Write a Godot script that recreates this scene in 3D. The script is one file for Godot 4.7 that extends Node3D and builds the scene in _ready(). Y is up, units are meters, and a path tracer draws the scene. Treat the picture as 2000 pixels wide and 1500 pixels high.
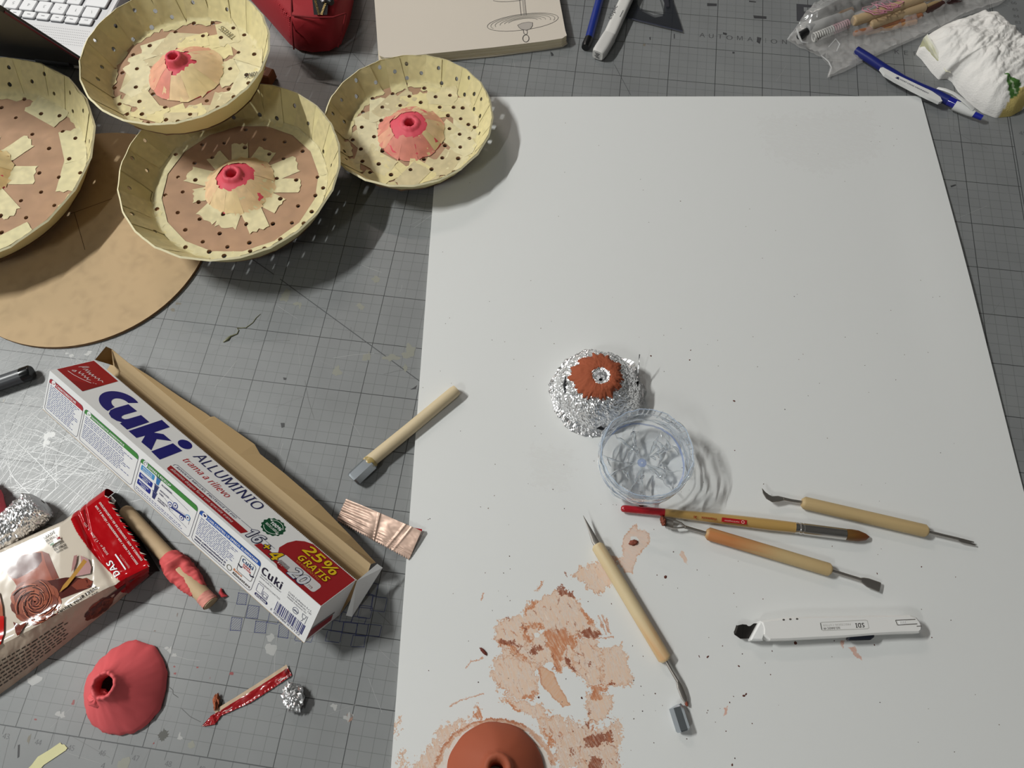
extends Node3D
# A work table seen from above: sizes in centimetres inside the builders, metres in the scene (CM).
const CM := 0.01
const FOCAL := 1444.976
const EYE := Vector3(0, 60.4664, 0)
const RIGHT := Vector3(0.99961397, -0.02075041, -0.01847537)
const UPV := Vector3(-0.00876632, 0.39544801, -0.91844653)
const FORW := Vector3(-0.02636419, -0.91825394, -0.39511345)
const BOARD := 0.35

var counts := {}
var rng := RandomNumberGenerator.new()
var nz := FastNoiseLite.new()
var font_plain := SystemFont.new()
var font_bold := SystemFont.new()
var font_serif := SystemFont.new()

class B:
	var v := PackedVector3Array()
	var i := PackedInt32Array()
	var c := PackedColorArray()
	var t := PackedVector2Array()
	func p(pos: Vector3, col := Color.WHITE, uv := Vector2.ZERO) -> int:
		v.append(pos)
		c.append(col.srgb_to_linear())
		t.append(uv)
		return v.size() - 1
	func tri(x: int, y: int, z: int) -> void:
		i.append(x); i.append(y); i.append(z)
	func quad(x: int, y: int, z: int, w: int) -> void:
		tri(x, y, z); tri(x, z, w)
	func face(pts: Array, col := Color.WHITE) -> void:
		var k := []
		for q in pts:
			k.append(p(q, col))
		for j in range(1, k.size() - 1):
			tri(k[0], k[j], k[j + 1])
	func grid(nu: int, nv: int, f: Callable, wu := false, wv := false, cf = null, uvs := Vector2.ONE) -> void:
		var first := v.size()
		var mu := nu if wu else nu + 1
		var mv := nv if wv else nv + 1
		for a in mu:
			for b in mv:
				var u := float(a) / nu
				var w := float(b) / nv
				p(f.call(u, w), cf.call(u, w) if cf != null else Color.WHITE, Vector2(u, w) * uvs)
		for a in nu:
			for b in nv:
				var a2 := (a + 1) % mu
				var b2 := (b + 1) % mv
				quad(first + a * mv + b, first + a2 * mv + b, first + a2 * mv + b2, first + a * mv + b2)
	# a tube along a path; every radius is a number or Vector2(sideways, upwards)
	func tube(path: Array, radii: Array, seg := 14, caps := true, cf = null, square := 0.0) -> void:
		var first := v.size()
		var n := path.size()
		var along := 0.0
		for k in n:
			var d: Vector3 = (path[mini(k + 1, n - 1)] - path[maxi(k - 1, 0)]).normalized()
			var side := d.cross(Vector3.UP)
			if side.length() < 0.01:
				side = Vector3.RIGHT
			side = side.normalized()
			var up := side.cross(d).normalized()
			var r = radii[k] if radii[k] is Vector2 else Vector2(radii[k], radii[k])
			if k > 0:
				along += (path[k] - path[k - 1]).length()
			for s in seg:
				var an := TAU * s / seg
				var ca := cos(an)
				var sa := sin(an)
				if square > 0.0:
					var g := pow(pow(absf(ca), square) + pow(absf(sa), square), -1.0 / square)
					ca *= g
					sa *= g
				p(path[k] + side * ca * r.x + up * sa * r.y, cf.call(float(k) / (n - 1), float(s) / seg) if cf != null else Color.WHITE, Vector2(along * 20.0, float(s) / seg))
		for k in n - 1:
			for s in seg:
				var s2 := (s + 1) % seg
				quad(first + k * seg + s, first + (k + 1) * seg + s, first + (k + 1) * seg + s2, first + k * seg + s2)
		if caps:
			for e in [0, n - 1]:
				var ring := []
				for s in seg:
					var o: int = first + e * seg + s
					v.append(v[o]); c.append(c[o]); t.append(t[o])
					ring.append(v.size() - 1)
				for s in range(1, seg - 1):
					if e == 0:
						tri(ring[0], ring[s], ring[s + 1])
					else:
						tri(ring[0], ring[s + 1], ring[s])
	# rings of equal length, joined in order
	func loft(rings: Array, cap_first := false, cap_last := false, cf = null) -> void:
		var first := v.size()
		var m: int = rings[0].size()
		for k in rings.size():
			for s in m:
				p(rings[k][s], cf.call(k, s) if cf != null else Color.WHITE, Vector2(float(s) / m, float(k) / rings.size()))
		for k in rings.size() - 1:
			for s in m:
				var s2 := (s + 1) % m
				quad(first + k * m + s, first + k * m + s2, first + (k + 1) * m + s2, first + (k + 1) * m + s)
		for e in ([0] if cap_first else []) + ([rings.size() - 1] if cap_last else []):
			var flat := PackedVector2Array()
			for q in rings[e]:
				flat.append(Vector2(q.x, q.z) * 1000.0)
			var tr := Geometry2D.triangulate_polygon(flat)
			var at := v.size()
			for s in m:
				p(rings[e][s], cf.call(e, s) if cf != null else Color.WHITE)
			for k in tr:
				i.append(at + k)
	func build(smooth := true) -> ArrayMesh:
		var a := []
		a.resize(Mesh.ARRAY_MAX)
		if smooth:
			var n := PackedVector3Array()
			n.resize(v.size())
			for k in range(0, i.size(), 3):
				var x := v[i[k]]
				var nn := (v[i[k + 2]] - x).cross(v[i[k + 1]] - x) * 1.0e6
				n[i[k]] += nn
				n[i[k + 1]] += nn
				n[i[k + 2]] += nn
			for k in n.size():
				n[k] = n[k].normalized() if n[k].length() > 1e-12 else Vector3.UP
			a[Mesh.ARRAY_NORMAL] = n
		a[Mesh.ARRAY_VERTEX] = v
		a[Mesh.ARRAY_COLOR] = c
		a[Mesh.ARRAY_TEX_UV] = t
		a[Mesh.ARRAY_INDEX] = i
		var me := ArrayMesh.new()
		me.add_surface_from_arrays(Mesh.PRIMITIVE_TRIANGLES, a)
		return me

# ---------------------------------------------------------------- helpers
func at(x: float, y: float, h := 0.0) -> Vector3:
	var d := FORW + RIGHT * ((x - 1000.0) / FOCAL) - UPV * ((y - 750.0) / FOCAL)
	return (EYE + d * ((h - EYE.y) / d.y)) * CM

func pts(list: Array, h := 0.0) -> Array:
	var out := []
	for q in list:
		out.append(at(q[0], q[1], q[2] if q.size() > 2 else h))
	return out

func flat(list: Array, h := 0.0) -> PackedVector2Array:
	var out := PackedVector2Array()
	for q in list:
		var w := at(q[0], q[1], h)
		out.append(Vector2(w.x, w.z) / CM)
	return out

func n2(x: float, y: float, s := 1.0) -> float:
	return nz.get_noise_2d(x * s, y * s)

func rgb(r: int, g: int, b: int, k := 1.0) -> Color:
	return Color(r / 255.0 * k, g / 255.0 * k, b / 255.0 * k)

func mat(col: Color, rough := 0.6, metal := 0.0, o := {}) -> StandardMaterial3D:
	var m := StandardMaterial3D.new()
	m.albedo_color = col
	m.roughness = rough
	m.metallic = metal
	if o.get("vc", false):
		m.vertex_color_use_as_albedo = true
	if o.has("spec"):
		m.metallic_specular = o.spec
	if o.has("coat"):
		m.clearcoat_enabled = true
		m.clearcoat = o.coat
		m.clearcoat_roughness = o.get("coat_rough", 0.1)
	if o.has("bump"):
		m.heightmap_enabled = true
		m.heightmap_texture = o.bump
		m.heightmap_scale = o.get("bump_scale", 0.05)
		m.uv1_triplanar = true
		m.uv1_world_triplanar = true
		m.uv1_scale = Vector3.ONE * o.get("scale", 20.0)
	if o.has("tex"):
		m.albedo_texture = o.tex
	if o.has("back"):
		m.backlight_enabled = true
		m.backlight = o.back
	if o.has("sheen"):
		m.rim_enabled = true
		m.rim = o.sheen
		m.rim_tint = 0.5
	if col.a < 1.0 or o.get("alpha", false):
		m.transparency = BaseMaterial3D.TRANSPARENCY_ALPHA
		m.cull_mode = BaseMaterial3D.CULL_DISABLED
	return m

func noise_tex(freq: float, octaves := 3, kind := FastNoiseLite.TYPE_SIMPLEX, size := 256, s := 7) -> NoiseTexture2D:
	var f := FastNoiseLite.new()
	f.noise_type = kind
	f.frequency = freq
	f.fractal_octaves = octaves
	f.seed = s
	var t := NoiseTexture2D.new()
	t.width = size
	t.height = size
	t.seamless = true
	t.noise = f
	return t

func numbered(owner_node: Node, called: String) -> String:
	var key := str(owner_node.get_instance_id()) + called
	counts[key] = counts.get(key, -1) + 1
	return called if counts[key] == 0 else "%s_%03d" % [called, counts[key]]

func thing(called: String, label: String, category: String, base: Vector3, group := "") -> Node3D:
	var o := Node3D.new()
	o.name = numbered(self, called)
	add_child(o, true)
	o.position = base
	o.set_meta("label", label)
	o.set_meta("category", category)
	if group:
		o.set_meta("group", group)
	return o

# every mesh is made in the scene's own coordinates; a part is put back by its thing's base
func part(owner_node: Node3D, called: String, me: Mesh, m: Material, label := "") -> MeshInstance3D:
	var o := MeshInstance3D.new()
	o.name = numbered(owner_node, called)
	o.mesh = me
	o.material_override = m
	owner_node.add_child(o, true)
	if owner_node != self and not owner_node is MeshInstance3D:
		o.position = -owner_node.position
	if label:
		o.set_meta("label", label)
	return o

func single(called: String, label: String, category: String, me: Mesh, m: Material, group := "") -> MeshInstance3D:
	var o := part(self, called, me, m)
	o.set_meta("label", label)
	o.set_meta("category", category)
	if group:
		o.set_meta("group", group)
	return o

func structure(called: String, me: Mesh, m: Material) -> MeshInstance3D:
	var o := part(self, called, me, m)
	o.set_meta("kind", "structure")
	return o

func box_mesh(lo: Vector3, hi: Vector3) -> ArrayMesh:
	var b := B.new()
	add_box(b, lo, hi)
	return b.build(false)

func add_box(b: B, lo: Vector3, hi: Vector3, col := Color.WHITE) -> void:
	var q := []
	for k in 8:
		q.append(Vector3(hi.x if k & 1 else lo.x, hi.y if k & 2 else lo.y, hi.z if k & 4 else lo.z))
	for f in [[0, 2, 3, 1], [4, 5, 7, 6], [0, 1, 5, 4], [2, 6, 7, 3], [0, 4, 6, 2], [1, 3, 7, 5]]:
		b.face([q[f[0]], q[f[1]], q[f[2]], q[f[3]]], col)

# an outline in centimetres (x, z) pulled up from y0 to y1 with chamfered rims
func slab(poly: PackedVector2Array, y0: float, y1: float, bev := 0.0, col := Color.WHITE, b: B = null) -> B:
	if b == null:
		b = B.new()
	if Geometry2D.is_polygon_clockwise(poly):
		poly = poly.duplicate()
		poly.reverse()
	var inner := poly
	if bev > 0.0:
		inner = PackedVector2Array()
		var n := poly.size()
		for k in n:
			var e0 := (poly[k] - poly[(k + n - 1) % n]).normalized()
			var e1 := (poly[(k + 1) % n] - poly[k]).normalized()
			var m0 := Vector2(-e0.y, e0.x)
			var m1 := Vector2(-e1.y, e1.x)
			var mm := m0 + m1
			inner.append(poly[k] + mm / maxf(0.4, mm.length_squared()) * 2.0 * bev)
	var rings := []
	var lev := [[inner, y0], [poly, y0 + bev], [poly, y1 - bev], [inner, y1]] if bev > 0.0 else [[poly, y0], [poly, y1]]
	for l in lev:
		var r := []
		for q in l[0]:
			r.append(Vector3(q.x, l[1], q.y) * CM)
		rings.append(r)
	b.loft(rings, true, true, func(_k, _s): return col)
	return b

func rrect(x0: float, y0: float, x1: float, y1: float, r: float, n := 4) -> PackedVector2Array:
	var out := PackedVector2Array()
	for q in [[x1 - r, y1 - r, 0.0], [x0 + r, y1 - r, 0.25], [x0 + r, y0 + r, 0.5], [x1 - r, y0 + r, 0.75]]:
		for k in n + 1:
			var an: float = TAU * (q[2] + 0.25 * k / n)
			out.append(Vector2(q[0] + cos(an) * r, q[1] + sin(an) * r))
	return out

func disc(c: Vector2, r: float, n := 20) -> PackedVector2Array:
	var out := PackedVector2Array()
	for k in n:
		out.append(c + Vector2.from_angle(TAU * k / n) * r)
	return out

func poly(list: Array) -> PackedVector2Array:
	var out := PackedVector2Array()
	for q in list:
		out.append(Vector2(q[0], q[1]))
	return out

# fills a flat outline (any plane, through f) with triangles
func fill(b: B, outline: PackedVector2Array, f: Callable, col := Color.WHITE) -> void:
	var tr := Geometry2D.triangulate_polygon(outline)
	var first := b.v.size()
	for q in outline:
		b.p(f.call(q), col)
	for k in tr:
		b.i.append(first + k)

# a line of print with its own width: a mitred ribbon; closed when it ends where it began
func line(b: B, list: PackedVector2Array, w: float, f: Callable, col: Color, round_end := false) -> void:
	var q := PackedVector2Array()
	for p0 in list:
		if q.is_empty() or p0.distance_to(q[q.size() - 1]) > 1e-5:
			q.append(p0)
	var closed := q.size() > 3 and q[0].distance_to(q[q.size() - 1]) < 1e-4
	if closed:
		q.remove_at(q.size() - 1)
	var n := q.size()
	if n < 2:
		return
	var first := b.v.size()
	for k in n:
		var d0 := (q[k] - q[(k + n - 1) % n]).normalized() if closed or k > 0 else (q[1] - q[0]).normalized()
		var d1 := (q[(k + 1) % n] - q[k]).normalized() if closed or k < n - 1 else d0
		if not closed and k == n - 1:
			d1 = d0
		var m := (d0.orthogonal() + d1.orthogonal())
		m = m / maxf(0.7, m.length_squared()) * w
		b.p(f.call(q[k] + m), col)
		b.p(f.call(q[k] - m), col)
	for k in (n if closed else n - 1):
		var a := first + k * 2
		var c := first + ((k + 1) % n) * 2
		b.quad(a, c, c + 1, a + 1)
	if round_end and not closed:
		for e in [0, n - 1]:
			fill(b, disc(q[e], w * 0.5, 8), f, col)

# fills an outline with small triangles that follow a curved surface; round holes and one cut-out are left open
func patch(b: B, outline: PackedVector2Array, f: Callable, col: Color, step: float, holes := [], cut := PackedVector2Array(), cf = null, hole_n := 12) -> void:
	var q := PackedVector2Array()
	var lo := outline[0]
	var hi := outline[0]
	for k in outline.size():
		var p0 := outline[k]
		var p1 := outline[(k + 1) % outline.size()]
		lo = lo.min(p0)
		hi = hi.max(p0)
		var n := maxi(1, int(round(p0.distance_to(p1) / step)))
		for j in n:
			q.append(p0.lerp(p1, float(j) / n))
	for p0 in cut:
		q.append(p0)
	var near := []
	for h in holes:
		if h[0].x > lo.x - h[1] and h[0].x < hi.x + h[1] and h[0].y > lo.y - h[1] and h[0].y < hi.y + h[1]:
			near.append(h)
	var keep := PackedVector2Array()
	for p0 in q:
		var free := true
		for h in near:
			if p0.distance_to(h[0]) < h[1] * 1.04:
				free = false
		if free:
			keep.append(p0)
	for h in near:
		for k in hole_n:
			var p0: Vector2 = h[0] + Vector2.from_angle(TAU * k / hole_n) * h[1]
			if Geometry2D.is_point_in_polygon(p0, outline) and not (cut.size() and Geometry2D.is_point_in_polygon(p0, cut)):
				keep.append(p0)
	var y := lo.y + step * 0.5
	while y < hi.y:
		var x := lo.x + step * 0.5
		while x < hi.x:
			var p0 := Vector2(x + rng.randf_range(-0.2, 0.2) * step, y + rng.randf_range(-0.2, 0.2) * step)
			x += step
			if not Geometry2D.is_point_in_polygon(p0, outline) or (cut.size() and Geometry2D.is_point_in_polygon(p0, cut)):
				continue
			var free := true
			for h in near:
				if p0.distance_to(h[0]) < h[1] + step * 0.3:
					free = false
			if free:
				keep.append(p0)
		y += step
	if keep.size() < 3:
		return
	var tr := Geometry2D.triangulate_delaunay(keep)
	var first := b.v.size()
	for p0 in keep:
		b.p(f.call(p0), cf.call(p0) if cf != null else col, p0)
	for k in range(0, tr.size(), 3):
		var m := (keep[tr[k]] + keep[tr[k + 1]] + keep[tr[k + 2]]) / 3.0
		if not Geometry2D.is_point_in_polygon(m, outline) or (cut.size() and Geometry2D.is_point_in_polygon(m, cut)):
			continue
		var free := true
		for h in near:
			if m.distance_to(h[0]) < h[1] * 0.97:
				free = false
		if free:
			if (keep[tr[k + 1]] - keep[tr[k]]).cross(keep[tr[k + 2]] - keep[tr[k]]) > 0.0:
				b.tri(first + tr[k], first + tr[k + 1], first + tr[k + 2])
			else:
				b.tri(first + tr[k], first + tr[k + 2], first + tr[k + 1])

# lettering: x runs along the baseline from 0 to width, y from 0 up to height (0 keeps the letter's own proportion)
func glyphs(b: B, s: String, font: Font, f: Callable, width: float, height: float, col: Color, slant := 0.0) -> void:
	var tm := TextMesh.new()
	tm.text = s
	tm.font = font
	tm.font_size = 40
	tm.pixel_size = 0.01
	tm.depth = 0.0
	tm.curve_step = 2.0
	var a := tm.get_mesh_arrays()
	if a.size() == 0 or a[Mesh.ARRAY_VERTEX] == null:
		return
	var vv: PackedVector3Array = a[Mesh.ARRAY_VERTEX]
	var nn: PackedVector3Array = a[Mesh.ARRAY_NORMAL]
	var ix = a[Mesh.ARRAY_INDEX]
	if vv.size() == 0:
		return
	var lo := vv[0]
	var hi := vv[0]
	for q in vv:
		lo = lo.min(q)
		hi = hi.max(q)
	var sx := width / maxf(1e-6, hi.x - lo.x)
	var sy := sx if height <= 0.0 else height / maxf(1e-6, hi.y - lo.y)
	if width <= 0.0:
		sx = sy
	var first := b.v.size()
	for q in vv:
		var y := (q.y - lo.y) * sy
		b.p(f.call(Vector2((q.x - lo.x) * sx + y * slant, y)), col)
	var seq: PackedInt32Array = ix if ix != null and ix.size() else PackedInt32Array(range(vv.size()))
	for k in range(0, seq.size(), 3):
		if nn[seq[k]].z > 0.5:
			b.tri(first + seq[k], first + seq[k + 1], first + seq[k + 2])

# a frame for print: origin, unit directions along the line and up the letters
func frame(o: Vector3, along: Vector3, upward: Vector3) -> Callable:
	return func(q: Vector2) -> Vector3: return o + (along * q.x + upward * q.y) * CM

# a heap with an outline given in the photograph's ground: rings shrink to the middle while rising
func heap(outline: Array, y0: float, hfun: Callable, rings := 10, dens := 48, mid := Vector2.INF) -> B:
	var ring := PackedVector2Array()
	var n := outline.size()
	var per := 0.0
	for k in n:
		per += outline[k].distance_to(outline[(k + 1) % n])
	for j in dens:
		var want := per * j / dens
		for k in n:
			var l: float = outline[k].distance_to(outline[(k + 1) % n])
			if want <= l:
				ring.append(outline[k].lerp(outline[(k + 1) % n], want / l))
				break
			want -= l
	var c := Vector2.ZERO
	for q in ring:
		c += q / ring.size()
	if mid != Vector2.INF:
		c = mid
	var b := B.new()
	var rr := []
	for k in rings + 1:
		var rho := 1.0 - float(k) / rings
		var r := []
		for q in ring:
			var w := c.lerp(q, maxf(rho, 0.004))
			r.append(Vector3(w.x, y0 + hfun.call(rho, w), w.y) * CM)
		rr.append(r)
	b.loft(rr)
	return b

# ---------------------------------------------------------------- the place
func _ready() -> void:
	rng.seed = 11
	nz.seed = 5
	nz.frequency = 1.0
	nz.fractal_octaves = 3
	font_plain.font_names = PackedStringArray(["Droid Sans"])
	font_bold.font_names = PackedStringArray(["Droid Sans"])
	font_bold.font_weight = 700
	font_serif.font_names = PackedStringArray(["Droid Serif"])

	var cam := Camera3D.new()
	cam.name = "camera"
	cam.transform = Transform3D(Basis(RIGHT, UPV, -FORW), EYE * CM)
	cam.fov = 54.8622
	cam.near = 0.02
	cam.far = 20.0
	add_child(cam)
	cam.current = true
	var env := Environment.new()
	env.background_mode = Environment.BG_COLOR
	env.background_color = Color(0.12, 0.12, 0.125)
	env.tonemap_mode = Environment.TONE_MAPPER_LINEAR
	env.tonemap_exposure = 0.735
	env.sdfgi_enabled = true
	env.ssao_enabled = true
	env.ssil_enabled = true
	var we := WorldEnvironment.new()
	we.name = "surroundings"
	we.environment = env
	add_child(we)
	# three ceiling lamps: the long tube to the left is the main light
	ceiling_lamp(Vector3(-1.88, 2.2, -0.66), Vector3(0.28, 0, -0.96), 0.6, 9.6, Color(0.995, 1.0, 0.985), "white ceiling strip lamp above the left edge of the table")
	ceiling_lamp(Vector3(-1.25, 2.2, 1.45), Vector3(0.28, 0, -0.96), 0.6, 1.7, Color(0.99, 1.0, 0.985), "white ceiling strip lamp above the near left corner of the room")
	ceiling_lamp(Vector3(-1.3, 2.2, -2.7), Vector3(0.96, 0, 0.28), 0.9, 2.3, Color(1.0, 0.94, 0.9), "white ceiling strip lamp above the far wall")
	room()
	cutting_mat()
	foam_board()
	laptop()
	cardboard_disc()
	plates()
	foil_box()
	clay_packet()
	far_things()
	tool_bag()
	paper_towel()
	left_things()
	board_things()
	crumbs()

func ceiling_lamp(pos: Vector3, dir: Vector3, length: float, energy: float, tint: Color, label: String) -> void:
	var l := AreaLight3D.new()
	var x := dir.normalized()
	l.transform = Transform3D(Basis(x, Vector3.UP.cross(x), Vector3.UP), pos - Vector3(0, 0.012, 0))
	l.area_size = Vector2(length, 0.035)
	l.area_normalize_energy = true
	l.light_energy = energy
	l.light_color = tint
	l.shadow_enabled = true
	l.area_range = 8.0
	l.name = numbered(self, "lamp_light")
	add_child(l, true)
	var o := thing("ceiling_lamp", label, "lamp", pos + Vector3(0, 0.1, 0), "ceiling strip lamps")
	var z := Vector3.UP.cross(x)
	var b := B.new()
	var ring := func(h: float, w: float, g: float) -> Array:
		var out := []
		for q in [[-1, -1], [1, -1], [1, 1], [-1, 1]]:
			out.append(pos + x * (length * 0.5 + g) * q[0] + z * w * q[1] + Vector3(0, h, 0))
		return out
	b.loft([ring.call(0.02, 0.05, 0.03), ring.call(0.05, 0.06, 0.04), ring.call(0.1, 0.06, 0.04)], true, true)
	part(o, "housing", b.build(false), mat(Color(0.9, 0.9, 0.9), 0.5))
	var g := B.new()
	g.tube([pos - x * length * 0.5 + Vector3(0, 0.006, 0), pos + x * length * 0.5 + Vector3(0, 0.006, 0)], [0.014, 0.014], 12)
	var gm := mat(Color(1, 1, 1), 0.4)
	gm.emission_enabled = true
	gm.emission = tint
	gm.emission_energy_multiplier = 3.0
	part(o, "tube", g.build(), gm)

func room() -> void:
	var white := mat(Color(0.74, 0.745, 0.745), 0.9)
	structure("floor", box_mesh(Vector3(-3.3, -0.85, -3.3), Vector3(2.7, -0.75, 3.1)), mat(Color(0.45, 0.44, 0.43), 0.6))
	structure("ceiling", box_mesh(Vector3(-3.3, 2.3, -3.3), Vector3(2.7, 2.4, 3.1)), white)
	structure("wall_left", box_mesh(Vector3(-3.3, -0.75, -3.2), Vector3(-3.2, 2.3, 3.0)), white)
	structure("wall_right", box_mesh(Vector3(2.6, -0.75, -3.2), Vector3(2.7, 2.3, 3.0)), white)
	structure("wall_far", box_mesh(Vector3(-3.3, -0.75, -3.3), Vector3(2.7, 2.3, -3.2)), white)
	structure("wall_near", box_mesh(Vector3(-3.3, -0.75, 3.0), Vector3(2.7, 2.3, 3.1)), white)
	var t := thing("work_table", "large table that carries the grey cutting mat", "table", Vector3(0, -0.75, -0.3))
	part(t, "tabletop", slab(rrect(-115, -125, 110, 60, 1.0), -3.3, -0.3, 0.3).build(false), mat(rgb(150, 140, 126), 0.5))
	for s in [[-105, -115], [100, -115], [-105, 50], [100, 50]]:
		part(t, "leg", box_mesh(Vector3(s[0] - 3, -75, s[1] - 3) * CM, Vector3(s[0] + 3, -3.3, s[1] + 3) * CM), mat(rgb(90, 90, 92), 0.4))

# the mat's own grid: u to the right, v towards the near edge, centimetres
func mat_uv(w: Vector3) -> Vector2:
	var q := w / CM
	return Vector2(0.993068 * q.x + 0.117537 * q.z + 22.983, -0.117537 * q.x + 0.993068 * q.z + 23.058)

func mat_world(uv: Vector2, h := 0.0) -> Vector3:
	var q := uv - Vector2(22.983, 23.058)
	return Vector3(0.993068 * q.x - 0.117537 * q.y, h, 0.117537 * q.x + 0.993068 * q.y) * CM

func ink(h: float) -> Callable:
	return func(q: Vector2) -> Vector3: return Vector3(q.x, h, q.y) * CM

func cutting_mat() -> void:
	var o := thing("cutting_mat", "large worn grey cutting mat with a printed dark grid under everything", "cutting mat", Vector3(0, -0.003, -0.3))
	# one 5 cm cell of the printed grid
	var im := Image.create(500, 500, false, Image.FORMAT_RGB8)
	im.fill(Color(1, 1, 1))
	var fine := Color(0.68, 0.685, 0.685)
	for k in range(1, 5):
		for s in 72:
			im.fill_rect(Rect2i(s * 7, k * 100 - 2, 4, 4), fine)
			im.fill_rect(Rect2i(k * 100 - 2, s * 7, 4, 4), fine)
	var bold := Color(0.42, 0.425, 0.43)
	for e in [0, 497]:
		im.fill_rect(Rect2i(0, e, 500, 3), bold)
		im.fill_rect(Rect2i(e, 0, 3, 500), bold)
	var tex := ImageTexture.create_from_image(im)
	var grey := rgb(133, 135, 135)
	var body := mat(grey, 0.42, 0.0, {"vc": true, "spec": 0.5})
	var gridded := mat(grey, 0.42, 0.0, {"vc": true, "tex": tex, "spec": 0.5})
	# printed area: its near edge and right edge are measured
	var un := mat_uv(at(200, 1447)).y
	var ur := mat_uv(at(1984, 300)).x
	var ul := -100.0
	var uf := -85.0
	var shade := func(w: Vector3) -> Color:
		var q := w / CM
		var k := 0.97 + 0.05 * n2(q.x, q.z, 0.03) + 0.05 * n2(q.x + 50, q.z, 0.16)
		return Color(k, k, k * 1.005)
	var b := B.new()
	b.grid(90, 80, func(u: float, w: float) -> Vector3: return mat_world(Vector2(lerpf(ul, ur, u), lerpf(uf, un, w))), false, false,
		func(u: float, w: float) -> Color: return shade.call(mat_world(Vector2(lerpf(ul, ur, u), lerpf(uf, un, w)))))
	for k in b.v.size():
		b.t[k] = mat_uv(b.v[k]) / 5.0
	part(o, "printed_grid", b.build(), gridded)
	b = B.new()
	b.grid(90, 10, func(u: float, w: float) -> Vector3: return mat_world(Vector2(lerpf(ul, ur + 9.0, u), lerpf(un, un + 12.0, w))), false, false, func(u: float, w: float) -> Color: return shade.call(mat_world(Vector2(lerpf(ul, ur + 9.0, u), lerpf(un, un + 12.0, w)))))
	b.grid(8, 60, func(u: float, w: float) -> Vector3: return mat_world(Vector2(lerpf(ur, ur + 9.0, u), lerpf(uf, un, w))), false, false, func(u: float, w: float) -> Color: return shade.call(mat_world(Vector2(lerpf(ur, ur + 9.0, u), lerpf(uf, un, w)))))
	part(o, "border", b.build(), body)
	var rim := B.new()
	var c0 := [Vector2(ul, uf), Vector2(ur + 9, uf), Vector2(ur + 9, un + 12), Vector2(ul, un + 12)]
	for k in 4:
		rim.face([mat_world(c0[k]), mat_world(c0[(k + 1) % 4]), mat_world(c0[(k + 1) % 4], -0.3), mat_world(c0[k], -0.3)], Color.WHITE)
	rim.face([mat_world(c0[0], -0.3), mat_world(c0[1], -0.3), mat_world(c0[2], -0.3), mat_world(c0[3], -0.3)], Color.WHITE)
	part(o, "edge", rim.build(false), body)
	# print: frame lines, numbers, letters
	var dark := rgb(74, 76, 78)
	var f := ink(0.004)
	b = B.new()
	var lu := func(list: Array, w: float, col: Color) -> void:
		var q := PackedVector2Array()
		for s in list:
			var x := mat_world(s) / CM
			q.append(Vector2(x.x, x.z))
		line(b, q, w, f, col)
	lu.call([Vector2(ul, un), Vector2(ur, un), Vector2(ur, uf)], 0.08, dark)
	var half_inch := mat_uv(at(104, 1433)).x
	for k in range(-8, 10):
		var u := half_inch + 1.27 * (k * 2)
		lu.call([Vector2(u, un), Vector2(u, un + 1.4)], 0.05, rgb(95, 97, 98))
		lu.call([Vector2(u + 1.27, un), Vector2(u + 1.27, un + 0.6)], 0.05, rgb(95, 97, 98))
	line(b, flat([[488, 503], [535, 536]]), 0.08, f, dark)
	line(b, flat([[547, 545], [830, 752]]), 0.08, f, dark)
	line(b, flat([[560, 131], [625, 113]]), 0.05, f, dark)
	line(b, flat([[690, 105], [715, 132]]), 0.05, f, dark)
	line(b, flat([[1200, 126], [1232, 186]]), 0.05, f, dark)
	part(o, "ruled_lines", b.build(false), mat(Color.WHITE, 0.5, 0, {"vc": true}))
	b = B.new()
	var number := func(s: String, x: float, y: float, w: float, h: float, turn: float, col: Color, bold_face := false) -> void:
		var along := (mat_world(Vector2(1, 0)) - mat_world(Vector2.ZERO)).rotated(Vector3.UP, turn) / CM
		var upw := Vector3.UP.cross(along)
		glyphs(b, s, font_bold if bold_face else font_plain, frame(at(x, y) + Vector3(0, 0.00005, 0), along, upw), w, h, col)
	var num := rgb(92, 93, 96)
	for k in 6:
		number.call(str(44 + k), [67, 131, 192, 257, 321, 386][k], [1454, 1465, 1475, 1485, 1496, 1506][k], 0.5, 0.36, 0.0, num)
	number.call("43", 4, 1442, 0.5, 0.36, 0.0, num)
	number.call("4", 196, 1500, 0.3, 0.36, 0.0, num)
	for k in 6:
		number.call(["66", "65", "84", "83", "82", "81"][k], [1975, 1978, 1980, 1983, 1985, 1987][k], [8, 21, 34, 46, 59, 72][k], 0.6, 0.42, 0.0, rgb(80, 80, 82))
	number.call("45", 1991, 263, 0.7, 0.45, 0.0, num)
	number.call("2", 1996, 302, 0.3, 0.4, 0.0, num)
	number.call("27", 1982, 224, 0.6, 0.35, 0.0, num)
	var big := rgb(78, 78, 80)
	for k in 10:
		number.call("AUTOMATION"[k], [1366, 1384.5, 1402, 1418.5, 1439.5, 1459.5, 1478, 1494.6, 1505.5, 1527.5][k], [72, 74, 75, 77, 78, 80, 81, 83, 84.5, 85.5][k], [0.6, 0.5, 0.5, 0.68, 0.6, 0.6, 0.5, 0.09, 0.68, 0.52][k], 0.62, 0.0, big)
	for k in 3:
		number.call("KER"[k], [1747.5, 1766, 1785][k], [105, 107, 108.5][k], [0.5, 0.42, 0.46][k], 0.62, 0.0, big)
	number.call("E", 1556, 41, 2.2, 2.7, 0.0, rgb(72, 73, 76), true)
	part(o, "lettering", b.build(false), mat(Color.WHITE, 0.5, 0, {"vc": true}))
	# worn remains of bigger letters and dark marks
	var markm := mat(Color.WHITE, 0.6, 0, {"vc": true})
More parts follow.
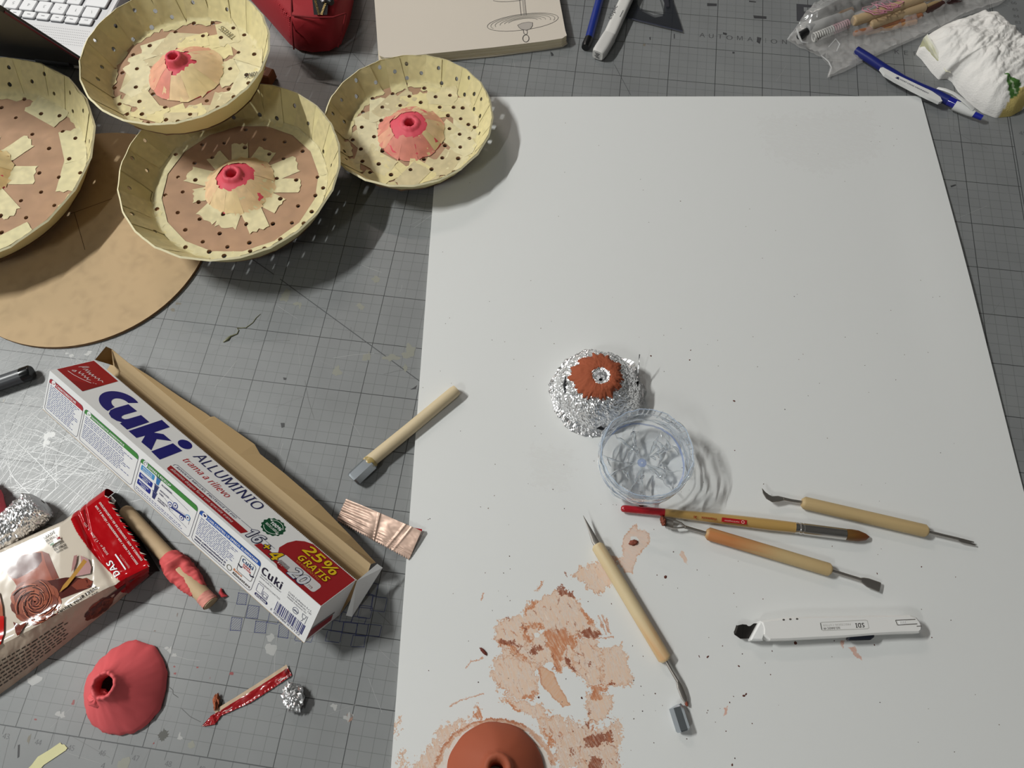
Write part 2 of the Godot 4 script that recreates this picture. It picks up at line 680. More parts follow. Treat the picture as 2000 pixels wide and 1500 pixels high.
	for q in [[[1381, 6], [1400, 7], [1400, 12], [1381, 12]], [[1471, 30], [1497, 32], [1497, 37], [1473, 36]], [[1463, 1], [1477, 3], [1476, 5], [1463, 4]], [[1412, 63], [1420, 65], [1419, 69], [1412, 67]],
			[[1268, 73], [1271, 72], [1271, 78], [1269, 78]], [[1316, 66], [1318, 66], [1318, 76], [1316, 75]], [[1075, 101], [1079, 103], [1082, 108], [1077, 110]], [[1431, 101], [1435, 102], [1434, 105], [1430, 104]],
			[[35, 1455], [39, 1454], [38, 1478], [34, 1481]], [[548, 826], [556, 826], [556, 834], [550, 836]], [[553, 737], [560, 738], [559, 742], [554, 742]], [[808, 757], [815, 752], [812, 760], [801, 761]],
			[[1856, 363], [1866, 360], [1868, 362], [1858, 366]], [[1479, 72], [1487, 74], [1484, 86], [1478, 82]]]:
		b = B.new()
		fill(b, flat(q), f, rgb(62, 62, 64))
		part(o, "dark_mark", b.build(false), markm)
	b = B.new()
	line(b, flat([[331, 1342], [338, 1348], [338, 1355], [348, 1362]]), 0.04, f, rgb(62, 62, 62), true)
	line(b, flat([[355, 1384], [372, 1400], [392, 1410]]), 0.04, f, rgb(82, 82, 82), true)
	part(o, "hair", b.build(false), markm)
	b = B.new()
	var star := PackedVector2Array()
	var sc := at(319, 1436) / CM
	for k in 26:
		star.append(Vector2(sc.x, sc.z) + Vector2.from_angle(TAU * k / 26) * (0.45 if k % 2 else 0.33) * rng.randf_range(0.75, 1.1))
	fill(b, star, f, rgb(86, 86, 82))
	part(o, "dark_blot", b.build(false), markm)
	# blue biro chequers
	b = B.new()
	var pen := rgb(52, 56, 104)
	for s in [[466, 1158, 484, 1180, 1], [485, 1182, 507, 1207, 1], [453, 1205, 473, 1231, 1], [500, 1212, 522, 1235, 1], [546, 1220, 566, 1244, 1], [527, 1196, 546, 1216, 0], [668, 1196, 690, 1214, 0], [690, 1204, 716, 1216, 0], [728, 1165, 755, 1192, 0],
			[650, 1212, 672, 1232, 0], [672, 1215, 698, 1236, 0], [698, 1217, 720, 1240, 0], [720, 1219, 745, 1241, 0], [640, 1232, 668, 1252, 0], [690, 1240, 715, 1263, 0], [706, 1160, 730, 1186, 0], [703, 1182, 727, 1206, 0], [580, 1236, 612, 1251, 0], [724, 1138, 738, 1160, 0]]:
		var c4 := flat([[s[0], s[1]], [s[2], s[1] + 3], [s[2] - 4, s[3] + 2], [s[0] - 4, s[3]]])
		for k in 4:
			line(b, PackedVector2Array([c4[k] + Vector2(rng.randf_range(-0.06, 0.06), rng.randf_range(-0.06, 0.06)), c4[(k + 1) % 4]]), 0.045, f, pen)
		if s[4]:
			for k in 9:
				var t0 := (k + 0.5) / 9.0
				var p0 := c4[0].lerp(c4[1], minf(1, t0 * 2)) if t0 < 0.5 else c4[1].lerp(c4[2], t0 * 2 - 1)
				var p1 := c4[0].lerp(c4[3], minf(1, t0 * 2)) if t0 < 0.5 else c4[3].lerp(c4[2], t0 * 2 - 1)
				line(b, PackedVector2Array([p0, p1]), 0.03, f, rgb(84, 87, 122))
	part(o, "pen_chequer", b.build(false), mat(Color.WHITE, 0.6, 0, {"vc": true}), "blue ballpoint chequer pattern")
	# knife scratches: most of them on the left, where the mat is worn
	b = B.new()
	for k in 520:
		var x := 0.0
		var y := 0.0
		var an := 0.0
		if k < 330:
			x = rng.randf_range(-30, 260)
			y = rng.randf_range(640, 960)
			an = rng.randfn(-0.95, 0.35) if k % 3 else rng.randfn(0.25, 0.3)
		elif k < 430:
			x = rng.randf_range(0, 800)
			y = rng.randf_range(560, 1500)
			an = rng.randf_range(-1.6, 1.6)
		else:
			x = rng.randf_range(700, 2000)
			y = rng.randf_range(0, 700)
			an = rng.randf_range(-1.6, 1.6)
		var w := at(x, y) / CM
		var d := Vector2.from_angle(an)
		var l := rng.randf_range(0.5, 4.5) if k < 330 else rng.randf_range(0.3, 2.2)
		var c := Vector2(w.x, w.z)
		var tone := rng.randf_range(0.36, 0.5) if rng.randf() < 0.5 else rng.randf_range(0.54, 0.66)
		line(b, PackedVector2Array([c - d * l, c + d.orthogonal() * rng.randf_range(-0.1, 0.1), c + d * l]), rng.randf_range(0.012, 0.035), ink(0.002), Color(tone, tone, tone))
	var sp := part(o, "scratches", b.build(false), mat(Color.WHITE, 0.3, 0, {"vc": true}))
	sp.set_meta("kind", "stuff")
	# dried glue, paint and clay spots
	b = B.new()
	var spots := [[705, 600, 0.5, 0], [717, 697, 0.7, 0], [768, 700, 0.9, 0], [800, 690, 0.8, 0], [660, 724, 0.6, 0], [560, 578, 0.8, 0], [583, 594, 0.4, 0], [735, 545, 0.7, 0], [135, 692, 0.35, 1], [172, 690, 0.4, 1], [95, 850, 0.6, 1], [92, 868, 0.4, 1],
		[118, 1396, 0.4, 1], [70, 1325, 0.8, 1], [525, 1245, 0.6, 1], [527, 1268, 0.7, 1], [330, 1268, 0.3, 1], [340, 1280, 0.3, 1], [60, 1440, 0.6, 2], [352, 1440, 0.25, 1], [370, 1455, 0.5, 0], [240, 1490, 0.8, 0], [680, 1400, 0.35, 1], [652, 1380, 0.4, 1], [148, 1372, 0.25, 3], [66, 1404, 0.2, 3], [297, 1450, 0.2, 3],
		[340, 1316, 0.2, 3], [340, 1302, 0.15, 3], [408, 1327, 0.12, 3], [382, 1306, 0.15, 3], [456, 1314, 0.3, 3], [345, 1203, 0.22, 4], [302, 1236, 0.15, 4], [686, 1403, 0.5, 5], [790, 720, 0.4, 0], [1260, 85, 0.35, 2], [350, 590, 0.5, 2], [340, 605, 0.4, 2], [1840, 425, 0.5, 2], [10, 780, 0.4, 2]]
	for s in spots:
		for j in (3 if s[3] in [0, 1] else 1):
			var w := at(s[0] + rng.randf_range(-5, 5), s[1] + rng.randf_range(-4, 4)) / CM
			var q := PackedVector2Array()
			var r: float = s[2] * rng.randf_range(0.35, 0.7)
			var st := rng.randf_range(0.5, 1.5)
			for k in 11:
				q.append(Vector2(w.x, w.z) + Vector2.from_angle(TAU * k / 11) * r * rng.randf_range(0.5, 1.15) * Vector2(st, 1.0 / st))
			var col: Color = [rgb(142, 142, 132), rgb(168, 168, 166), rgb(120, 114, 102), rgb(140, 62, 62), rgb(96, 72, 58), rgb(150, 118, 104)][s[3]]
			fill(b, q, ink(0.006 + 0.001 * j), col)
	part(o, "dried_spots", b.build(false), mat(Color.WHITE, 0.35, 0, {"vc": true})).set_meta("kind", "stuff")
	# a dried string of glue
	var gl := B.new()
	gl.tube(pts([[436, 668, 0.04], [444, 663, 0.06], [450, 657, 0.05], [463, 652, 0.04], [466, 645, 0.04], [463, 641, 0.04], [480, 640, 0.04], [494, 630, 0.03], [500, 621, 0.03], [509, 613, 0.02]]), [0.0006, 0.0016, 0.0009, 0.0006, 0.0005, 0.0005, 0.0005, 0.0004, 0.0004, 0.0002], 6)
	part(o, "glue_string", gl.build(), mat(rgb(120, 120, 92), 0.4), "dried greenish string of glue")

func foam_board() -> void:
	# corners measured in the picture; the sheet is 50 by 70 centimetres
	var x0 := -9.95
	var x1 := 40.45
	var z0 := -59.1
	var z1 := 10.9
	var o := thing("foam_board", "large white foam board with clay smears on its near left part", "board", Vector3(0.15, 0, -0.2))
	var res := 29.0
	var w := int((x1 - x0) * res)
	var h := int((z1 - z0) * res)
	var im := Image.create(w, h, false, Image.FORMAT_RGB8)
	im.fill(Color(0.89, 0.892, 0.888))
	# faint grey rubbing, coarse
	for k in 46:
		var cx := rng.randi_range(0, w)
		var cy := rng.randi_range(0, int(h * 0.5))
		im.fill_rect(Rect2i(cx, cy, 2, 2), Color(0.6, 0.58, 0.56))
	var bp := func(q: Array) -> PackedVector2Array:
		var out := PackedVector2Array()
		for s in flat(q, BOARD):
			out.append(Vector2(s.x - x0, s.y - z0) * res)
		return out
	var from_crop := func(q: Array) -> Array:
		var out := []
		for s in q:
			out.append([760 + s[0] / 3.75, 1100 + s[1] / 3.75])
		return out
	smear(im, bp.call([[1480, 230], [1700, 215], [1720, 300], [1600, 340], [1500, 300]]), Color(0.8, 0.79, 0.78), 0.12, 40, 0.3, 0.9)
	smear(im, bp.call([[1030, 870], [1120, 880], [1110, 960], [1040, 950]]), Color(0.8, 0.79, 0.77), 0.12, 25, 0.3, 0.9)
	var wash := rgb(228, 196, 172)
	var washes := [
		[[790, 430], [900, 385], [970, 380], [1010, 300], [1100, 270], [1190, 210], [1240, 180], [1300, 200], [1360, 250], [1420, 330], [1500, 440], [1540, 520], [1420, 540], [1340, 540], [1280, 480], [1130, 490], [1000, 600], [850, 620], [770, 560]],
		[[760, 700], [870, 680], [1000, 700], [1070, 760], [1090, 880], [1080, 960], [980, 990], [880, 980], [790, 900], [745, 800]],
		[[800, 600], [1000, 600], [1130, 490], [1330, 540], [1360, 700], [1370, 800], [1300, 750], [1230, 800], [1180, 720], [1080, 760], [990, 700], [850, 690]],
		[[1545, 630], [1710, 590], [1740, 700], [1790, 880], [1650, 910], [1580, 900], [1540, 850]],
		[[1350, 560], [1510, 540], [1550, 640], [1570, 800], [1560, 900], [1520, 930], [1450, 900], [1340, 780]],
		[[1450, 950], [1640, 940], [1640, 1040], [1560, 1150], [1450, 1190], [1440, 1080]],
		[[1330, 90], [1400, 30], [1480, 10], [1600, -60], [1700, -40], [1620, 40], [1640, 120], [1540, 240], [1480, 200], [1420, 150]],
		[[800, 980], [960, 1000], [1120, 1040], [1200, 1130], [1120, 1150], [950, 1090], [860, 1040]]]
	for q in washes:
		smear(im, bp.call(from_crop.call(q)), wash, 0.9, 11, 1.2, 0.75, 5.0)
	smear(im, bp.call([[1235, 1024], [1243, 1024], [1245, 1034], [1261, 1034], [1268, 1042], [1267, 1060], [1256, 1074], [1245, 1084], [1237, 1106], [1235, 1119], [1219, 1120], [1208, 1098], [1216, 1082], [1214, 1056], [1224, 1042]]), rgb(230, 198, 178), 0.8, 5, 0.5, 0.4, 4.0)
	smear(im, bp.call([[1330, 1076], [1335, 1078], [1344, 1103], [1326, 1085]]), rgb(226, 186, 162), 0.8, 3, 0.9, 0.5)
	# streaky ground round the terracotta cone
	for q in [[[1080, 1130], [1180, 1100], [1300, 1150], [1500, 1200], [1640, 1190], [1700, 1130], [1700, 1300], [1680, 1400], [1700, 1520], [1250, 1520], [1200, 1350], [1100, 1230]],
			[[180, 1480], [330, 1300], [380, 1180], [480, 1170], [620, 1130], [500, 1230], [400, 1330], [350, 1520], [180, 1520]], [[60, 1390], [100, 1380], [130, 1520], [80, 1520]], [[50, 1130], [80, 1120], [60, 1250], [40, 1300]]]:
		smear(im, bp.call(from_crop.call(q)), rgb(222, 186, 160), 0.85, 16, 1.25, 0.9, 4.0)
	var band := func(r: float, wd: float, a0: float, a1: float, col: Color, al: float) -> void:
		var q := []
		for k in 25:
			var an := deg_to_rad(lerpf(a0, a1, k / 24.0))
			q.append([967 + cos(an) * (r + wd), 1524 - sin(an) * (r + wd)])
		for k in 25:
			var an := deg_to_rad(lerpf(a1, a0, k / 24.0))
			q.append([967 + cos(an) * r, 1524 - sin(an) * r])
		smear(im, bp.call(q), col, al, 4, 0.8, 0.5)
	band.call(97.0, 24.0, 5.0, 178.0, Color(0.86, 0.82, 0.78), 0.9)
	band.call(113.0, 9.0, 15.0, 165.0, rgb(205, 150, 118), 0.75)
	band.call(118.0, 4.0, 60.0, 172.0, rgb(180, 110, 76), 0.75)
	band.call(96.0, 5.0, 40.0, 120.0, rgb(214, 160, 132), 0.7)
	# tongue, middle browns, thick dark clay
	var clay := rgb(196, 124, 84)
	for q in [[[1085, 760], [1130, 750], [1200, 800], [1260, 920], [1325, 1040], [1270, 1050], [1190, 980], [1110, 880]]]:
		smear(im, bp.call(from_crop.call(q)), rgb(218, 174, 142), 0.95, 3, -0.9, 0.3, 4.0)
	for q in [[[960, 460], [1000, 480], [1050, 570], [1020, 600], [980, 540]], [[1130, 490], [1290, 480], [1340, 560], [1290, 620], [1260, 700], [1220, 720], [1150, 600]], [[1380, 330], [1420, 330], [1510, 440], [1460, 450]], [[1190, 680], [1260, 700], [1255, 800], [1215, 790]],
			[[640, 1040], [670, 1050], [690, 1130], [610, 1125]], [[1330, 500], [1380, 540], [1350, 640], [1300, 560]], [[1460, 900], [1560, 900], [1550, 1010], [1510, 1010]], [[1560, 900], [1640, 860], [1640, 900], [1560, 930]], [[1000, 340], [1060, 280], [1080, 290], [990, 390]], [[1060, 190], [1125, 130], [1120, 160], [1070, 210]],
			[[1110, 1200], [1180, 1260], [1220, 1330], [1150, 1350], [1170, 1290]], [[790, 570], [870, 580], [1010, 700], [960, 690]], [[980, 440], [1130, 450], [1130, 470], [1000, 480]], [[850, 1000], [960, 1070], [940, 1090], [840, 1020]], [[1000, 960], [1090, 950], [1080, 980], [960, 1000]]]:
		smear(im, bp.call(from_crop.call(q)), clay, 0.9, 9, 1.1, 0.7)
	var thick := rgb(140, 78, 56)
	for q in [[[805, 568], [860, 553], [910, 560], [970, 622], [900, 590], [850, 610]], [[1010, 625], [1110, 585], [1125, 640], [1070, 672], [1020, 655]], [[1238, 170], [1270, 155], [1290, 200], [1345, 215], [1362, 262], [1320, 245], [1250, 225]], [[1385, 500], [1470, 478], [1555, 520], [1500, 555], [1400, 530]],
			[[1290, 680], [1385, 790], [1370, 808], [1330, 760], [1270, 700]], [[1460, 1430], [1540, 1415], [1550, 1520], [1440, 1520]], [[665, 626], [690, 630], [720, 665], [700, 662]], [[1470, 710], [1485, 720], [1480, 780], [1465, 740]], [[1455, 1070], [1475, 1070], [1470, 1110], [1455, 1100]], [[1440, 1170], [1480, 1130], [1470, 1180], [1435, 1200]], [[1600, 880], [1640, 865], [1640, 900], [1610, 895]],
			[[950, 1235], [1000, 1250], [1030, 1290], [980, 1260]], [[1320, 1350], [1340, 1340], [1335, 1400], [1320, 1400]], [[850, 385], [870, 385], [872, 410], [855, 405]], [[965, 450], [985, 450], [1000, 500], [985, 500]], [[1280, 55], [1300, 60], [1300, 105], [1285, 100]], [[1420, 1280], [1620, 1230], [1640, 1300], [1500, 1340], [1430, 1330]]]:
		smear(im, bp.call(from_crop.call(q)), thick, 0.95, 8, 1.0, 0.5)
	smear(im, bp.call([[1231, 1056], [1240, 1055], [1245, 1063], [1238, 1066], [1230, 1061]]), thick, 0.95, 1.5, 0.5, 0.3)
	for q in [[[1655, 1265], [1668, 1262], [1672, 1270], [1684, 1290], [1676, 1286], [1664, 1275]], [[1641, 1250], [1648, 1250], [1646, 1268], [1641, 1262]], [[1415, 1380], [1420, 1378], [1418, 1395], [1413, 1400]]]:
		smear(im, bp.call(q), rgb(214, 158, 138), 0.8, 3, 0.9, 0.4)
	var lines := [[1530, 380, 1560, 470], [1560, 378, 1605, 500], [1585, 400, 1618, 520], [1550, 420, 1590, 520], [560, 770, 600, 720], [600, 720, 690, 690], [670, 270, 690, 215], [1490, 550, 1640, 540], [1030, 1290, 1110, 1350], [440, 1050, 520, 1000], [520, 1000, 690, 950], [1290, 480, 1300, 680], [1100, 770, 1110, 880]]
	for s in lines:
		var d := Vector2(s[2] - s[0], s[3] - s[1]).orthogonal().normalized() * 5.0
		smear(im, bp.call(from_crop.call([[s[0] - d.x, s[1] - d.y], [s[2] - d.x, s[3] - d.y], [s[2] + d.x, s[3] + d.y], [s[0] + d.x, s[1] + d.y]])), rgb(200, 140, 110), 0.8, 3, 1.0, 0.5)
	# short drag marks and flecks of drier clay
	rng.seed = 33
	for k in 280:
		var cx := rng.randf_range(800, 1560)
		var cy := rng.randf_range(190, 1020)
		if k > 190:
			cx = rng.randf_range(1180, 1690)
			cy = rng.randf_range(1130, 1490)
		var inside := false
		for q in washes:
			if Geometry2D.is_point_in_polygon(Vector2(cx, cy), poly(q)):
				inside = true
		if not inside and k <= 190:
			continue
		var d := Vector2.from_angle(rng.randfn(1.1, 0.45)) * rng.randf_range(8, 48)
		var wd := d.orthogonal().normalized() * rng.randf_range(1.5, 6.0)
		smear(im, bp.call(from_crop.call([[cx - d.x, cy - d.y], [cx + wd.x, cy + wd.y], [cx + d.x, cy + d.y], [cx - wd.x, cy - wd.y]])), [rgb(206, 150, 120), rgb(190, 122, 88), rgb(150, 88, 64), rgb(238, 222, 208)][k % 4], rng.randf_range(0.55, 0.95), 4, d.angle(), 0.5)
	# the clean spots scratched into it
	for q in [[[1065, 510], [1085, 503], [1102, 520], [1095, 545], [1070, 545], [1060, 528]], [[1095, 490], [1120, 478], [1135, 490], [1105, 520]]]:
		smear(im, bp.call(from_crop.call(q)), Color(0.9, 0.9, 0.89), 1.0, 2, 0.5, 0.1)
	smear(im, bp.call([[1231, 1048], [1241, 1047], [1247, 1054], [1244, 1062], [1240, 1055], [1231, 1056]]), Color(0.9, 0.9, 0.89), 1.0, 1.5, 0.5, 0.1)
	var b := B.new()
	var lift := func(x: float, z: float) -> float:
		# the right edge is slightly warped upwards
		return 0.25 * smoothstep(34.0, 40.5, x) * exp(-pow((z + 38.0) / 14.0, 2.0))
	b.grid(30, 40, func(u: float, q: float) -> Vector3:
		var x := lerpf(x0, x1, u)
		var z := lerpf(z0, z1, q)
		return Vector3(x, BOARD + lift.call(x, z), z) * CM)
	part(o, "printed_face", b.build(), mat(Color.WHITE, 0.42, 0.0, {"tex": ImageTexture.create_from_image(im), "spec": 0.45}), "white paper face with terracotta smears")
	b = B.new()
	var per := []
	for k in 41:
		per.append(Vector2(lerpf(x0, x1, minf(1, k / 40.0)), z0))
	for k in 41:
		per.append(Vector2(x1, lerpf(z0, z1, k / 40.0)))
	for k in 41:
		per.append(Vector2(lerpf(x1, x0, k / 40.0), z1))
	for k in 41:
		per.append(Vector2(x0, lerpf(z1, z0, k / 40.0)))
	var top := []
	var low := []
	for q in per:
		var l: float = lift.call(q.x, q.y)
		top.append(Vector3(q.x, BOARD + l, q.y) * CM)
		low.append(Vector3(q.x, 0.01 + l, q.y) * CM)
	b.loft([low, top], true, false)
	part(o, "foam_core", b.build(false), mat(rgb(214, 213, 208), 0.8))

# works a stain with soft uneven edges and drag marks into a picture; outline in picture pixels
func smear(im: Image, outline: PackedVector2Array, col: Color, alpha: float, warp: float, drag: float, mottle: float, rim := 0.0) -> void:
	var lo := outline[0]
	var hi := outline[0]
	for q in outline:
		lo = lo.min(q)
		hi = hi.max(q)
	var x0 := maxi(0, int(lo.x - warp))
	var y0 := maxi(0, int(lo.y - warp))
	var x1 := mini(im.get_width() - 1, int(hi.x + warp))
	var y1 := mini(im.get_height() - 1, int(hi.y + warp))
	var d := Vector2.from_angle(drag)
	var e := d.orthogonal()
	for y in range(y0, y1 + 1):
		for x in range(x0, x1 + 1):
			var q := Vector2(x, y)
			var nx := nz.get_noise_2d(x * 0.045, y * 0.045) + 0.6 * nz.get_noise_2d(x * 0.17 + 9.0, y * 0.17)
			var ny := nz.get_noise_2d(x * 0.045 + 77.0, y * 0.045) + 0.6 * nz.get_noise_2d(x * 0.17, y * 0.17 + 31.0)
			if not Geometry2D.is_point_in_polygon(q + Vector2(nx, ny) * warp, outline):
				continue
			var streak := nz.get_noise_2d(q.dot(d) * 0.02, q.dot(e) * 0.22)
			var blot := nz.get_noise_2d(x * 0.06 + 300.0, y * 0.06)
			var fine := nz.get_noise_2d(q.dot(d) * 0.09 + 50.0, q.dot(e) * 0.6)
			var a := alpha * clampf(1.0 - mottle * (0.3 + 1.1 * streak + 0.5 * blot + 0.5 * fine), 0.0, 1.0)
			var tone := col
			if rim > 0.0:
				# the wet clay dried darker along its edge
				var w := q + Vector2(nx, ny) * warp
				var out := 0
				for s in [Vector2(rim, 0), Vector2(-rim, 0), Vector2(0, rim), Vector2(0, -rim)]:
					if not Geometry2D.is_point_in_polygon(w + s, outline):
						out += 1
				var k := clampf((0.32 * out if blot > -0.3 else 0.0) + maxf(0.0, 1.3 * streak + 1.1 * fine + 0.5 * blot - 0.12) * mottle, 0.0, 0.85)
				tone = col.lerp(Color(0.76, 0.5, 0.35), k)
				a = maxf(a, k * 0.8)
			im.set_pixel(x, y, im.get_pixel(x, y).lerp(tone, a))

func laptop() -> void:
	# the keyboard faces away from the viewer; the lid leans back towards the viewer
	var hy := 1.6
	var r0 := at(196, 118, hy) / CM
	var k0 := at(31.5, 27.8, hy) / CM
	var k5 := at(169.5, 44, hy) / CM
	var u := k5 - k0
	u.y = 0
	var pitch := u.length() / 5.0
	u = u.normalized()
	var w := Vector3.UP.cross(u)
	if w.z > 0:
		w = -w
	var o := thing("laptop", "open silver laptop seen from behind with white keys, far left corner", "laptop", Vector3(r0.x, 0, r0.z) * CM)
	var pos := func(a: float, c: float, h: float) -> Vector3: return (k0 + u * a + w * c + Vector3(0, h - k0.y, 0)) * CM
	var silver := mat(rgb(222, 222, 224), 0.42, 0.15)
	# deck: a runs along the key rows, c away from the viewer
	var a0 := -26.0
	var a1 := 10.75
	var c0 := -5.5
	var c1 := 21.0
	var deck := func(x0: float, y0: float, x1: float, y1: float, lo: float, hi: float, r: float, bev: float, col: Color, b: B) -> B:
		var q := rrect(x0, y0, x1, y1, r, 3)
		var rings := []
		for l in [[0.0, lo], [0.0, hi - bev], [bev, hi]]:
			var ring := []
			for s in rrect(x0 + l[0], y0 + l[0], x1 - l[0], y1 - l[0], maxf(0.02, r - l[0]), 3):
				ring.append(pos.call(s.x, s.y, l[1]))
			rings.append(ring)
		var first := b.v.size()
		b.loft(rings, true, false, func(_k, _s): return col)
		var mid := B.new()
		var top := []
		for s in rings[2]:
			top.append(b.p(s, col))
		for k in range(1, top.size() - 1):
			b.tri(top[0], top[k], top[k + 1])
		return b
	part(o, "base", deck.call(a0, c0, a1, c1, 0.35, hy, 0.8, 0.12, Color.WHITE, B.new()).build(false), silver)
	var b := B.new()
	for x in [a0 + 2, a1 - 2]:
		for c in [c0 + 2, c1 - 2]:
			b.tube([pos.call(x, c, 0.0), pos.call(x, c, 0.4)], [0.005, 0.005], 10)
	part(o, "rubber_feet", b.build(), mat(rgb(30, 30, 30), 0.8))
	var keymat := mat(rgb(238, 238, 240), 0.5)
	var legend := mat(rgb(120, 122, 126), 0.6)
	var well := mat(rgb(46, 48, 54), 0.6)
	b = deck.call(a0 + 0.7, -0.62, a1 - 0.5, 12.0, hy, hy + 0.01, 0.2, 0.003, Color.WHITE, B.new())
	part(o, "key_bed", b.build(false), mat(rgb(214, 214, 217), 0.5))
	# rows: function keys, numbers, letters
	var rows := [[0.0, 0.45, 0.86, ["", "", "", "", "", "esc"], 0.0], [1.4, 0.78, 0.98, ["6", "5", "4", "3", "2", "1", "\\"], 0.0], [3.1, 0.78, 0.98, ["t", "r", "e", "w", "q", ""], 0.9]]
	for r in rows.size():
		var row: Array = rows[r]
		var n: int = row[3].size()
		for k in 13:
			var x: float = pitch * (5.0 - k * (1.0 if r == 0 else 1.11) - (0.4 if r == 2 and k > 0 else 0.0))
			var half: float = row[2] * pitch * 0.5
			if r == 2 and k == 0:
				half *= 1.5
				x += 0.05 * pitch
			if x - half < a0 + 0.8 or x + half > a1 - 0.4:
				continue
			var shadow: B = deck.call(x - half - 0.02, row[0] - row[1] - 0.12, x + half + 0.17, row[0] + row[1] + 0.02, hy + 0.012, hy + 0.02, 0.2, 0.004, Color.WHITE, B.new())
			var kk := part(o, "key", deck.call(x - half, row[0] - row[1], x + half, row[0] + row[1], hy + 0.02, hy + 0.24, 0.18, 0.06, Color.WHITE, B.new()).build(false), keymat)
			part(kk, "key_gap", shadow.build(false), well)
			var li := n - 1 - k
			if li >= 0 and li < n and row[3][li] != "":
				var lb := B.new()
				var s: String = row[3][li]
				# the letters stand upside down for the viewer
				glyphs(lb, s, font_plain, frame(pos.call(x + 0.25, row[0] + 0.2, hy + 0.245), -u, -w), 0.0, 0.42 if s.length() == 1 else 0.2, Color.WHITE)
				if lb.v.size():
					part(kk, "legend", lb.build(false), legend)
			elif r == 0:
				var lb := B.new()
				line(lb, poly([[-0.2, 0], [0.2, 0]]), 0.1, frame(pos.call(x, row[0], hy + 0.245), -u, -w), Color.WHITE)
				part(kk, "legend", lb.build(false), legend)
	# loudspeaker holes
	b = B.new()
	for x in 40:
		for c in 7:
			fill(b, disc(Vector2(9.4 - x * 0.22 - (0.11 if c % 2 else 0.0), -3.45 + c * 0.36), 0.055, 6), func(q: Vector2) -> Vector3: return pos.call(q.x, q.y, hy + 0.004))
	var sp := part(o, "speaker_grille", b.build(false), mat(rgb(150, 150, 154), 0.7))
	sp.set_meta("kind", "stuff")
	# the lid leans towards the viewer by 45 degrees
	var hinge := func(a: float, d: float, th: float) -> Vector3:
		var an := deg_to_rad(66.0)
		return pos.call(a, c0 + 0.1, 1.0) + (Vector3.UP * sin(an) - w * cos(an)) * (d * CM) + (Vector3.UP * cos(an) + w * sin(an)) * (th * CM)
	var lid := B.new()
	var rings := []
	for th in [-0.25, 0.25]:
		var ring := []
		for q in rrect(a0, 0.0, a1, 21.5, 0.8, 3):
			ring.append(hinge.call(q.x, q.y, th))
		rings.append(ring)
	lid.loft(rings)
	for e in 2:
		var ids := []
		for q in rings[e]:
			ids.append(lid.p(q))
		for k in range(1, ids.size() - 1):
			lid.tri(ids[0], ids[k], ids[k + 1])
	var ld := part(o, "lid", lid.build(false), mat(rgb(66, 63, 60), 0.5, 0.1), "dark outer side of the open lid")
	b = B.new()
	b.face([hinge.call(a0 + 0.4, 0.8, 0.27), hinge.call(a1 - 0.4, 0.8, 0.27), hinge.call(a1 - 0.4, 21.0, 0.27), hinge.call(a0 + 0.4, 21.0, 0.27)])
	part(ld, "screen", b.build(false), mat(rgb(12, 12, 14), 0.15))
	b = B.new()
	b.tube([hinge.call(a1 - 0.02, 0.5, -0.1), hinge.call(a1 - 0.02, 12.0, -0.1)], [0.0012, 0.0012], 8)
	part(ld, "edge_trim", b.build(), mat(rgb(120, 36, 44), 0.3), "thin red edge")
	b = B.new()
	b.tube([pos.call(a1 - 6, c0, 1.0), pos.call(a1 - 2, c0, 1.0)], [0.005, 0.005], 10)
	part(o, "hinge", b.build(), mat(rgb(60, 60, 62), 0.4, 0.5))

func kraft() -> StandardMaterial3D:
	return mat(rgb(192, 165, 128), 0.85, 0.0, {"vc": true})

func cardboard_disc() -> void:
	var c := Vector2(-44.12, -41.7)
	var o := thing("cardboard_disc", "large flat brown cardboard disc lying under the taped dishes", "disc", Vector3(c.x, 0, c.y) * CM)
	var r := 12.55
	var b := B.new()
	var f := func(q: Vector2) -> Vector3: return Vector3(q.x, 0.33, q.y) * CM
	patch(b, disc(c, r, 90), f, Color.WHITE, 0.5, [], PackedVector2Array(), func(q: Vector2) -> Color:
		var k := 1.0 + 0.09 * n2(q.x * 0.5 + q.y * 0.1, q.y * 3.2 - q.x * 0.6) + 0.05 * n2(q.x, q.y, 0.25)
		return Color(k, k, k))
	part(o, "face", b.build(), kraft())
	b = B.new()
	var lo := []
	var hi := []
	for q in disc(c, r, 90):
		lo.append(Vector3(q.x, 0.01, q.y) * CM)
		hi.append(Vector3(q.x, 0.33, q.y) * CM)
	b.loft([lo, hi], true, false)
	part(o, "cut_edge", b.build(false), mat(rgb(136, 104, 72), 0.9))
	b = B.new()
	line(b, flat([[110, 425], [145, 415], [219, 388]], 0.33), 0.05, ink(0.337), rgb(70, 48, 32))
	line(b, flat([[145, 415], [166, 488]], 0.33), 0.05, ink(0.337), rgb(70, 48, 32))
	part(o, "pencil_cross", b.build(false), mat(Color.WHITE, 0.7, 0, {"vc": true}))

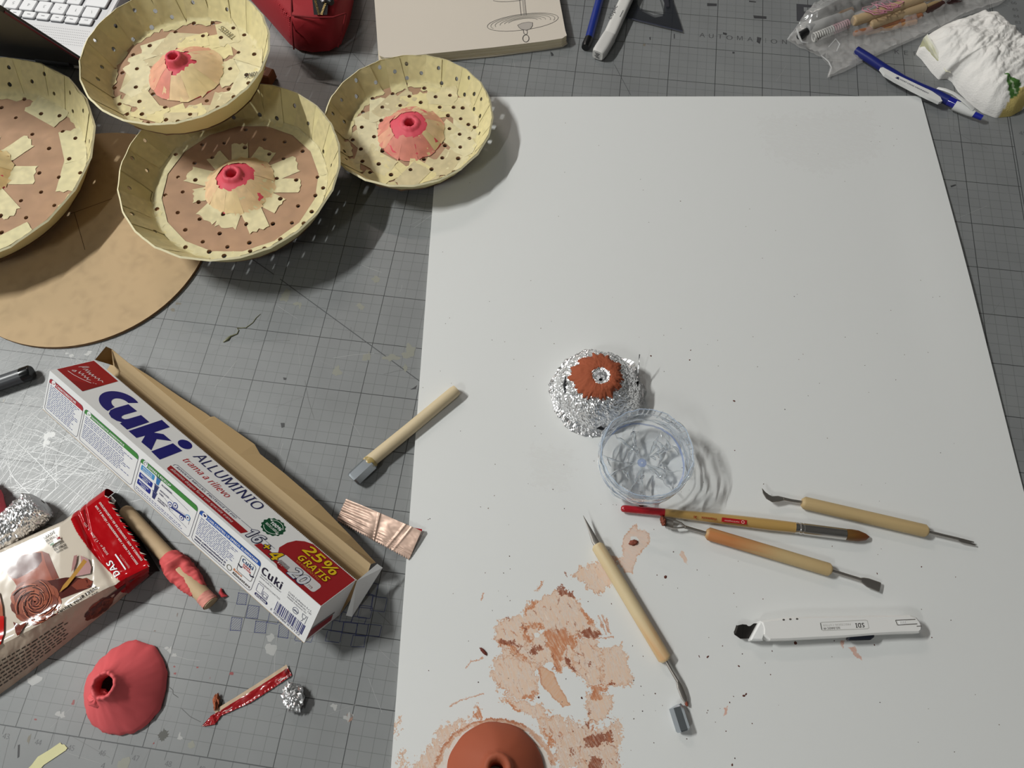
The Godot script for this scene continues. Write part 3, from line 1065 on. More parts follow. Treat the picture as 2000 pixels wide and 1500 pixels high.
# ---------------------------------------------------------------- taped cardboard dishes
func plates() -> void:
	var h4 := [[742, 132], [771, 139], [794, 125], [823, 143], [857, 133], [795, 153], [734, 161], [863, 162], [892, 154], [916, 152], [695, 156], [696, 188], [667, 195], [728, 193], [767, 184], [800, 189], [829, 173], [851, 190], [879, 187], [907, 185], [926, 184], [940, 194], [709, 219], [747, 210], [782, 207], [822, 201], [859, 210], [886, 210], [904, 212]]
	h4 += [[926, 214], [938, 227], [649, 222], [672, 238], [707, 249], [745, 236], [875, 226], [900, 233], [915, 244], [932, 249], [935, 263], [655, 264], [689, 274], [731, 268], [878, 252], [898, 263], [917, 271], [672, 296], [705, 292], [747, 295], [869, 284], [899, 288], [895, 310], [676, 311], [708, 316], [740, 321], [782, 313], [828, 311], [864, 309], [723, 337], [764, 342], [802, 332], [843, 331]]
	dish(1.55, 0.45, "taped cardboard dish with a pink clay spout, at the white board's far left corner", Vector2(-12.53, -53.3), 1.2, 6.85, 8.35, 2.35, 3.4, 1.9, Vector2(0.05, 0.0), h4, 0, 41, Vector2(0.0, 0.0))
	var h2 := [[263, 20], [303, 21], [225, 50], [187, 79], [222, 96], [199, 131], [190, 155], [223, 172], [260, 77], [299, 58], [336, 34], [377, 4], [444, 18], [379, 46], [416, 45], [460, 52], [343, 63], [397, 71], [432, 74], [480, 67], [293, 90], [260, 107], [239, 142], [268, 135], [266, 171]]
	h2 += [[299, 184], [273, 199], [323, 210], [359, 199], [404, 197], [372, 224], [430, 111], [466, 103], [497, 107], [450, 135], [482, 147], [418, 163], [447, 174], [486, 163], [278, 224], [248, 224], [234, 204], [325, 235], [289, 240], [348, 238], [426, 211], [457, 190]]
	dish(1.15, 1.0, "taped cardboard dish with a tilted pink clay spout, topmost beside the laptop", Vector2(-34.6, -57.0), 5.6, 7.5, 9.0, 2.85, 3.6, 1.9, Vector2(-0.35, 0.1), h2, 0, 42, Vector2(0.0, 0.0))
	var h3 := [[543, 174], [473, 195], [575, 207], [507, 225], [541, 231], [458, 234], [421, 246], [372, 250], [329, 260], [602, 241], [283, 274], [395, 282], [438, 279], [480, 253], [517, 272], [556, 277], [343, 302], [479, 289], [415, 308], [526, 301], [554, 310], [591, 295], [632, 296], [257, 309], [287, 333], [380, 318], [348, 346], [382, 352]]
	h3 += [[541, 349], [579, 352], [648, 323], [620, 346], [637, 368], [253, 367], [323, 381], [357, 375], [388, 395], [548, 389], [582, 402], [506, 404], [616, 382], [304, 410], [258, 418], [347, 415], [390, 428], [436, 419], [481, 438], [533, 437], [570, 435], [609, 414], [303, 452], [362, 449], [429, 456], [396, 472], [444, 482], [487, 474], [594, 437], [360, 486], [409, 492], [438, 500], [489, 491], [517, 486], [548, 468]]
	dish(1.4, 0.7, "widest whole taped cardboard dish, with a bare brown ring and a pink clay spout", Vector2(-28.6, -45.85), 2.2, 8.5, 10.3, 3.0, 3.4, 2.0, Vector2(-0.2, 0.0), h3, 1, 43, Vector2(0.0, 0.0))
	var h1 := [[17, 133], [19, 165], [63, 159], [87, 144], [106, 183], [137, 181], [48, 194], [3, 210], [81, 223], [31, 230], [117, 227], [144, 217], [163, 217], [63, 262], [123, 257], [148, 271], [96, 290], [175, 276], [136, 311], [77, 338], [115, 346], [157, 338], [80, 375], [41, 392], [106, 401], [2, 422], [51, 425], [3, 454]]
	for k in 12:
		h1.append([-160 + 13 * k, 150 + (k * 53) % 310])
	dish(1.2, 0.9, "taped cardboard dish cut off by the photo's left border, with bare brown patches", Vector2(-55.8, -47.6), 1.6, 10.85, 12.95, 2.8, 3.5, 2.0, Vector2(-0.1, 0.0), h1, 2, 44, Vector2(0.0, 0.0))

func dish(neck: float, tall: float, label: String, c: Vector2, yf: float, rf: float, rr: float, wh: float, dome_r: float, dome_h: float, lean: Vector2, hole_px: Array, style: int, sd: int, shift: Vector2) -> void:
	rng.seed = sd
	var o := thing("paper_dish", label, "dish", Vector3(c.x, 0, c.y) * CM, "perforated taped cardboard dishes")
	var wl := Vector2(rr - rf, wh).length()
	var facets := 21 + sd % 4
	var slope := Vector2(-wh, rr - rf) / wl
	var dome := func(r: float) -> float:
		if r >= dome_r:
			return 0.0
		var q := r / dome_r
		return dome_h * (1.0 - pow(q, 1.35)) * (1.0 + 0.25 * q)
	# (flat pattern) -> (place on the dish): the wall is the ring beyond rf
	var place := func(q: Vector2, off: float) -> Vector3:
		var s := q.length()
		var d := q / maxf(s, 1e-5)
		if s <= rf:
			return Vector3(c.x + q.x, yf + off + 0.035 * n2(q.x + sd, q.y, 0.5), c.y + q.y) * CM
		var t := minf(1.0, (s - rf) / wl)
		var an := fposmod(atan2(q.y, q.x), TAU / facets) - PI / facets
		var fac := lerpf(1.0, cos(PI / facets) / cos(an) * 1.006, minf(t, 1.0))
		var wave := 0.05 * n2(atan2(q.y, q.x) * 7.0 + sd, t * 0.7) * minf(1.0, t * 2.0)
		var r := (rf + (rr - rf) * t) * fac + wave + slope.x * off
		return Vector3(c.x + d.x * r, yf + wh * t + slope.y * off + wave * 0.3, c.y + d.y * r) * CM
	var over := func(q: Vector2, off: float) -> Vector3:
		var p0: Vector3 = place.call(q, off)
		var hh: float = dome.call(q.length())
		return p0 + Vector3(lean.x * hh * 0.3, hh, lean.y * hh * 0.3) * CM
	# holes: from the picture onto the surface
	var holes := []
	for h in hole_px:
		var w0 := at(h[0], h[1], yf) / CM
		var q := Vector2(w0.x, w0.z) - c
		if q.length() > rf:
			var best := 1e9
			for k in 41:
				var w1 := at(h[0], h[1], yf + wh * k / 40.0) / CM
				var q1 := Vector2(w1.x, w1.z) - c
				var miss := absf(q1.length() - rf - (rr - rf) * k / 40.0)
				if miss < best:
					best = miss
					q = q1.normalized() * (rf + (rr - rf) * k / 40.0)
		var s := q.length()
		if s > rf:
			s = rf + (s - rf) / (rr - rf) * wl
		var free := s < rf + wl - 0.3 and s > dome_r + 0.1
		if absf(s - rf) < 0.33:
			s = rf - 0.34 if s < rf else rf + 0.34
		q = q.normalized() * s
		for g in holes:
			if g[0].distance_to(q) < 0.62:
				free = false
		if free:
			holes.append([q, rng.randf_range(0.2, 0.235)])
	var brown := rgb(176, 140, 112)
	var tape := rgb(222, 210, 160)
	var grain := func(q: Vector2) -> Color:
		var k := 1.0 + 0.06 * n2(q.x * 0.4 + 0.2 * q.y, q.y * 3.0) + 0.06 * n2(q.x, q.y, 0.4)
		return Color(brown.r * k, brown.g * k, brown.b * k)
	var vcm := mat(Color.WHITE, 0.8, 0.0, {"vc": true})
	# floor
	var b := B.new()
	var ring := disc(Vector2.ZERO, rf, 84)
	patch(b, ring, func(q: Vector2) -> Vector3: return place.call(q, 0.0), brown, 0.55, holes, PackedVector2Array(), grain)
	patch(b, ring, func(q: Vector2) -> Vector3: return place.call(q, -0.28), brown, 0.9, holes)
	for h in holes:
		if h[0].length() < rf:
			tunnel(b, h, place, 0.0, -0.28, brown)
	part(o, "floor_disc", b.build(), vcm)
	# wall
	b = B.new()
	var outer := disc(Vector2.ZERO, rf + wl, facets * 5)
	var tone := func(q: Vector2) -> Color:
		var an := atan2(q.y, q.x)
		var k := 0.97 + 0.07 * n2(an * 6.0 + sd, q.length() * 0.3) + 0.04 * n2(q.x, q.y, 1.5)
		return Color(tape.r * k, tape.g * k, tape.b * k * 0.98)
	patch(b, outer, func(q: Vector2) -> Vector3: return place.call(q, 0.0), tape, 0.5, holes, ring, tone)
	patch(b, outer, func(q: Vector2) -> Vector3: return place.call(q, -0.14), tape, 0.7, holes, ring)
	for h in holes:
		if h[0].length() > rf:
			tunnel(b, h, place, 0.0, -0.14, rgb(150, 138, 100))
	part(o, "rim_wall", b.build(), vcm)
	b = B.new()
	var e0 := []
	var e1 := []
	for q in outer:
		e0.append(place.call(q, 0.03))
		e1.append(place.call(q, -0.16))
	b.loft([e0, e1])
	part(o, "rim_edge", b.build(false), mat(rgb(226, 216, 178), 0.8))
	# a short cardboard collar keeps it off the table
	b = B.new()
	var cr := []
	for s in [[1.7, 0.36 if style == 2 or style == 1 else 0.02], [1.9, yf - 0.3], [1.6, yf - 0.3], [1.4, 0.36 if style == 2 or style == 1 else 0.02]]:
		var r := []
		for q in disc(c, s[0], 28):
			r.append(Vector3(q.x, s[1], q.y) * CM)
		cr.append(r)
	b.loft(cr)
	part(o, "foot_collar", b.build(), mat(brown, 0.9))
	# clay cone with its spout
	b = B.new()
	var prof := []
	for k in 9:
		var r := lerpf(dome_r, neck, k / 8.0)
		prof.append([r, dome.call(r) * (1.0 if k else 0.0)])
	var top: float = dome.call(neck)
	for q in [[0.88, 0.14], [0.79, 0.38], [0.71, 0.62], [0.62, 0.76], [0.52, 0.78], [0.42, 0.7], [0.37, 0.45], [0.37, -0.2], [0.45, -1.2]]:
		prof.append([q[0] * lerpf(neck, 1.15, 0.5), top + q[1] * tall if q[1] > 0.0 else maxf(0.1, top + q[1])])
	var rings := []
	for k in prof.size():
		var r := []
		for s in 44:
			var an := TAU * s / 44.0
			var wob: float = 1.0 + 0.09 * n2(cos(an) * 1.3 + sd, sin(an) * 1.3 + prof[k][1] * 0.6) * (1.0 if k > 1 else 0.3)
			var rad: float = prof[k][0] * wob
			var hh: float = prof[k][1]
			r.append(Vector3(c.x + cos(an) * rad + lean.x * hh * (0.3 if k < 9 else 0.5), yf + hh + (0.06 * n2(cos(an) * 2.0, sin(an) * 2.0 + sd) if k > 9 else 0.0), c.y + sin(an) * rad + lean.y * hh * (0.3 if k < 9 else 0.5)) * CM)
		rings.append(r)
	b.loft(rings)
	part(o, "clay_spout", b.build(), mat(rgb(226, 84, 100), 0.62), "pink clay spout with an open hole")
	# tape strips; each one is torn by hand
	var lay := [0]
	var put := func(outline: PackedVector2Array, cf: Callable, on_dome: bool, thick: float) -> void:
		lay[0] += 1
		var off: float = thick * 0.6 + 0.009 * (lay[0] % 6)
		var ph: float = lay[0] * 13.7
		var sb := B.new()
		var hs := []
		for h in holes:
			hs.append([h[0], h[1] * 1.03])
		patch(sb, outline, func(q: Vector2) -> Vector3:
			var wr := 0.03 * maxf(0.0, n2(q.x * 1.1 + ph, q.y * 1.1)) + 0.012 * n2(q.x * 3.0 + ph, q.y * 3.0)
			return over.call(q, off + wr) if on_dome else place.call(q, off + wr), tape, 0.36, hs, PackedVector2Array(), cf)
		if sb.i.size() > 6:
			part(o, "tape_strip", sb.build(), tape_mat)
	var torn := func(a: Vector2, e: Vector2, wd: float) -> PackedVector2Array:
		# a strip from a to e with one straight and one ragged end
		var d := (e - a).normalized()
		var s := d.orthogonal() * wd * 0.5
		var q := PackedVector2Array([a + s, a - s])
		var n := 7
		q = PackedVector2Array()
		for k in n:
			q.append(a + s.lerp(-s, k / (n - 1.0)) + d * rng.randf_range(-0.14, 0.14))
		for k in n:
			q.append(e + (-s).lerp(s, k / (n - 1.0)) + d * rng.randf_range(-0.3, 0.3) * (1.0 if k % 2 else 0.3))
		return q
	var floor_tone := func(base: Color) -> Callable:
		var ph := rng.randf() * 90.0
		return func(q: Vector2) -> Color:
			var k := 1.0 + 0.07 * n2(q.x * 1.2 + ph, q.y * 1.2) + 0.05 * n2(q.x * 5.0, q.y * 5.0 + ph)
			return Color(base.r * k, base.g * k, base.b * k)
	# wall strips
	var nw := 20 if style < 2 else 24
	for k in nw:
		var an := TAU * (k + rng.randf_range(-0.25, 0.25)) / nw
		var d := Vector2.from_angle(an)
		var inn := rf - rng.randf_range(0.15, 1.0)
		if style == 1:
			inn = rf - rng.randf_range(0.3, 0.9)
		var wd := TAU * rf / nw * rng.randf_range(0.8, 1.15)
		put.call(torn.call(d * (rf + wl - 0.02), d * inn, wd), floor_tone.call(tape.lerp(rgb(208, 196, 150), rng.randf())), false, 0.03)
	# floor strips
	if style == 0:
		for k in 26:
			var an := TAU * (k * 0.618)
			var r := lerpf(dome_r + 0.5, rf - 0.8, fposmod(k * 0.37, 1.0))
			var d := Vector2.from_angle(an)
			var tdir := Vector2.from_angle(an + PI / 2 + rng.randf_range(-0.9, 0.9))
			put.call(torn.call(d * r - tdir * 1.6, d * r + tdir * 1.6, rng.randf_range(1.8, 2.5)), floor_tone.call([rgb(218, 206, 164), rgb(224, 214, 176), rgb(206, 192, 154), rgb(226, 212, 160)][k % 4]), true, 0.05)
	else:
		var nf := 11 if style == 1 else 8
		for k in nf:
			var an := TAU * (k + rng.randf_range(-0.15, 0.15)) / nf
			var d := Vector2.from_angle(an)
			put.call(torn.call(d * 2.2, d * (dome_r + rng.randf_range(1.3, 2.5) + (1.0 if style == 2 and k % 2 else 0.0)), rng.randf_range(1.6, 2.3)), floor_tone.call(rgb(220, 208, 166)), true, 0.05)
		if style == 2:
			for k in 13:
				var an := TAU * (k + rng.randf_range(-0.2, 0.2)) / 13
				if k in [1, 5, 6, 10]:
					continue
				var d := Vector2.from_angle(an)
				var tdir := d.orthogonal()
				put.call(torn.call(d * (rf - 1.2) - tdir * 2.2, d * (rf - 1.2) + tdir * 2.2, 2.4), floor_tone.call(rgb(216, 206, 164)), true, 0.05)
		else:
			for k in 16:
				var d := Vector2.from_angle(TAU * k / 16)
				var tdir := d.orthogonal()
				put.call(torn.call(d * (rf - 0.45) - tdir * 1.75, d * (rf - 0.45) + tdir * 1.75, 1.1), floor_tone.call(rgb(216, 206, 164)), false, 0.045)
	# strips over the clay: the pink shows through in places
	var nd := 11
	for k in nd:
		var a0 := TAU * (k - 0.72) / nd
		var a1 := TAU * (k + 0.72) / nd
		var inner := rng.randf_range(neck * 1.02, neck * 1.45)
		var q := PackedVector2Array()
		for j in 5:
			q.append(Vector2.from_angle(lerpf(a0, a1, j / 4.0)) * (dome_r + rng.randf_range(-0.1, 0.25)))
		for j in 5:
			q.append(Vector2.from_angle(lerpf(a1, a0, j / 4.0)) * (inner + rng.randf_range(-0.12, 0.12)))
		var cols := [rgb(232, 200, 158), rgb(228, 168, 140), rgb(222, 142, 126), rgb(234, 210, 160)]
		var col: Color = cols[rng.randi() % 4]
		if style == 2:
			col = cols[3].lerp(rgb(224, 184, 126), rng.randf())
		elif style == 1:
			col = cols[0].lerp(cols[3], rng.randf()).lerp(cols[1], 0.25 * rng.randf())
		put.call(q, floor_tone.call(col), true, 0.11)
	if sd == 42:
		# print left on the tape
		var lb := B.new()
		var tag := func(s: String, px: Vector2, px2: Vector2, hgt: float, col: Color) -> void:
			var y := yf + wh * 0.45
			var o1 := at(px.x, px.y, y)
			var o2 := at(px2.x, px2.y, y)
			var al := (o2 - o1).normalized()
			glyphs(lb, s, font_bold, func(q: Vector2) -> Vector3:
				var w: Vector3 = (o1 + (al * q.x + Vector3.UP.cross(al) * q.y) * CM) / CM
				var d := Vector2(w.x, w.z) - c
				var s2 := d.length()
				if s2 > rf:
					s2 = rf + (s2 - rf) / (rr - rf) * wl
				return place.call(d.normalized() * s2, 0.22), (o2 - o1).length() / CM, hgt, col)
		tag.call("SCMDIC", Vector2(470, 136), Vector2(502, 130), 0.55, rgb(60, 58, 52))
		tag.call("TRES", Vector2(452, 53), Vector2(427, 33), 0.6, rgb(130, 122, 90))
		part(o, "tape_print", lb.build(false), mat(Color.WHITE, 0.7, 0, {"vc": true}))

var tape_mat := mat(Color.WHITE, 0.62, 0.0, {"vc": true, "spec": 0.4})

func tunnel(b: B, h: Array, place: Callable, o0: float, o1: float, col: Color) -> void:
	var r0 := []
	var r1 := []
	for k in 12:
		var q: Vector2 = h[0] + Vector2.from_angle(TAU * k / 12) * h[1]
		r0.append(place.call(q, o0))
		r1.append(place.call(q, o1))
	b.loft([r0, r1], false, false, func(_k, _s): return col)

# ---------------------------------------------------------------- the long foil carton
const BOX_O := Vector3(-41.4193, 2.85, -22.0756)
const BOX_AX := Vector3(0.80323793, 0, 0.59565831)
const BOX_N := Vector3(0.59565831, 0, -0.80323793)

func foil_box() -> void:
	var L := 30.8
	var sec := func(a: float, d: float, h: float) -> Vector3: return (BOX_O + BOX_AX * a + BOX_N * d + Vector3.UP * h) * CM
	var o := thing("foil_box", "long white and red carton of kitchen foil lying open beside the cardboard disc", "carton", Vector3(BOX_O.x, 0, BOX_O.z) * CM + BOX_AX * 0.15)
	var p1 := Vector2(0, 0)
	var p2 := Vector2(2.901, 2.859)
	var p3 := Vector2(5.737, 0.124)
	var p4 := Vector2(2.84, -2.75)
	var e1 := (p2 - p1).normalized()
	var e2 := (p3 - p2).normalized()
	var white := mat(rgb(236, 236, 236), 0.38, 0.0, {"spec": 0.5})
	var inside := mat(rgb(182, 154, 114), 0.85)
	# sheet between two lines of the cross-section, with thickness and a raw inside
	var sheet := func(q0: Vector2, q1: Vector2, a0: float, a1: float, th: float) -> Array:
		var e := (q1 - q0).normalized()
		var nn := Vector2(e.y, -e.x) * th
		var out_b := B.new()
		var in_b := B.new()
		var P := func(a: float, q: Vector2) -> Vector3: return sec.call(a, q.x, q.y)
		out_b.face([P.call(a0, q0), P.call(a1, q0), P.call(a1, q1), P.call(a0, q1)])
		in_b.face([P.call(a0, q0 + nn), P.call(a1, q0 + nn), P.call(a1, q1 + nn), P.call(a0, q1 + nn)])
		for s in [[q0, q1, a0, a0], [q0, q1, a1, a1], [q0, q0, a0, a1], [q1, q1, a0, a1]]:
			if s[2] == s[3]:
				in_b.face([P.call(s[2], s[0]), P.call(s[2], s[1]), P.call(s[2], s[1] + nn), P.call(s[2], s[0] + nn)])
			else:
				in_b.face([P.call(s[2], s[0]), P.call(s[3], s[0]), P.call(s[3], s[0] + nn), P.call(s[2], s[0] + nn)])
		return [out_b, in_b]
	var two := func(called: String, q0: Vector2, q1: Vector2, label := "") -> MeshInstance3D:
		var s: Array = sheet.call(q0, q1, 0.0, L, 0.05)
		var m := part(o, called, s[0].build(false), white, label)
		part(m, "raw_board", s[1].build(false), inside, "brown raw inside of the board")
		return m
	var top: MeshInstance3D = two.call("logo_panel", p2, p3, "panel with the big blue name")
	var side: MeshInstance3D = two.call("text_panel", p1, p2, "panel with small print")
	two.call("bottom_panel", p4, p1, "")
	# toothed cutting edge
	var b := B.new()
	for k in 205:
		var a := 0.12 + k * 0.15
		var q := p3 + e2 * 0.1
		b.face([sec.call(a, p3.x, p3.y), sec.call(a + 0.15, p3.x, p3.y), sec.call(a + 0.075, q.x, q.y)])
	var teeth := part(top, "cutting_teeth", b.build(false), white)
	# trough and folded-back lid: raw brown board
	var walls := B.new()
	var ribs := [Vector2(2.84, -2.78), Vector2(6.35, -1.75), Vector2(7.33, -0.25)]
	var nn := 44
	for r in 2:
		walls.grid(nn, 1, func(u: float, w: float) -> Vector3:
			var q: Vector2 = ribs[r].lerp(ribs[r + 1], w)
			return sec.call(u * L, q.x, q.y))
	part(o, "inner_trough", walls.build(false), mat(rgb(200, 174, 134), 0.85), "brown inside of the trough")
	b = B.new()
	for r in 2:
		b.grid(nn, 1, func(u: float, w: float) -> Vector3:
			var q: Vector2 = ribs[r].lerp(ribs[r + 1], w) + Vector2(0.03, -0.06)
			return sec.call(u * L, q.x, q.y))
	part(o, "outer_trough", b.build(false), white)
	# lid flap with its torn edge: (along, outward, height)
	var edge := [[-0.2, 7.2, 0.2], [2.2, 7.35, 0.15], [5.0, 7.65, 0.1], [8.2, 7.9, 0.0], [11.0, 8.2, -0.1], [11.6, 8.22, -0.1], [11.8, 8.45, -0.15], [13.5, 8.6, -0.3], [16.2, 8.78, -0.4], [17.2, 8.45, -0.35], [20.0, 8.5, -0.4], [24.0, 8.4, -0.5], [28.0, 8.0, -0.6], [30.8, 7.66, -0.6]]
	var lid := B.new()
	var lid_b := B.new()
	var rim := B.new()
	for k in edge.size() - 1:
		var s: Array = edge[k]
		var q: Array = edge[k + 1]
		var a0 := sec.call(clampf(s[0], 0, L), ribs[2].x, ribs[2].y) as Vector3
		var a1 := sec.call(clampf(q[0], 0, L), ribs[2].x, ribs[2].y) as Vector3
		var g0 := sec.call(s[0], s[1], s[2] - 0.5) as Vector3
		var g1 := sec.call(q[0], q[1], q[2] - 0.5) as Vector3
		var dn := Vector3(0, -0.0006, 0)
		lid.face([a0, a1, g1, g0])
		lid_b.face([a0 + dn, a1 + dn, g1 + dn, g0 + dn])
		rim.face([g0, g1, g1 + dn, g0 + dn])
	var lf := part(o, "lid_flap", lid.build(false), mat(rgb(174, 146, 104), 0.85), "brown inside of the folded-back lid")
	part(lf, "torn_edge", rim.build(false), mat(rgb(224, 206, 176), 0.9))
	part(lf, "printed_back", lid_b.build(false), white)
	# end caps
	b = B.new()
	b.face([sec.call(0, p1.x, p1.y), sec.call(0, p2.x, p2.y), sec.call(0, p3.x, p3.y), sec.call(0, p4.x, p4.y)])
	part(o, "end_cap", b.build(false), white)
	b = B.new()
	b.face([sec.call(L, p1.x, p1.y), sec.call(L, p2.x, p2.y), sec.call(L, p3.x, p3.y), sec.call(L, p4.x, p4.y)])
	var cap := part(o, "end_cap", b.build(false), white)
	b = B.new()
	b.face([sec.call(L + 0.01, 0.35, 0.2), sec.call(L + 0.01, 1.1, 0.95), sec.call(L + 0.01, 2.75, -1.1), sec.call(L + 0.01, 2.3, -1.75)], rgb(150, 26, 34))
	b.face([sec.call(L + 0.012, 1.15, 0.9), sec.call(L + 0.012, 1.3, 1.05), sec.call(L + 0.012, 3.0, -1.0), sec.call(L + 0.012, 2.85, -1.15)], rgb(120, 116, 116))
	part(cap, "end_print", b.build(false), mat(Color.WHITE, 0.4, 0, {"vc": true}))
	# lid ears
	b = B.new()
	b.face([sec.call(0.0, 5.75, 0.1), sec.call(-0.15, 7.2, 0.2), sec.call(0.05, 7.33, -0.25), sec.call(0.4, 6.35, -1.6)])
	part(o, "lid_ear", b.build(false), mat(rgb(160, 124, 74), 0.85), "brown folded ear of the lid")
	b = B.new()
	var ear := [sec.call(30.85, 5.75, -0.05), sec.call(31.1, 7.66, -0.55), sec.call(31.55, 7.7, -0.9), sec.call(31.7, 3.4, -2.7), sec.call(31.3, 3.2, -2.5)]
	b.face(ear)
	var er := part(o, "lid_ear", b.build(false), white, "white printed ear of the lid")
	b = B.new()
	for k in 6:
		var t0 := 0.12 + k * 0.13
		var w0: Vector3 = ear[2].lerp(ear[3], t0) + Vector3(0, 0.0003, 0)
		var w1: Vector3 = ear[2].lerp(ear[3], t0 + 0.09) + Vector3(0, 0.0003, 0)
		var v0: Vector3 = ear[1].lerp(ear[4], t0) + Vector3(0, 0.0003, 0)
		var v1: Vector3 = ear[1].lerp(ear[4], t0 + 0.09) + Vector3(0, 0.0003, 0)
		b.face([w0.lerp(v0, 0.12), w1.lerp(v1, 0.12), w1.lerp(v1, 0.5), w0.lerp(v0, 0.5)], rgb(30, 32, 50) if k else rgb(140, 24, 30))
	part(er, "ear_print", b.build(false), mat(Color.WHITE, 0.4, 0, {"vc": true}))

	# ---- print on the name panel: x along the box, y from the ridge outwards
	var lift := 0.012
	var up2 := Vector2(-e2.y, e2.x)
	var F := func(q: Vector2) -> Vector3:
		var w := p2 + e2 * q.y + up2 * lift
		return sec.call(q.x, w.x, w.y)
	var F2 := func(q: Vector2) -> Vector3:
		var w := p2 + e2 * q.y + up2 * (lift * 2.0)
		return sec.call(q.x, w.x, w.y)
	var F3 := func(q: Vector2) -> Vector3:
		var w := p2 + e2 * q.y + up2 * (lift * 3.0)
		return sec.call(q.x, w.x, w.y)
	var gloss := mat(Color.WHITE, 0.3, 0.0, {"vc": true, "spec": 0.5})
	var red := rgb(158, 22, 32)
	var blue := rgb(22, 26, 112)
	var navy := rgb(34, 40, 92)
	b = B.new()
	fill(b, poly([[0.06, 0.56], [0.1, 3.8], [3.32, 3.8], [3.35, 0.56]]), F, red)
	fill(b, poly([[1.7, 0.56], [3.35, 0.56], [3.33, 2.4]]), F2, rgb(140, 16, 26))
	for s in [[[0.45, 2.2], [0.62, 2.75], [0.78, 2.9], [0.72, 2.55], [0.6, 2.4]], [[0.85, 2.3], [1.0, 2.65], [1.1, 2.35], [1.25, 2.65], [1.35, 2.3], [1.5, 2.55], [1.62, 2.3], [1.8, 2.6], [1.9, 2.35], [2.1, 2.6], [2.25, 2.4], [2.45, 2.7], [2.6, 2.45], [2.8, 2.7], [3.0, 2.6]],
			[[0.62, 1.5], [0.8, 1.75], [0.9, 1.55], [0.7, 1.45]], [[1.1, 1.75], [1.0, 2.05], [1.2, 1.7], [1.4, 2.0], [1.5, 1.75], [1.7, 1.95], [1.85, 1.75], [2.0, 2.0], [2.15, 1.75], [2.35, 1.95]], [[0.6, 1.15], [1.2, 1.22], [2.0, 1.45], [2.7, 1.75]], [[2.75, 1.9], [2.8, 1.93]], [[2.92, 2.0], [2.97, 2.03]]]:
		line(b, poly(s), 0.06, F3, rgb(236, 214, 214), true)
	# Cuki: round heavy letters
	var arc := PackedVector2Array()
	for k in 27:
		var an := deg_to_rad(lerpf(62, 290, k / 26.0))
		arc.append(Vector2(5.95 + cos(an) * 1.42, 2.08 + sin(an) * 0.98))
	var cshape := PackedVector2Array()
	for k in 27:
		var an := deg_to_rad(lerpf(72, 283, k / 26.0))
		cshape.append(Vector2(5.9 + cos(an) * 1.75, 2.08 + sin(an) * 1.4))
	for k in 21:
		var an := deg_to_rad(lerpf(276, 82, k / 20.0))
		cshape.append(Vector2(6.0 + cos(an) * 0.82, 2.1 + sin(an) * 0.62))
	fill(b, cshape, F, blue)
	fill(b, poly([[6.25, 2.62], [7.3, 2.66], [7.25, 1.5], [7.32, 1.22], [7.5, 1.1], [7.72, 1.2], [7.8, 1.45], [7.85, 2.62], [8.87, 2.62], [8.87, 0.58], [7.98, 0.58], [7.95, 0.8], [7.6, 0.56], [7.1, 0.46], [6.6, 0.6], [6.3, 0.95], [6.22, 1.4]]), F, blue)
	fill(b, poly([[9.05, 0.57], [9.08, 3.66], [10.12, 3.62], [10.1, 2.1], [10.6, 2.62], [11.6, 2.62], [10.85, 1.78], [11.75, 0.6], [10.6, 0.57], [10.1, 1.3], [10.02, 0.57]]), F, blue)
	fill(b, poly([[11.84, 0.52], [11.86, 2.54], [12.94, 2.58], [12.93, 0.46]]), F, blue)
	var dot := PackedVector2Array()
	for q in disc(Vector2.ZERO, 1.0, 26):
		dot.append(Vector2(12.42 + q.x * 0.62, 3.26 + q.y * 0.5))
	fill(b, dot, F, blue)
	var txt := func(s: String, font: Font, x0: float, y0: float, wd: float, ht: float, col: Color, slant := 0.0, layer := 2) -> void:
		var base_f: Callable = [F, F2, F3][layer - 1]
		glyphs(b, s, font, func(q: Vector2) -> Vector3: return base_f.call(Vector2(x0 + q.x, y0 + q.y)), wd, ht, col, slant)
	txt.call("ALLUMINIO", font_plain, 13.85, 2.8, 7.3, 0.95, navy, 0.12)
	txt.call("trama a rilievo", font_plain, 13.75, 1.82, 5.1, 0.62, rgb(190, 44, 52), 0.2)
	var tab := poly([[13.95, 0.86], [13.95, 1.05], [14.1, 1.18], [21.2, 1.18]])
	line(b, tab, 0.035, F, navy)
	line(b, poly([[21.3, 1.18], [24.9, 1.2]]), 0.03, F, navy)
	txt.call("AVVOLGE MEGLIO, PROTEGGE DI PIÙ", font_plain, 14.2, 0.86, 6.7, 0.26, navy, 0.12)
	fill(b, poly([[13.86, 0.74], [13.98, 0.3], [14.15, 0.22], [31 - 8.7, 0.22], [31 - 8.5, 0.76]]), F, red)
	txt.call("alluminio doppia forza con speciale trama", font_plain, 14.2, 0.33, 6.85, 0.32, rgb(240, 226, 226), 0.15)
	# green seal
	var seal := PackedVector2Array()
	for k in 56:
		seal.append(Vector2(23.22, 2.68) + Vector2.from_angle(TAU * k / 56) * (0.96 if k % 4 < 2 else 0.88))
	fill(b, seal, F, rgb(12, 74, 46))
	for s in [[0.1, 0.75], [1.15, 1.8]]:
		var q := PackedVector2Array()
		for k in 15:
			q.append(Vector2(23.22, 2.68) + Vector2.from_angle(PI * lerpf(s[0], s[1], k / 14.0) + 0.2) * 0.74)
		line(b, q, 0.045, F2, rgb(232, 238, 232))
		var tip := q[14]
		fill(b, poly([[tip.x - 0.14, tip.y], [tip.x + 0.12, tip.y + 0.12], [tip.x + 0.08, tip.y - 0.14]]), F2, rgb(232, 238, 232))
	txt.call("100%", font_bold, 22.72, 2.75, 1.1, 0.34, Color.WHITE, 0.1)
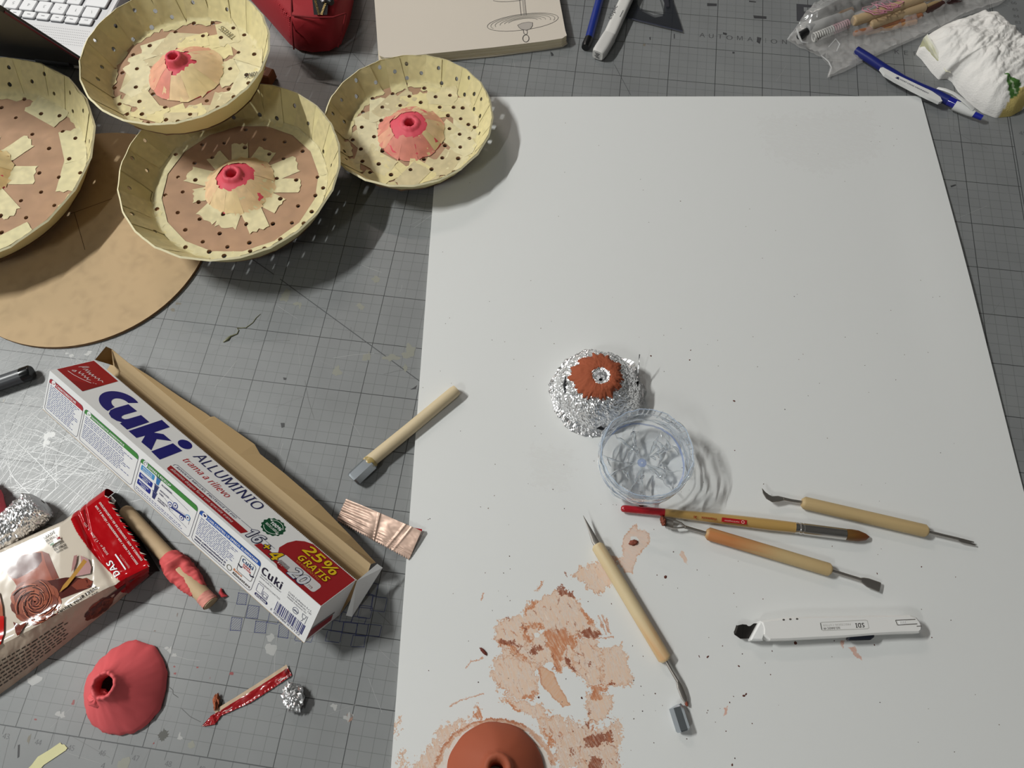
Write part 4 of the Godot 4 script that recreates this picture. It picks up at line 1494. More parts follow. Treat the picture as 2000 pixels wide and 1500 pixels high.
	txt.call("RICICLABILE", font_bold, 22.6, 2.4, 1.28, 0.22, rgb(232, 238, 232), 0.0)
	# big red corner
	fill(b, poly([[25.0, 1.55], [25.02, 2.4], [25.25, 3.1], [25.7, 3.6], [26.3, 3.92], [30.75, 3.9], [30.75, 0.03], [26.4, 0.03], [25.9, 0.3], [25.6, 0.75]]), F, red)
	fill(b, poly([[23.7, 0.22], [26.5, 0.22], [26.0, 0.76], [23.9, 0.76]]), F, red)
	fill(b, rrect(25.7, 0.42, 29.6, 1.42, 0.25), F2, rgb(216, 214, 214))
	fill(b, poly([[25.6, 0.3], [27.0, 0.3], [26.9, 0.8], [26.0, 0.8]]), F2, red)
	var outlined := func(s: String, x0: float, y0: float, wd: float, ht: float, face_c: Color, rim_c: Color) -> void:
		for q in [[-0.07, 0.0], [0.07, 0.0], [0.0, -0.07], [0.0, 0.07], [-0.05, -0.05], [0.05, 0.05], [-0.05, 0.05], [0.05, -0.05]]:
			txt.call(s, font_bold, x0 + q[0], y0 + q[1], wd, ht, rim_c, 0.12, 2)
		txt.call(s, font_bold, x0, y0, wd, ht, face_c, 0.12, 3)
	outlined.call("16", 22.42, 0.36, 1.3, 1.05, rgb(214, 216, 222), navy)
	outlined.call("+", 24.15, 0.55, 0.5, 0.55, rgb(226, 186, 20), navy)
	outlined.call("4", 25.0, 0.25, 0.75, 1.05, rgb(226, 186, 20), navy)
	txt.call("m", font_bold, 26.0, 0.36, 0.42, 0.28, Color.WHITE)
	txt.call("=", font_bold, 26.6, 0.42, 0.2, 0.14, Color.WHITE)
	outlined.call("20", 27.1, 0.22, 1.5, 1.05, rgb(214, 216, 222), navy)
	txt.call("m", font_bold, 28.85, 0.5, 0.42, 0.28, rgb(150, 30, 36))
	outlined.call("25%", 26.2, 2.72, 3.2, 1.0, rgb(226, 190, 24), red)
	outlined.call("GRATIS", 26.5, 1.85, 2.95, 0.62, rgb(226, 190, 24), red)
	txt.call("DI PRODOTTO", font_plain, 26.75, 1.6, 2.25, 0.2, rgb(214, 150, 60))
	part(top, "printing", b.build(false), gloss, "blue, red and yellow print")

	# ---- print on the text panel: x along the box, y up from its lower edge
	b = B.new()
	var up1 := Vector2(-e1.y, e1.x)
	var G := func(q: Vector2) -> Vector3:
		var w := p1 + e1 * q.y + up1 * lift
		return sec.call(q.x, w.x, w.y)
	var G2 := func(q: Vector2) -> Vector3:
		var w := p1 + e1 * q.y + up1 * (lift * 2.0)
		return sec.call(q.x, w.x, w.y)
	var wr := func(s: String, font: Font, x0: float, y0: float, wd: float, ht: float, col: Color) -> void:
		glyphs(b, s, font, func(q: Vector2) -> Vector3: return G2.call(Vector2(x0 + q.x, y0 + q.y)), wd, ht, col)
	var frames := [[0.2, 4.5, 0.2, rgb(170, 40, 50), "CARATTERISTICHE", 1.1, 3.6], [4.72, 11.3, 0.25, rgb(66, 136, 62), "SOSTENIBILITÀ AMBIENTALE", 5.6, 9.6], [11.6, 18.15, 0.2, rgb(66, 136, 62), "SEPARA E RICICLA*", 12.5, 15.1], [18.4, 25.0, 0.3, rgb(40, 88, 170), "CUKI CONTRO LO SPRECO ALIMENTARE", 19.3, 24.7]]
	for s in frames:
		var r := rrect(s[0], s[2], s[1], 3.48, 0.3)
		r.append(r[0])
		line(b, r, 0.04, G, rgb(84, 84, 100))
		fill(b, poly([[s[0], 3.02], [s[1], 3.02], [s[1] - 0.02, 3.3], [s[1] - 0.25, 3.48], [s[0] + 0.25, 3.48], [s[0] + 0.02, 3.3]]), G, s[3])
		fill(b, disc(Vector2(s[0] + 0.55, 3.25), 0.26, 18), G2, rgb(240, 240, 242))
		wr.call(s[4], font_bold, s[5], 3.13, s[6] - s[5], 0.22, rgb(244, 244, 246))
	line(b, poly([[0.62, 3.27], [0.74, 3.15], [0.93, 3.36]]), 0.05, func(q: Vector2) -> Vector3: return G2.call(q) + Vector3(0, 0.0001, 0), red)
	line(b, poly([[5.14, 3.27], [5.26, 3.15], [5.45, 3.36]]), 0.05, func(q: Vector2) -> Vector3: return G2.call(q) + Vector3(0, 0.0001, 0), rgb(66, 136, 62))
	var ring2 := PackedVector2Array()
	for k in 12:
		ring2.append(Vector2(12.15, 3.25) + Vector2.from_angle(TAU * k / 14) * 0.15)
	line(b, ring2, 0.05, func(q: Vector2) -> Vector3: return G2.call(q) + Vector3(0, 0.0001, 0), rgb(90, 90, 100))
	fill(b, poly([[18.95, 3.1], [19.12, 3.27], [19.07, 3.37], [18.95, 3.33], [18.83, 3.37], [18.78, 3.27]]), func(q: Vector2) -> Vector3: return G2.call(q) + Vector3(0, 0.0001, 0), navy)
	# the small paragraphs are too fine to read: rows of word-long strokes
	var greek := rgb(92, 98, 150)
	rng.seed = 77
	var rows := func(x0: float, x1: float, y1: float, n: int, dy: float, col: Color) -> void:
		for k in n:
			var x := x0
			var last := x1 - (rng.randf_range(0.0, 0.25) * (x1 - x0))
			while x < last:
				var l := rng.randf_range(0.12, 0.42)
				line(b, poly([[x, y1 - k * dy], [minf(x + l, last), y1 - k * dy]]), dy * 0.36, G, col)
				x += l + 0.09
	rows.call(0.4, 4.3, 2.85, 14, 0.178, greek)
	rows.call(4.95, 11.1, 2.8, 4, 0.18, greek)
	rows.call(4.95, 10.9, 2.0, 8, 0.18, greek)
	rows.call(18.65, 22.9, 2.8, 11, 0.165, greek)
	rows.call(11.8, 17.6, 0.6, 2, 0.17, greek)
	wr.call("www.cukisavethefood.it", font_bold, 18.7, 0.78, 3.4, 0.2, navy)
	wr.call("www.bancoalimentare.it", font_bold, 18.7, 0.5, 3.4, 0.2, navy)
	for k in 3:
		var y: float = [2.42, 1.65, 0.95][k]
		fill(b, rrect(11.8, y, 13.35, y + 0.5, 0.08), G, rgb(70, 150, 205) if k == 0 else rgb(28, 44, 140))
		wr.call("RACCOLTA", font_bold, 12.0, y + 0.28, 1.1, 0.15, rgb(230, 236, 246))
		wr.call("ALLUMINIO" if k == 0 else "CARTA", font_bold, 12.0 if k == 0 else 12.25, y + 0.07, 1.1 if k == 0 else 0.62, 0.15, rgb(230, 236, 246))
		fill(b, poly([[13.55, y + 0.52], [14.02, y + 0.52], [13.93, y - 0.08], [13.64, y - 0.08]]), G, rgb(58, 120, 180) if k == 0 else rgb(44, 56, 110))
		fill(b, rrect(13.5, y + 0.54, 14.07, y + 0.63, 0.03), G, rgb(44, 56, 110))
	wr.call("ALLUMINIO", font_bold, 14.2, 2.6, 1.2, 0.16, navy)
	wr.call("ASTUCCIO", font_bold, 14.2, 2.02, 1.05, 0.15, navy)
	wr.call("TUBO", font_bold, 14.2, 1.72, 0.52, 0.15, navy)
	wr.call("ETICHETTA", font_bold, 14.25, 1.2, 1.1, 0.14, navy)
	wr.call("ADESIVA", font_bold, 14.25, 1.0, 0.85, 0.14, navy)
	for s in [[15.42, 2.62, 17.4, 2.45], [15.3, 2.08, 16.1, 2.05], [14.8, 1.78, 15.5, 1.5], [15.35, 1.18, 16.0, 1.3], [15.5, 1.6, 17.75, 2.0], [15.6, 1.1, 17.7, 0.9], [15.5, 1.6, 15.6, 1.1], [17.75, 2.0, 17.75, 1.3]]:
		line(b, poly([[s[0], s[1]], [s[2], s[3]]]), 0.025, G, navy)
	line(b, poly([[15.7, 1.5], [17.6, 1.75]]), 0.2, G, rgb(40, 60, 130))
	for s in [[15.55, 1.62, 0.27], [16.05, 1.95, 0.27], [16.95, 1.38, 0.25], [17.5, 1.85, 0.27]]:
		var r := disc(Vector2(s[0], s[1]), s[2], 18)
		fill(b, r, G, rgb(60, 80, 150) if s[0] < 17.2 else rgb(90, 150, 205))
		fill(b, disc(Vector2(s[0], s[1]), s[2] * 0.72, 16), G2, rgb(236, 236, 240))
		fill(b, disc(Vector2(s[0], s[1]), s[2] * 0.3, 10), func(q: Vector2) -> Vector3: return G2.call(q) + Vector3(0, 0.0001, 0), navy)
	# food-bank badge
	var badge := rrect(23.2, 1.1, 24.75, 2.72, 0.2)
	badge.append(badge[0])
	line(b, badge, 0.05, G, rgb(110, 110, 112))
	wr.call("Cuki", font_bold, 23.38, 2.2, 1.15, 0.38, rgb(20, 60, 110))
	wr.call("SAVE", font_bold, 23.6, 1.98, 0.75, 0.17, rgb(196, 36, 40))
	wr.call("THE FOOD", font_bold, 23.6, 1.76, 0.85, 0.17, rgb(196, 36, 40))
	line(b, poly([[23.15, 1.75], [23.45, 1.62], [23.6, 1.72]]), 0.12, G, rgb(30, 34, 60))
	line(b, poly([[24.85, 1.75], [24.55, 1.6], [24.4, 1.7]]), 0.12, G, rgb(30, 34, 60))
	var cir := disc(Vector2(22.55, 0.75), 0.24, 18)
	cir.append(cir[0])
	line(b, cir, 0.06, G, rgb(96, 92, 70))
	wr.call("Banco", font_bold, 22.95, 0.85, 0.9, 0.22, rgb(208, 120, 50))
	wr.call("Alimentare", font_bold, 22.95, 0.5, 1.9, 0.26, rgb(60, 60, 60))
	# maker's corner
	wr.call("Cuki", font_bold, 25.25, 2.62, 2.05, 0.75, rgb(34, 38, 56))
	wr.call("Servizio Consumatori", font_plain, 25.3, 2.4, 2.1, 0.15, rgb(60, 62, 80))
	wr.call("www.cuki.it", font_plain, 25.3, 2.18, 1.2, 0.14, rgb(60, 62, 80))
	wr.call("ASCK20SPCU16477V3", font_plain, 25.35, 1.75, 2.2, 0.14, rgb(90, 92, 104))
	for r in [rrect(25.4, 0.85, 25.95, 1.62, 0.06), rrect(26.05, 0.78, 26.55, 1.3, 0.06), rrect(26.13, 0.85, 26.47, 1.12, 0.04)]:
		r.append(r[0])
		line(b, r, 0.035, G, rgb(60, 66, 110))
	fill(b, rrect(25.4, 0.38, 26.75, 0.68, 0.14), G, rgb(40, 50, 96))
	wr.call("UTILIZZO", font_bold, 25.55, 0.44, 1.05, 0.17, Color.WHITE)
	wr.call("CUKI Cofresco S.r.l.", font_plain, 28.0, 2.95, 2.3, 0.17, rgb(60, 62, 80))
	wr.call("Strada Brandizzo, 130", font_plain, 28.0, 2.7, 2.35, 0.17, rgb(60, 62, 80))
	wr.call("10088 Volpiano TO", font_plain, 28.0, 2.45, 1.95, 0.17, rgb(60, 62, 80))
	var alu := disc(Vector2(29.1, 2.02), 0.27, 18)
	alu.append(alu[0])
	line(b, alu, 0.04, G, rgb(40, 50, 96))
	wr.call("alu", font_bold, 28.9, 1.93, 0.4, 0.18, rgb(40, 50, 96))
	line(b, poly([[29.72, 2.3], [29.8, 1.95], [30.0, 1.9], [30.1, 2.3], [29.72, 2.3]]), 0.04, G, rgb(70, 74, 96))
	line(b, poly([[29.92, 1.9], [29.9, 1.65], [29.8, 1.6]]), 0.04, G, rgb(70, 74, 96))
	line(b, poly([[30.2, 2.4], [30.2, 1.6]]), 0.04, G, rgb(70, 74, 96))
	var x := 27.45
	while x < 30.25:
		var wd := rng.randi_range(1, 3) * 0.028
		fill(b, poly([[x, 0.5], [x + wd, 0.5], [x + wd, 1.5], [x, 1.5]]), G, rgb(40, 44, 110))
		x += wd + rng.randi_range(1, 3) * 0.028
	wr.call("8", font_plain, 27.15, 0.3, 0.12, 0.2, rgb(50, 54, 100))
	wr.call("003980 010122", font_plain, 27.5, 0.26, 2.7, 0.2, rgb(50, 54, 100))
	part(side, "printing", b.build(false), gloss, "small print, barcode and pictograms")

# ---------------------------------------------------------------- the packet of modelling clay
func clay_packet() -> void:
	var o := thing("clay_packet", "opened red and beige plastic packet of terracotta modelling clay, near left", "packet", at(110, 1170, 0))
	# ground plan: far edge, torn end, near ridge, lower near edge
	var far_e := flat([[-150, 1158], [-60, 1115], [0, 1083], [60, 1055], [120, 1028], [150, 1003], [170, 985], [197, 963]], 2.9)
	var ridge := flat([[-150, 1345], [-60, 1298], [0, 1264], [60, 1232], [120, 1197], [190, 1158], [235, 1132], [285, 1104]], 2.9)
	var low := flat([[-150, 1452], [-60, 1395], [0, 1356], [60, 1312], [130, 1256], [205, 1196], [245, 1162], [292, 1120]], 0.05)
	var hgt := [3.1, 3.1, 3.1, 3.05, 3.0, 2.8, 2.55, 2.3]
	var n := 8
	var along := func(list: PackedVector2Array, t: float) -> Vector2:
		var k := clampi(int(t * (n - 1)), 0, n - 2)
		return list[k].lerp(list[k + 1], t * (n - 1) - k)
	var top := func(t: float, s: float, off: float) -> Vector3:
		# t along the packet, s from the far edge (0) to the near ridge (1)
		var q: Vector2 = along.call(far_e, t).lerp(along.call(ridge, t), s)
		var k := clampi(int(t * (n - 1)), 0, n - 2)
		var h: float = lerpf(hgt[k], hgt[k + 1], t * (n - 1) - k)
		h += 0.04 * sin(PI * s) + (0.014 * n2(q.x * 0.3, q.y * 0.3)) * (1.0 + 5.0 * smoothstep(0.62, 0.85, t)) + 0.012 * n2(q.x * 1.0, q.y * 1.0) * smoothstep(0.62, 0.85, t)
		h += 0.16 * exp(-pow((s - 0.97) / 0.05, 2.0)) * (0.6 + 0.4 * n2(t * 9.0, 3.0))
		# creases at the collapsed red end
		h -= 0.22 * exp(-pow((t - 0.71 - 0.1 * s) / 0.02, 2.0)) + 0.14 * exp(-pow((t - 0.8 + 0.12 * s) / 0.014, 2.0)) * (1.0 - s)
		return Vector3(q.x, h + off, q.y) * CM
	var side := func(t: float, s: float, off: float) -> Vector3:
		var hi: Vector3 = top.call(t, 1.0, 0.0)
		var q: Vector2 = along.call(low, t)
		var lo := Vector3(q.x, 0.05, q.y) * CM
		var out := hi.lerp(lo, s)
		var bulge := sin(PI * s) * 0.22 + 0.05 * n2(t * 14.0, s * 3.0)
		return out + Vector3(0.35, 0.75, 0.6).normalized() * ((bulge + off) * CM)
	# where a picture point of the upper face lies on it
	var st := func(x: float, y: float) -> Vector2:
		var w := at(x, y, 2.95) / CM
		var q := Vector2(w.x, w.z)
		var t := 0.5
		var s := 0.5
		for k in 14:
			var a: Vector2 = along.call(far_e, t)
			var b2: Vector2 = along.call(ridge, t)
			s = clampf((q - a).dot(b2 - a) / (b2 - a).length_squared(), -0.05, 1.0)
			var p0: Vector2 = a.lerp(b2, s)
			var da: Vector2 = along.call(far_e, minf(1.0, t + 0.02)).lerp(along.call(ridge, minf(1.0, t + 0.02)), s) - along.call(far_e, maxf(0.0, t - 0.02)).lerp(along.call(ridge, maxf(0.0, t - 0.02)), s)
			var dt: float = minf(1.0, t + 0.02) - maxf(0.0, t - 0.02)
			t = clampf(t + (q - p0).dot(da) / da.length_squared() * dt, 0.0, 1.0)
		return Vector2(t, s)
	var beige := rgb(214, 202, 186)
	var red := rgb(176, 20, 24)
	var film := mat(Color.WHITE, 0.12, 0.0, {"vc": true, "spec": 0.33})
	var split := func(s: float) -> float: return 0.655 + 0.13 * s + 0.06 * s * s
	var b := B.new()
	var face_col := func(u: float, w: float) -> Color: return red if u > split.call(w) else beige
	b.grid(220, 90, func(u: float, w: float) -> Vector3: return top.call(u, w, 0.0), false, false, face_col)
	b.grid(220, 24, func(u: float, w: float) -> Vector3: return side.call(u, w, 0.0), false, false, func(u: float, w: float) -> Color: return red if u > 0.8 + 0.07 * w or u < 0.02 else beige.lerp(rgb(196, 172, 148), 0.5))
	b.grid(120, 8, func(u: float, w: float) -> Vector3:
		var hi: Vector3 = top.call(u, 0.0, 0.0)
		var lo := Vector3(hi.x - 0.006, 0.0005, hi.z - 0.008)
		return hi.lerp(lo, w) + Vector3(-0.003, 0.001, -0.004) * sin(PI * w), false, false, func(u: float, w: float) -> Color: return red if u > 0.66 else beige)
	var body := part(o, "film_wrap", b.build(), film, "glossy beige and red plastic film")
	# torn open end: ragged film, dark hollow
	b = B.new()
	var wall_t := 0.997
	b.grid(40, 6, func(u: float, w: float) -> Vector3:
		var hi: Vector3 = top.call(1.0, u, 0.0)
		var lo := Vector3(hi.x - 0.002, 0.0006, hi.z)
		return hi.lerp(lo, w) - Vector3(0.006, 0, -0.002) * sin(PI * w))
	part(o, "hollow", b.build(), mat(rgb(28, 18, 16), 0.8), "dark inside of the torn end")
	b = B.new()
	rng.seed = 5
	for k in 34:
		var s0 := k / 34.0
		var s1 := (k + 1) / 34.0
		var tip := rng.randf_range(0.1, 0.75)
		var a: Vector3 = top.call(wall_t, s0, 0.01)
		var c: Vector3 = top.call(wall_t, s1, 0.01)
		var d := Vector3(0.8, 0.1, 0.2) * (tip * CM)
		b.face([a, c, c.lerp(a, 0.4) + d], red if k % 3 else rgb(190, 170, 160))
	part(o, "torn_fringe", b.build(false), film)
	b = B.new()
	b.tube(pts([[212, 985, 2.0], [222, 975, 2.3], [216, 968, 2.5]]), [Vector2(0.004, 0.0006), Vector2(0.003, 0.0005), 0.0006], 8)
	part(o, "foil_shred", b.build(), mat(rgb(200, 196, 190), 0.25, 1.0))
	# near red end, folded down
	b = B.new()
	b.grid(16, 8, func(u: float, w: float) -> Vector3:
		var a := (at(244, 1130, 2.6)).lerp(at(286, 1104, 2.3), u)
		var c := (at(250, 1160, 0.3)).lerp(at(292, 1124, 0.3), u)
		return a.lerp(c, w) + Vector3(0.3, 0.5, 0.6) * (0.002 * sin(PI * w) + 0.0008 * n2(u * 5.0, w * 5.0)), false, false, func(_u: float, _w: float) -> Color: return rgb(150, 14, 18))
	part(o, "end_fold", b.build(), film)
	# ---- print
	b = B.new()
	var lay := [0.014]
	var T := func(q: Vector2) -> Vector3:
		var s: Vector2 = st.call(q.x, q.y)
		return top.call(s.x, s.y, lay[0])
	var drape := func(list: Array, col: Color, step := 7.0) -> void:
		lay[0] += 0.0022
		patch(b, poly(list), T, col, step)
	# terracotta pot
	drape.call([[14, 1113], [24, 1098], [45, 1085], [70, 1079], [84, 1077], [97, 1082], [106, 1105], [116, 1128], [100, 1138], [66, 1140], [50, 1146], [38, 1150], [30, 1136], [20, 1126]], rgb(164, 88, 66))
	drape.call([[14, 1113], [24, 1098], [45, 1086], [70, 1080], [82, 1080], [84, 1096], [76, 1108], [54, 1122], [36, 1131], [26, 1130], [18, 1122]], rgb(92, 42, 36))
	drape.call([[84, 1077], [97, 1082], [106, 1105], [117, 1130], [104, 1132], [92, 1104]], rgb(128, 64, 50))
	drape.call([[40, 1150], [58, 1141], [100, 1134], [130, 1128], [152, 1128], [180, 1134], [178, 1146], [160, 1154], [120, 1170], [90, 1190], [60, 1180]], rgb(84, 42, 38))
	drape.call([[152, 1132], [168, 1128], [180, 1136], [172, 1148], [150, 1152], [140, 1144]], rgb(132, 68, 54))
	# rose: petals in turning rings
	var rose := func(cx: float, cy: float, k: float) -> void:
		for ring in [[46, 11, 0], [40, 9, 1], [32, 8, 2], [24, 7, 3], [16, 6, 4], [9, 5, 5]]:
			for j in ring[1]:
				var an: float = TAU * j / ring[1] + ring[2] * 0.7
				var r: float = ring[0] * k
				var q := []
				for s in 12:
					var a2 := TAU * s / 12.0
					q.append([cx + cos(an) * r * 0.62 + cos(a2) * r * 0.46, cy + sin(an) * r * 0.62 * 0.95 + sin(a2) * r * 0.42])
				var sh: float = [0.0, 0.35, 0.1, 0.45, 0.2, 0.6][(j + ring[2]) % 6]
				drape.call(q, rgb(168, 94, 70).lerp(rgb(74, 32, 28), sh), 12.0)
	rose.call(72.0, 1176.0, 1.0)
	lay[0] += 0.003
	for k in 26:
		var r := 7.0 + 1.5 * k
		var a0 := k * 2.4
		var q := PackedVector2Array()
		var span := 0.16 - 0.0025 * k
		for j in 8:
			var an := a0 + j * span
			q.append(Vector2(72.0 + cos(an) * r * (1.0 - 0.035 * j), 1176.0 + sin(an) * r * (0.95 - 0.02 * j)))
		line(b, q, 2.2, T, rgb(70, 30, 27), true)
		for j in q.size():
			q[j] += (q[j] - Vector2(72, 1176)).normalized() * 2.2
		line(b, q, 1.6, T, rgb(196, 120, 94), true)
	drape.call([[30, 1215], [44, 1222], [58, 1215], [46, 1236], [43, 1252], [36, 1236]], rgb(110, 54, 44))
	# fingers and pencil
	drape.call([[146, 1086], [152, 1084], [150, 1100], [146, 1112], [141, 1118], [143, 1102]], rgb(176, 132, 128))
	drape.call([[158, 1085], [172, 1092], [178, 1108], [176, 1120], [160, 1124], [148, 1126], [142, 1122], [152, 1114], [160, 1104]], rgb(190, 148, 146))
	drape.call([[164, 1092], [170, 1097], [134, 1146], [119, 1158], [126, 1144], [142, 1124]], rgb(186, 140, 70))
	# the round part of another picture at the photo's border
	drape.call([[-40, 1150], [-10, 1148], [4, 1160], [10, 1185], [12, 1212], [-40, 1230]], rgb(170, 90, 60))
	drape.call([[-40, 1204], [13, 1204], [12, 1240], [4, 1272], [-40, 1292]], rgb(196, 22, 20))
	# italian flag stripes
	drape.call([[113, 1051], [120, 1049], [121, 1053], [114, 1055]], rgb(150, 40, 44), 3.0)
	drape.call([[107, 1055], [113, 1052], [115, 1056], [108, 1060]], rgb(232, 230, 224), 3.0)
	drape.call([[100, 1063], [121, 1053], [122, 1056], [102, 1067]], rgb(232, 230, 224), 3.0)
	drape.call([[101, 1064], [108, 1060], [109, 1064], [102, 1068]], rgb(40, 110, 66), 3.0)
	lay[0] = 0.06
	var word := func(s: String, font: Font, x0: float, y0: float, x1: float, y1: float, ht: float, col: Color) -> void:
		# baseline from (x0, y0) to (x1, y1) in the picture; height in the same measure, to the left of the direction of reading
		var a := Vector2(x0, y0)
		var d := (Vector2(x1, y1) - a).normalized()
		var up := Vector2(d.y, -d.x)
		glyphs(b, s, font, func(q: Vector2) -> Vector3: return T.call(a + d * q.x + up * q.y), Vector2(x1, y1).distance_to(a), ht, col)
	var black := rgb(36, 32, 30)
	word.call("MADE", font_bold, 88, 1054, 109, 1041, 6, black)
	word.call("IN ITALY", font_bold, 92, 1060, 114, 1048, 5, black)
	word.call("SINCE 1962", font_bold, 96, 1064, 118, 1052, 3, black)
	word.call("FABRIQUÉ", font_bold, 106, 1072, 127, 1060, 5, black)
	word.call("EN ITALIE", font_bold, 109, 1077, 131, 1066, 5, black)
	word.call("DEPUIS 1962", font_bold, 113, 1081, 133, 1070, 3, black)
	word.call("THE BEST TO MODEL YOUR IDEAS", font_bold, 70, 1236, 190, 1149, 6, black)
	word.call("LE MEILLEUR POUR MODELER VOS IDÉES", font_bold, 51, 1261, 193, 1159, 7, black)
	var wht := rgb(236, 226, 222)
	# on the red the lines run the other way
	word.call("TERRACOTTA", font_plain, 250, 1107, 231, 1081, 3.5, rgb(226, 170, 166))
	lay[0] = 0.06
	word.call("ESSICCA ALL'ARIA / AIR-HARDENING / SÈCHE À L'AIR", font_bold, 264, 1099, 183, 984, 5, wht)
	word.call("ENDURECE AL AIRE / ENDURECE AO AR / SELBSTHÄRTEND", font_bold, 272, 1091, 190, 977, 5, wht)
	word.call("500g ℮ - 17.6oz - 1.1lb", font_plain, 210, 1080, 164, 1018, 6, wht)
	word.call("DAS", font_bold, 231, 1120, 214, 1092, 13, Color.WHITE)
	lay[0] = 0.055
	drape.call([[240, 1112], [242, 1110], [222, 1080], [220, 1082]], Color.WHITE, 4.0)
	part(body, "printing", b.build(), mat(Color.WHITE, 0.12, 0.0, {"vc": true, "spec": 0.33}), "picture of a terracotta pot and rose, with lettering")
	# print on the near side: small rose and grey lines of writing
	b = B.new()
	var S := func(q: Vector2) -> Vector3: return side.call(q.x, q.y, 0.03)
	for ring in [[1.0, 9, 0], [0.75, 7, 1], [0.5, 6, 2], [0.28, 4, 3]]:
		for j in ring[1]:
			var an: float = TAU * j / ring[1] + ring[2]
			var q := PackedVector2Array()
			for s in 10:
				q.append(Vector2(0.72 + cos(an) * 0.042 * ring[0] + cos(TAU * s / 10) * 0.03 * ring[0], 0.62 + sin(an) * 0.2 * ring[0] + sin(TAU * s / 10) * 0.15 * ring[0]))
			fill(b, q, func(p0: Vector2) -> Vector3: return side.call(p0.x, p0.y, 0.03 + 0.004 * ring[2] + 0.0006 * j), rgb(138, 70, 48).lerp(rgb(70, 28, 22), ((j + ring[2]) % 3) * 0.4))
	fill(b, poly([[0.76, 0.35], [0.9, 0.25], [0.93, 0.3], [0.84, 0.5], [0.79, 0.62]]), S, rgb(90, 26, 22))
	for r in 7:
		var x := 0.14 + 0.01 * (r % 3)
		while x < 0.58:
			var l := rng.randf_range(0.008, 0.025)
			line(b, poly([[x, 0.3 + r * 0.085], [x + l, 0.3 + r * 0.085]]), 0.034, S, rgb(84, 72, 62))
			x += l + 0.007
	part(body, "side_printing", b.build(false), mat(Color.WHITE, 0.3, 0.0, {"vc": true, "spec": 0.5}))

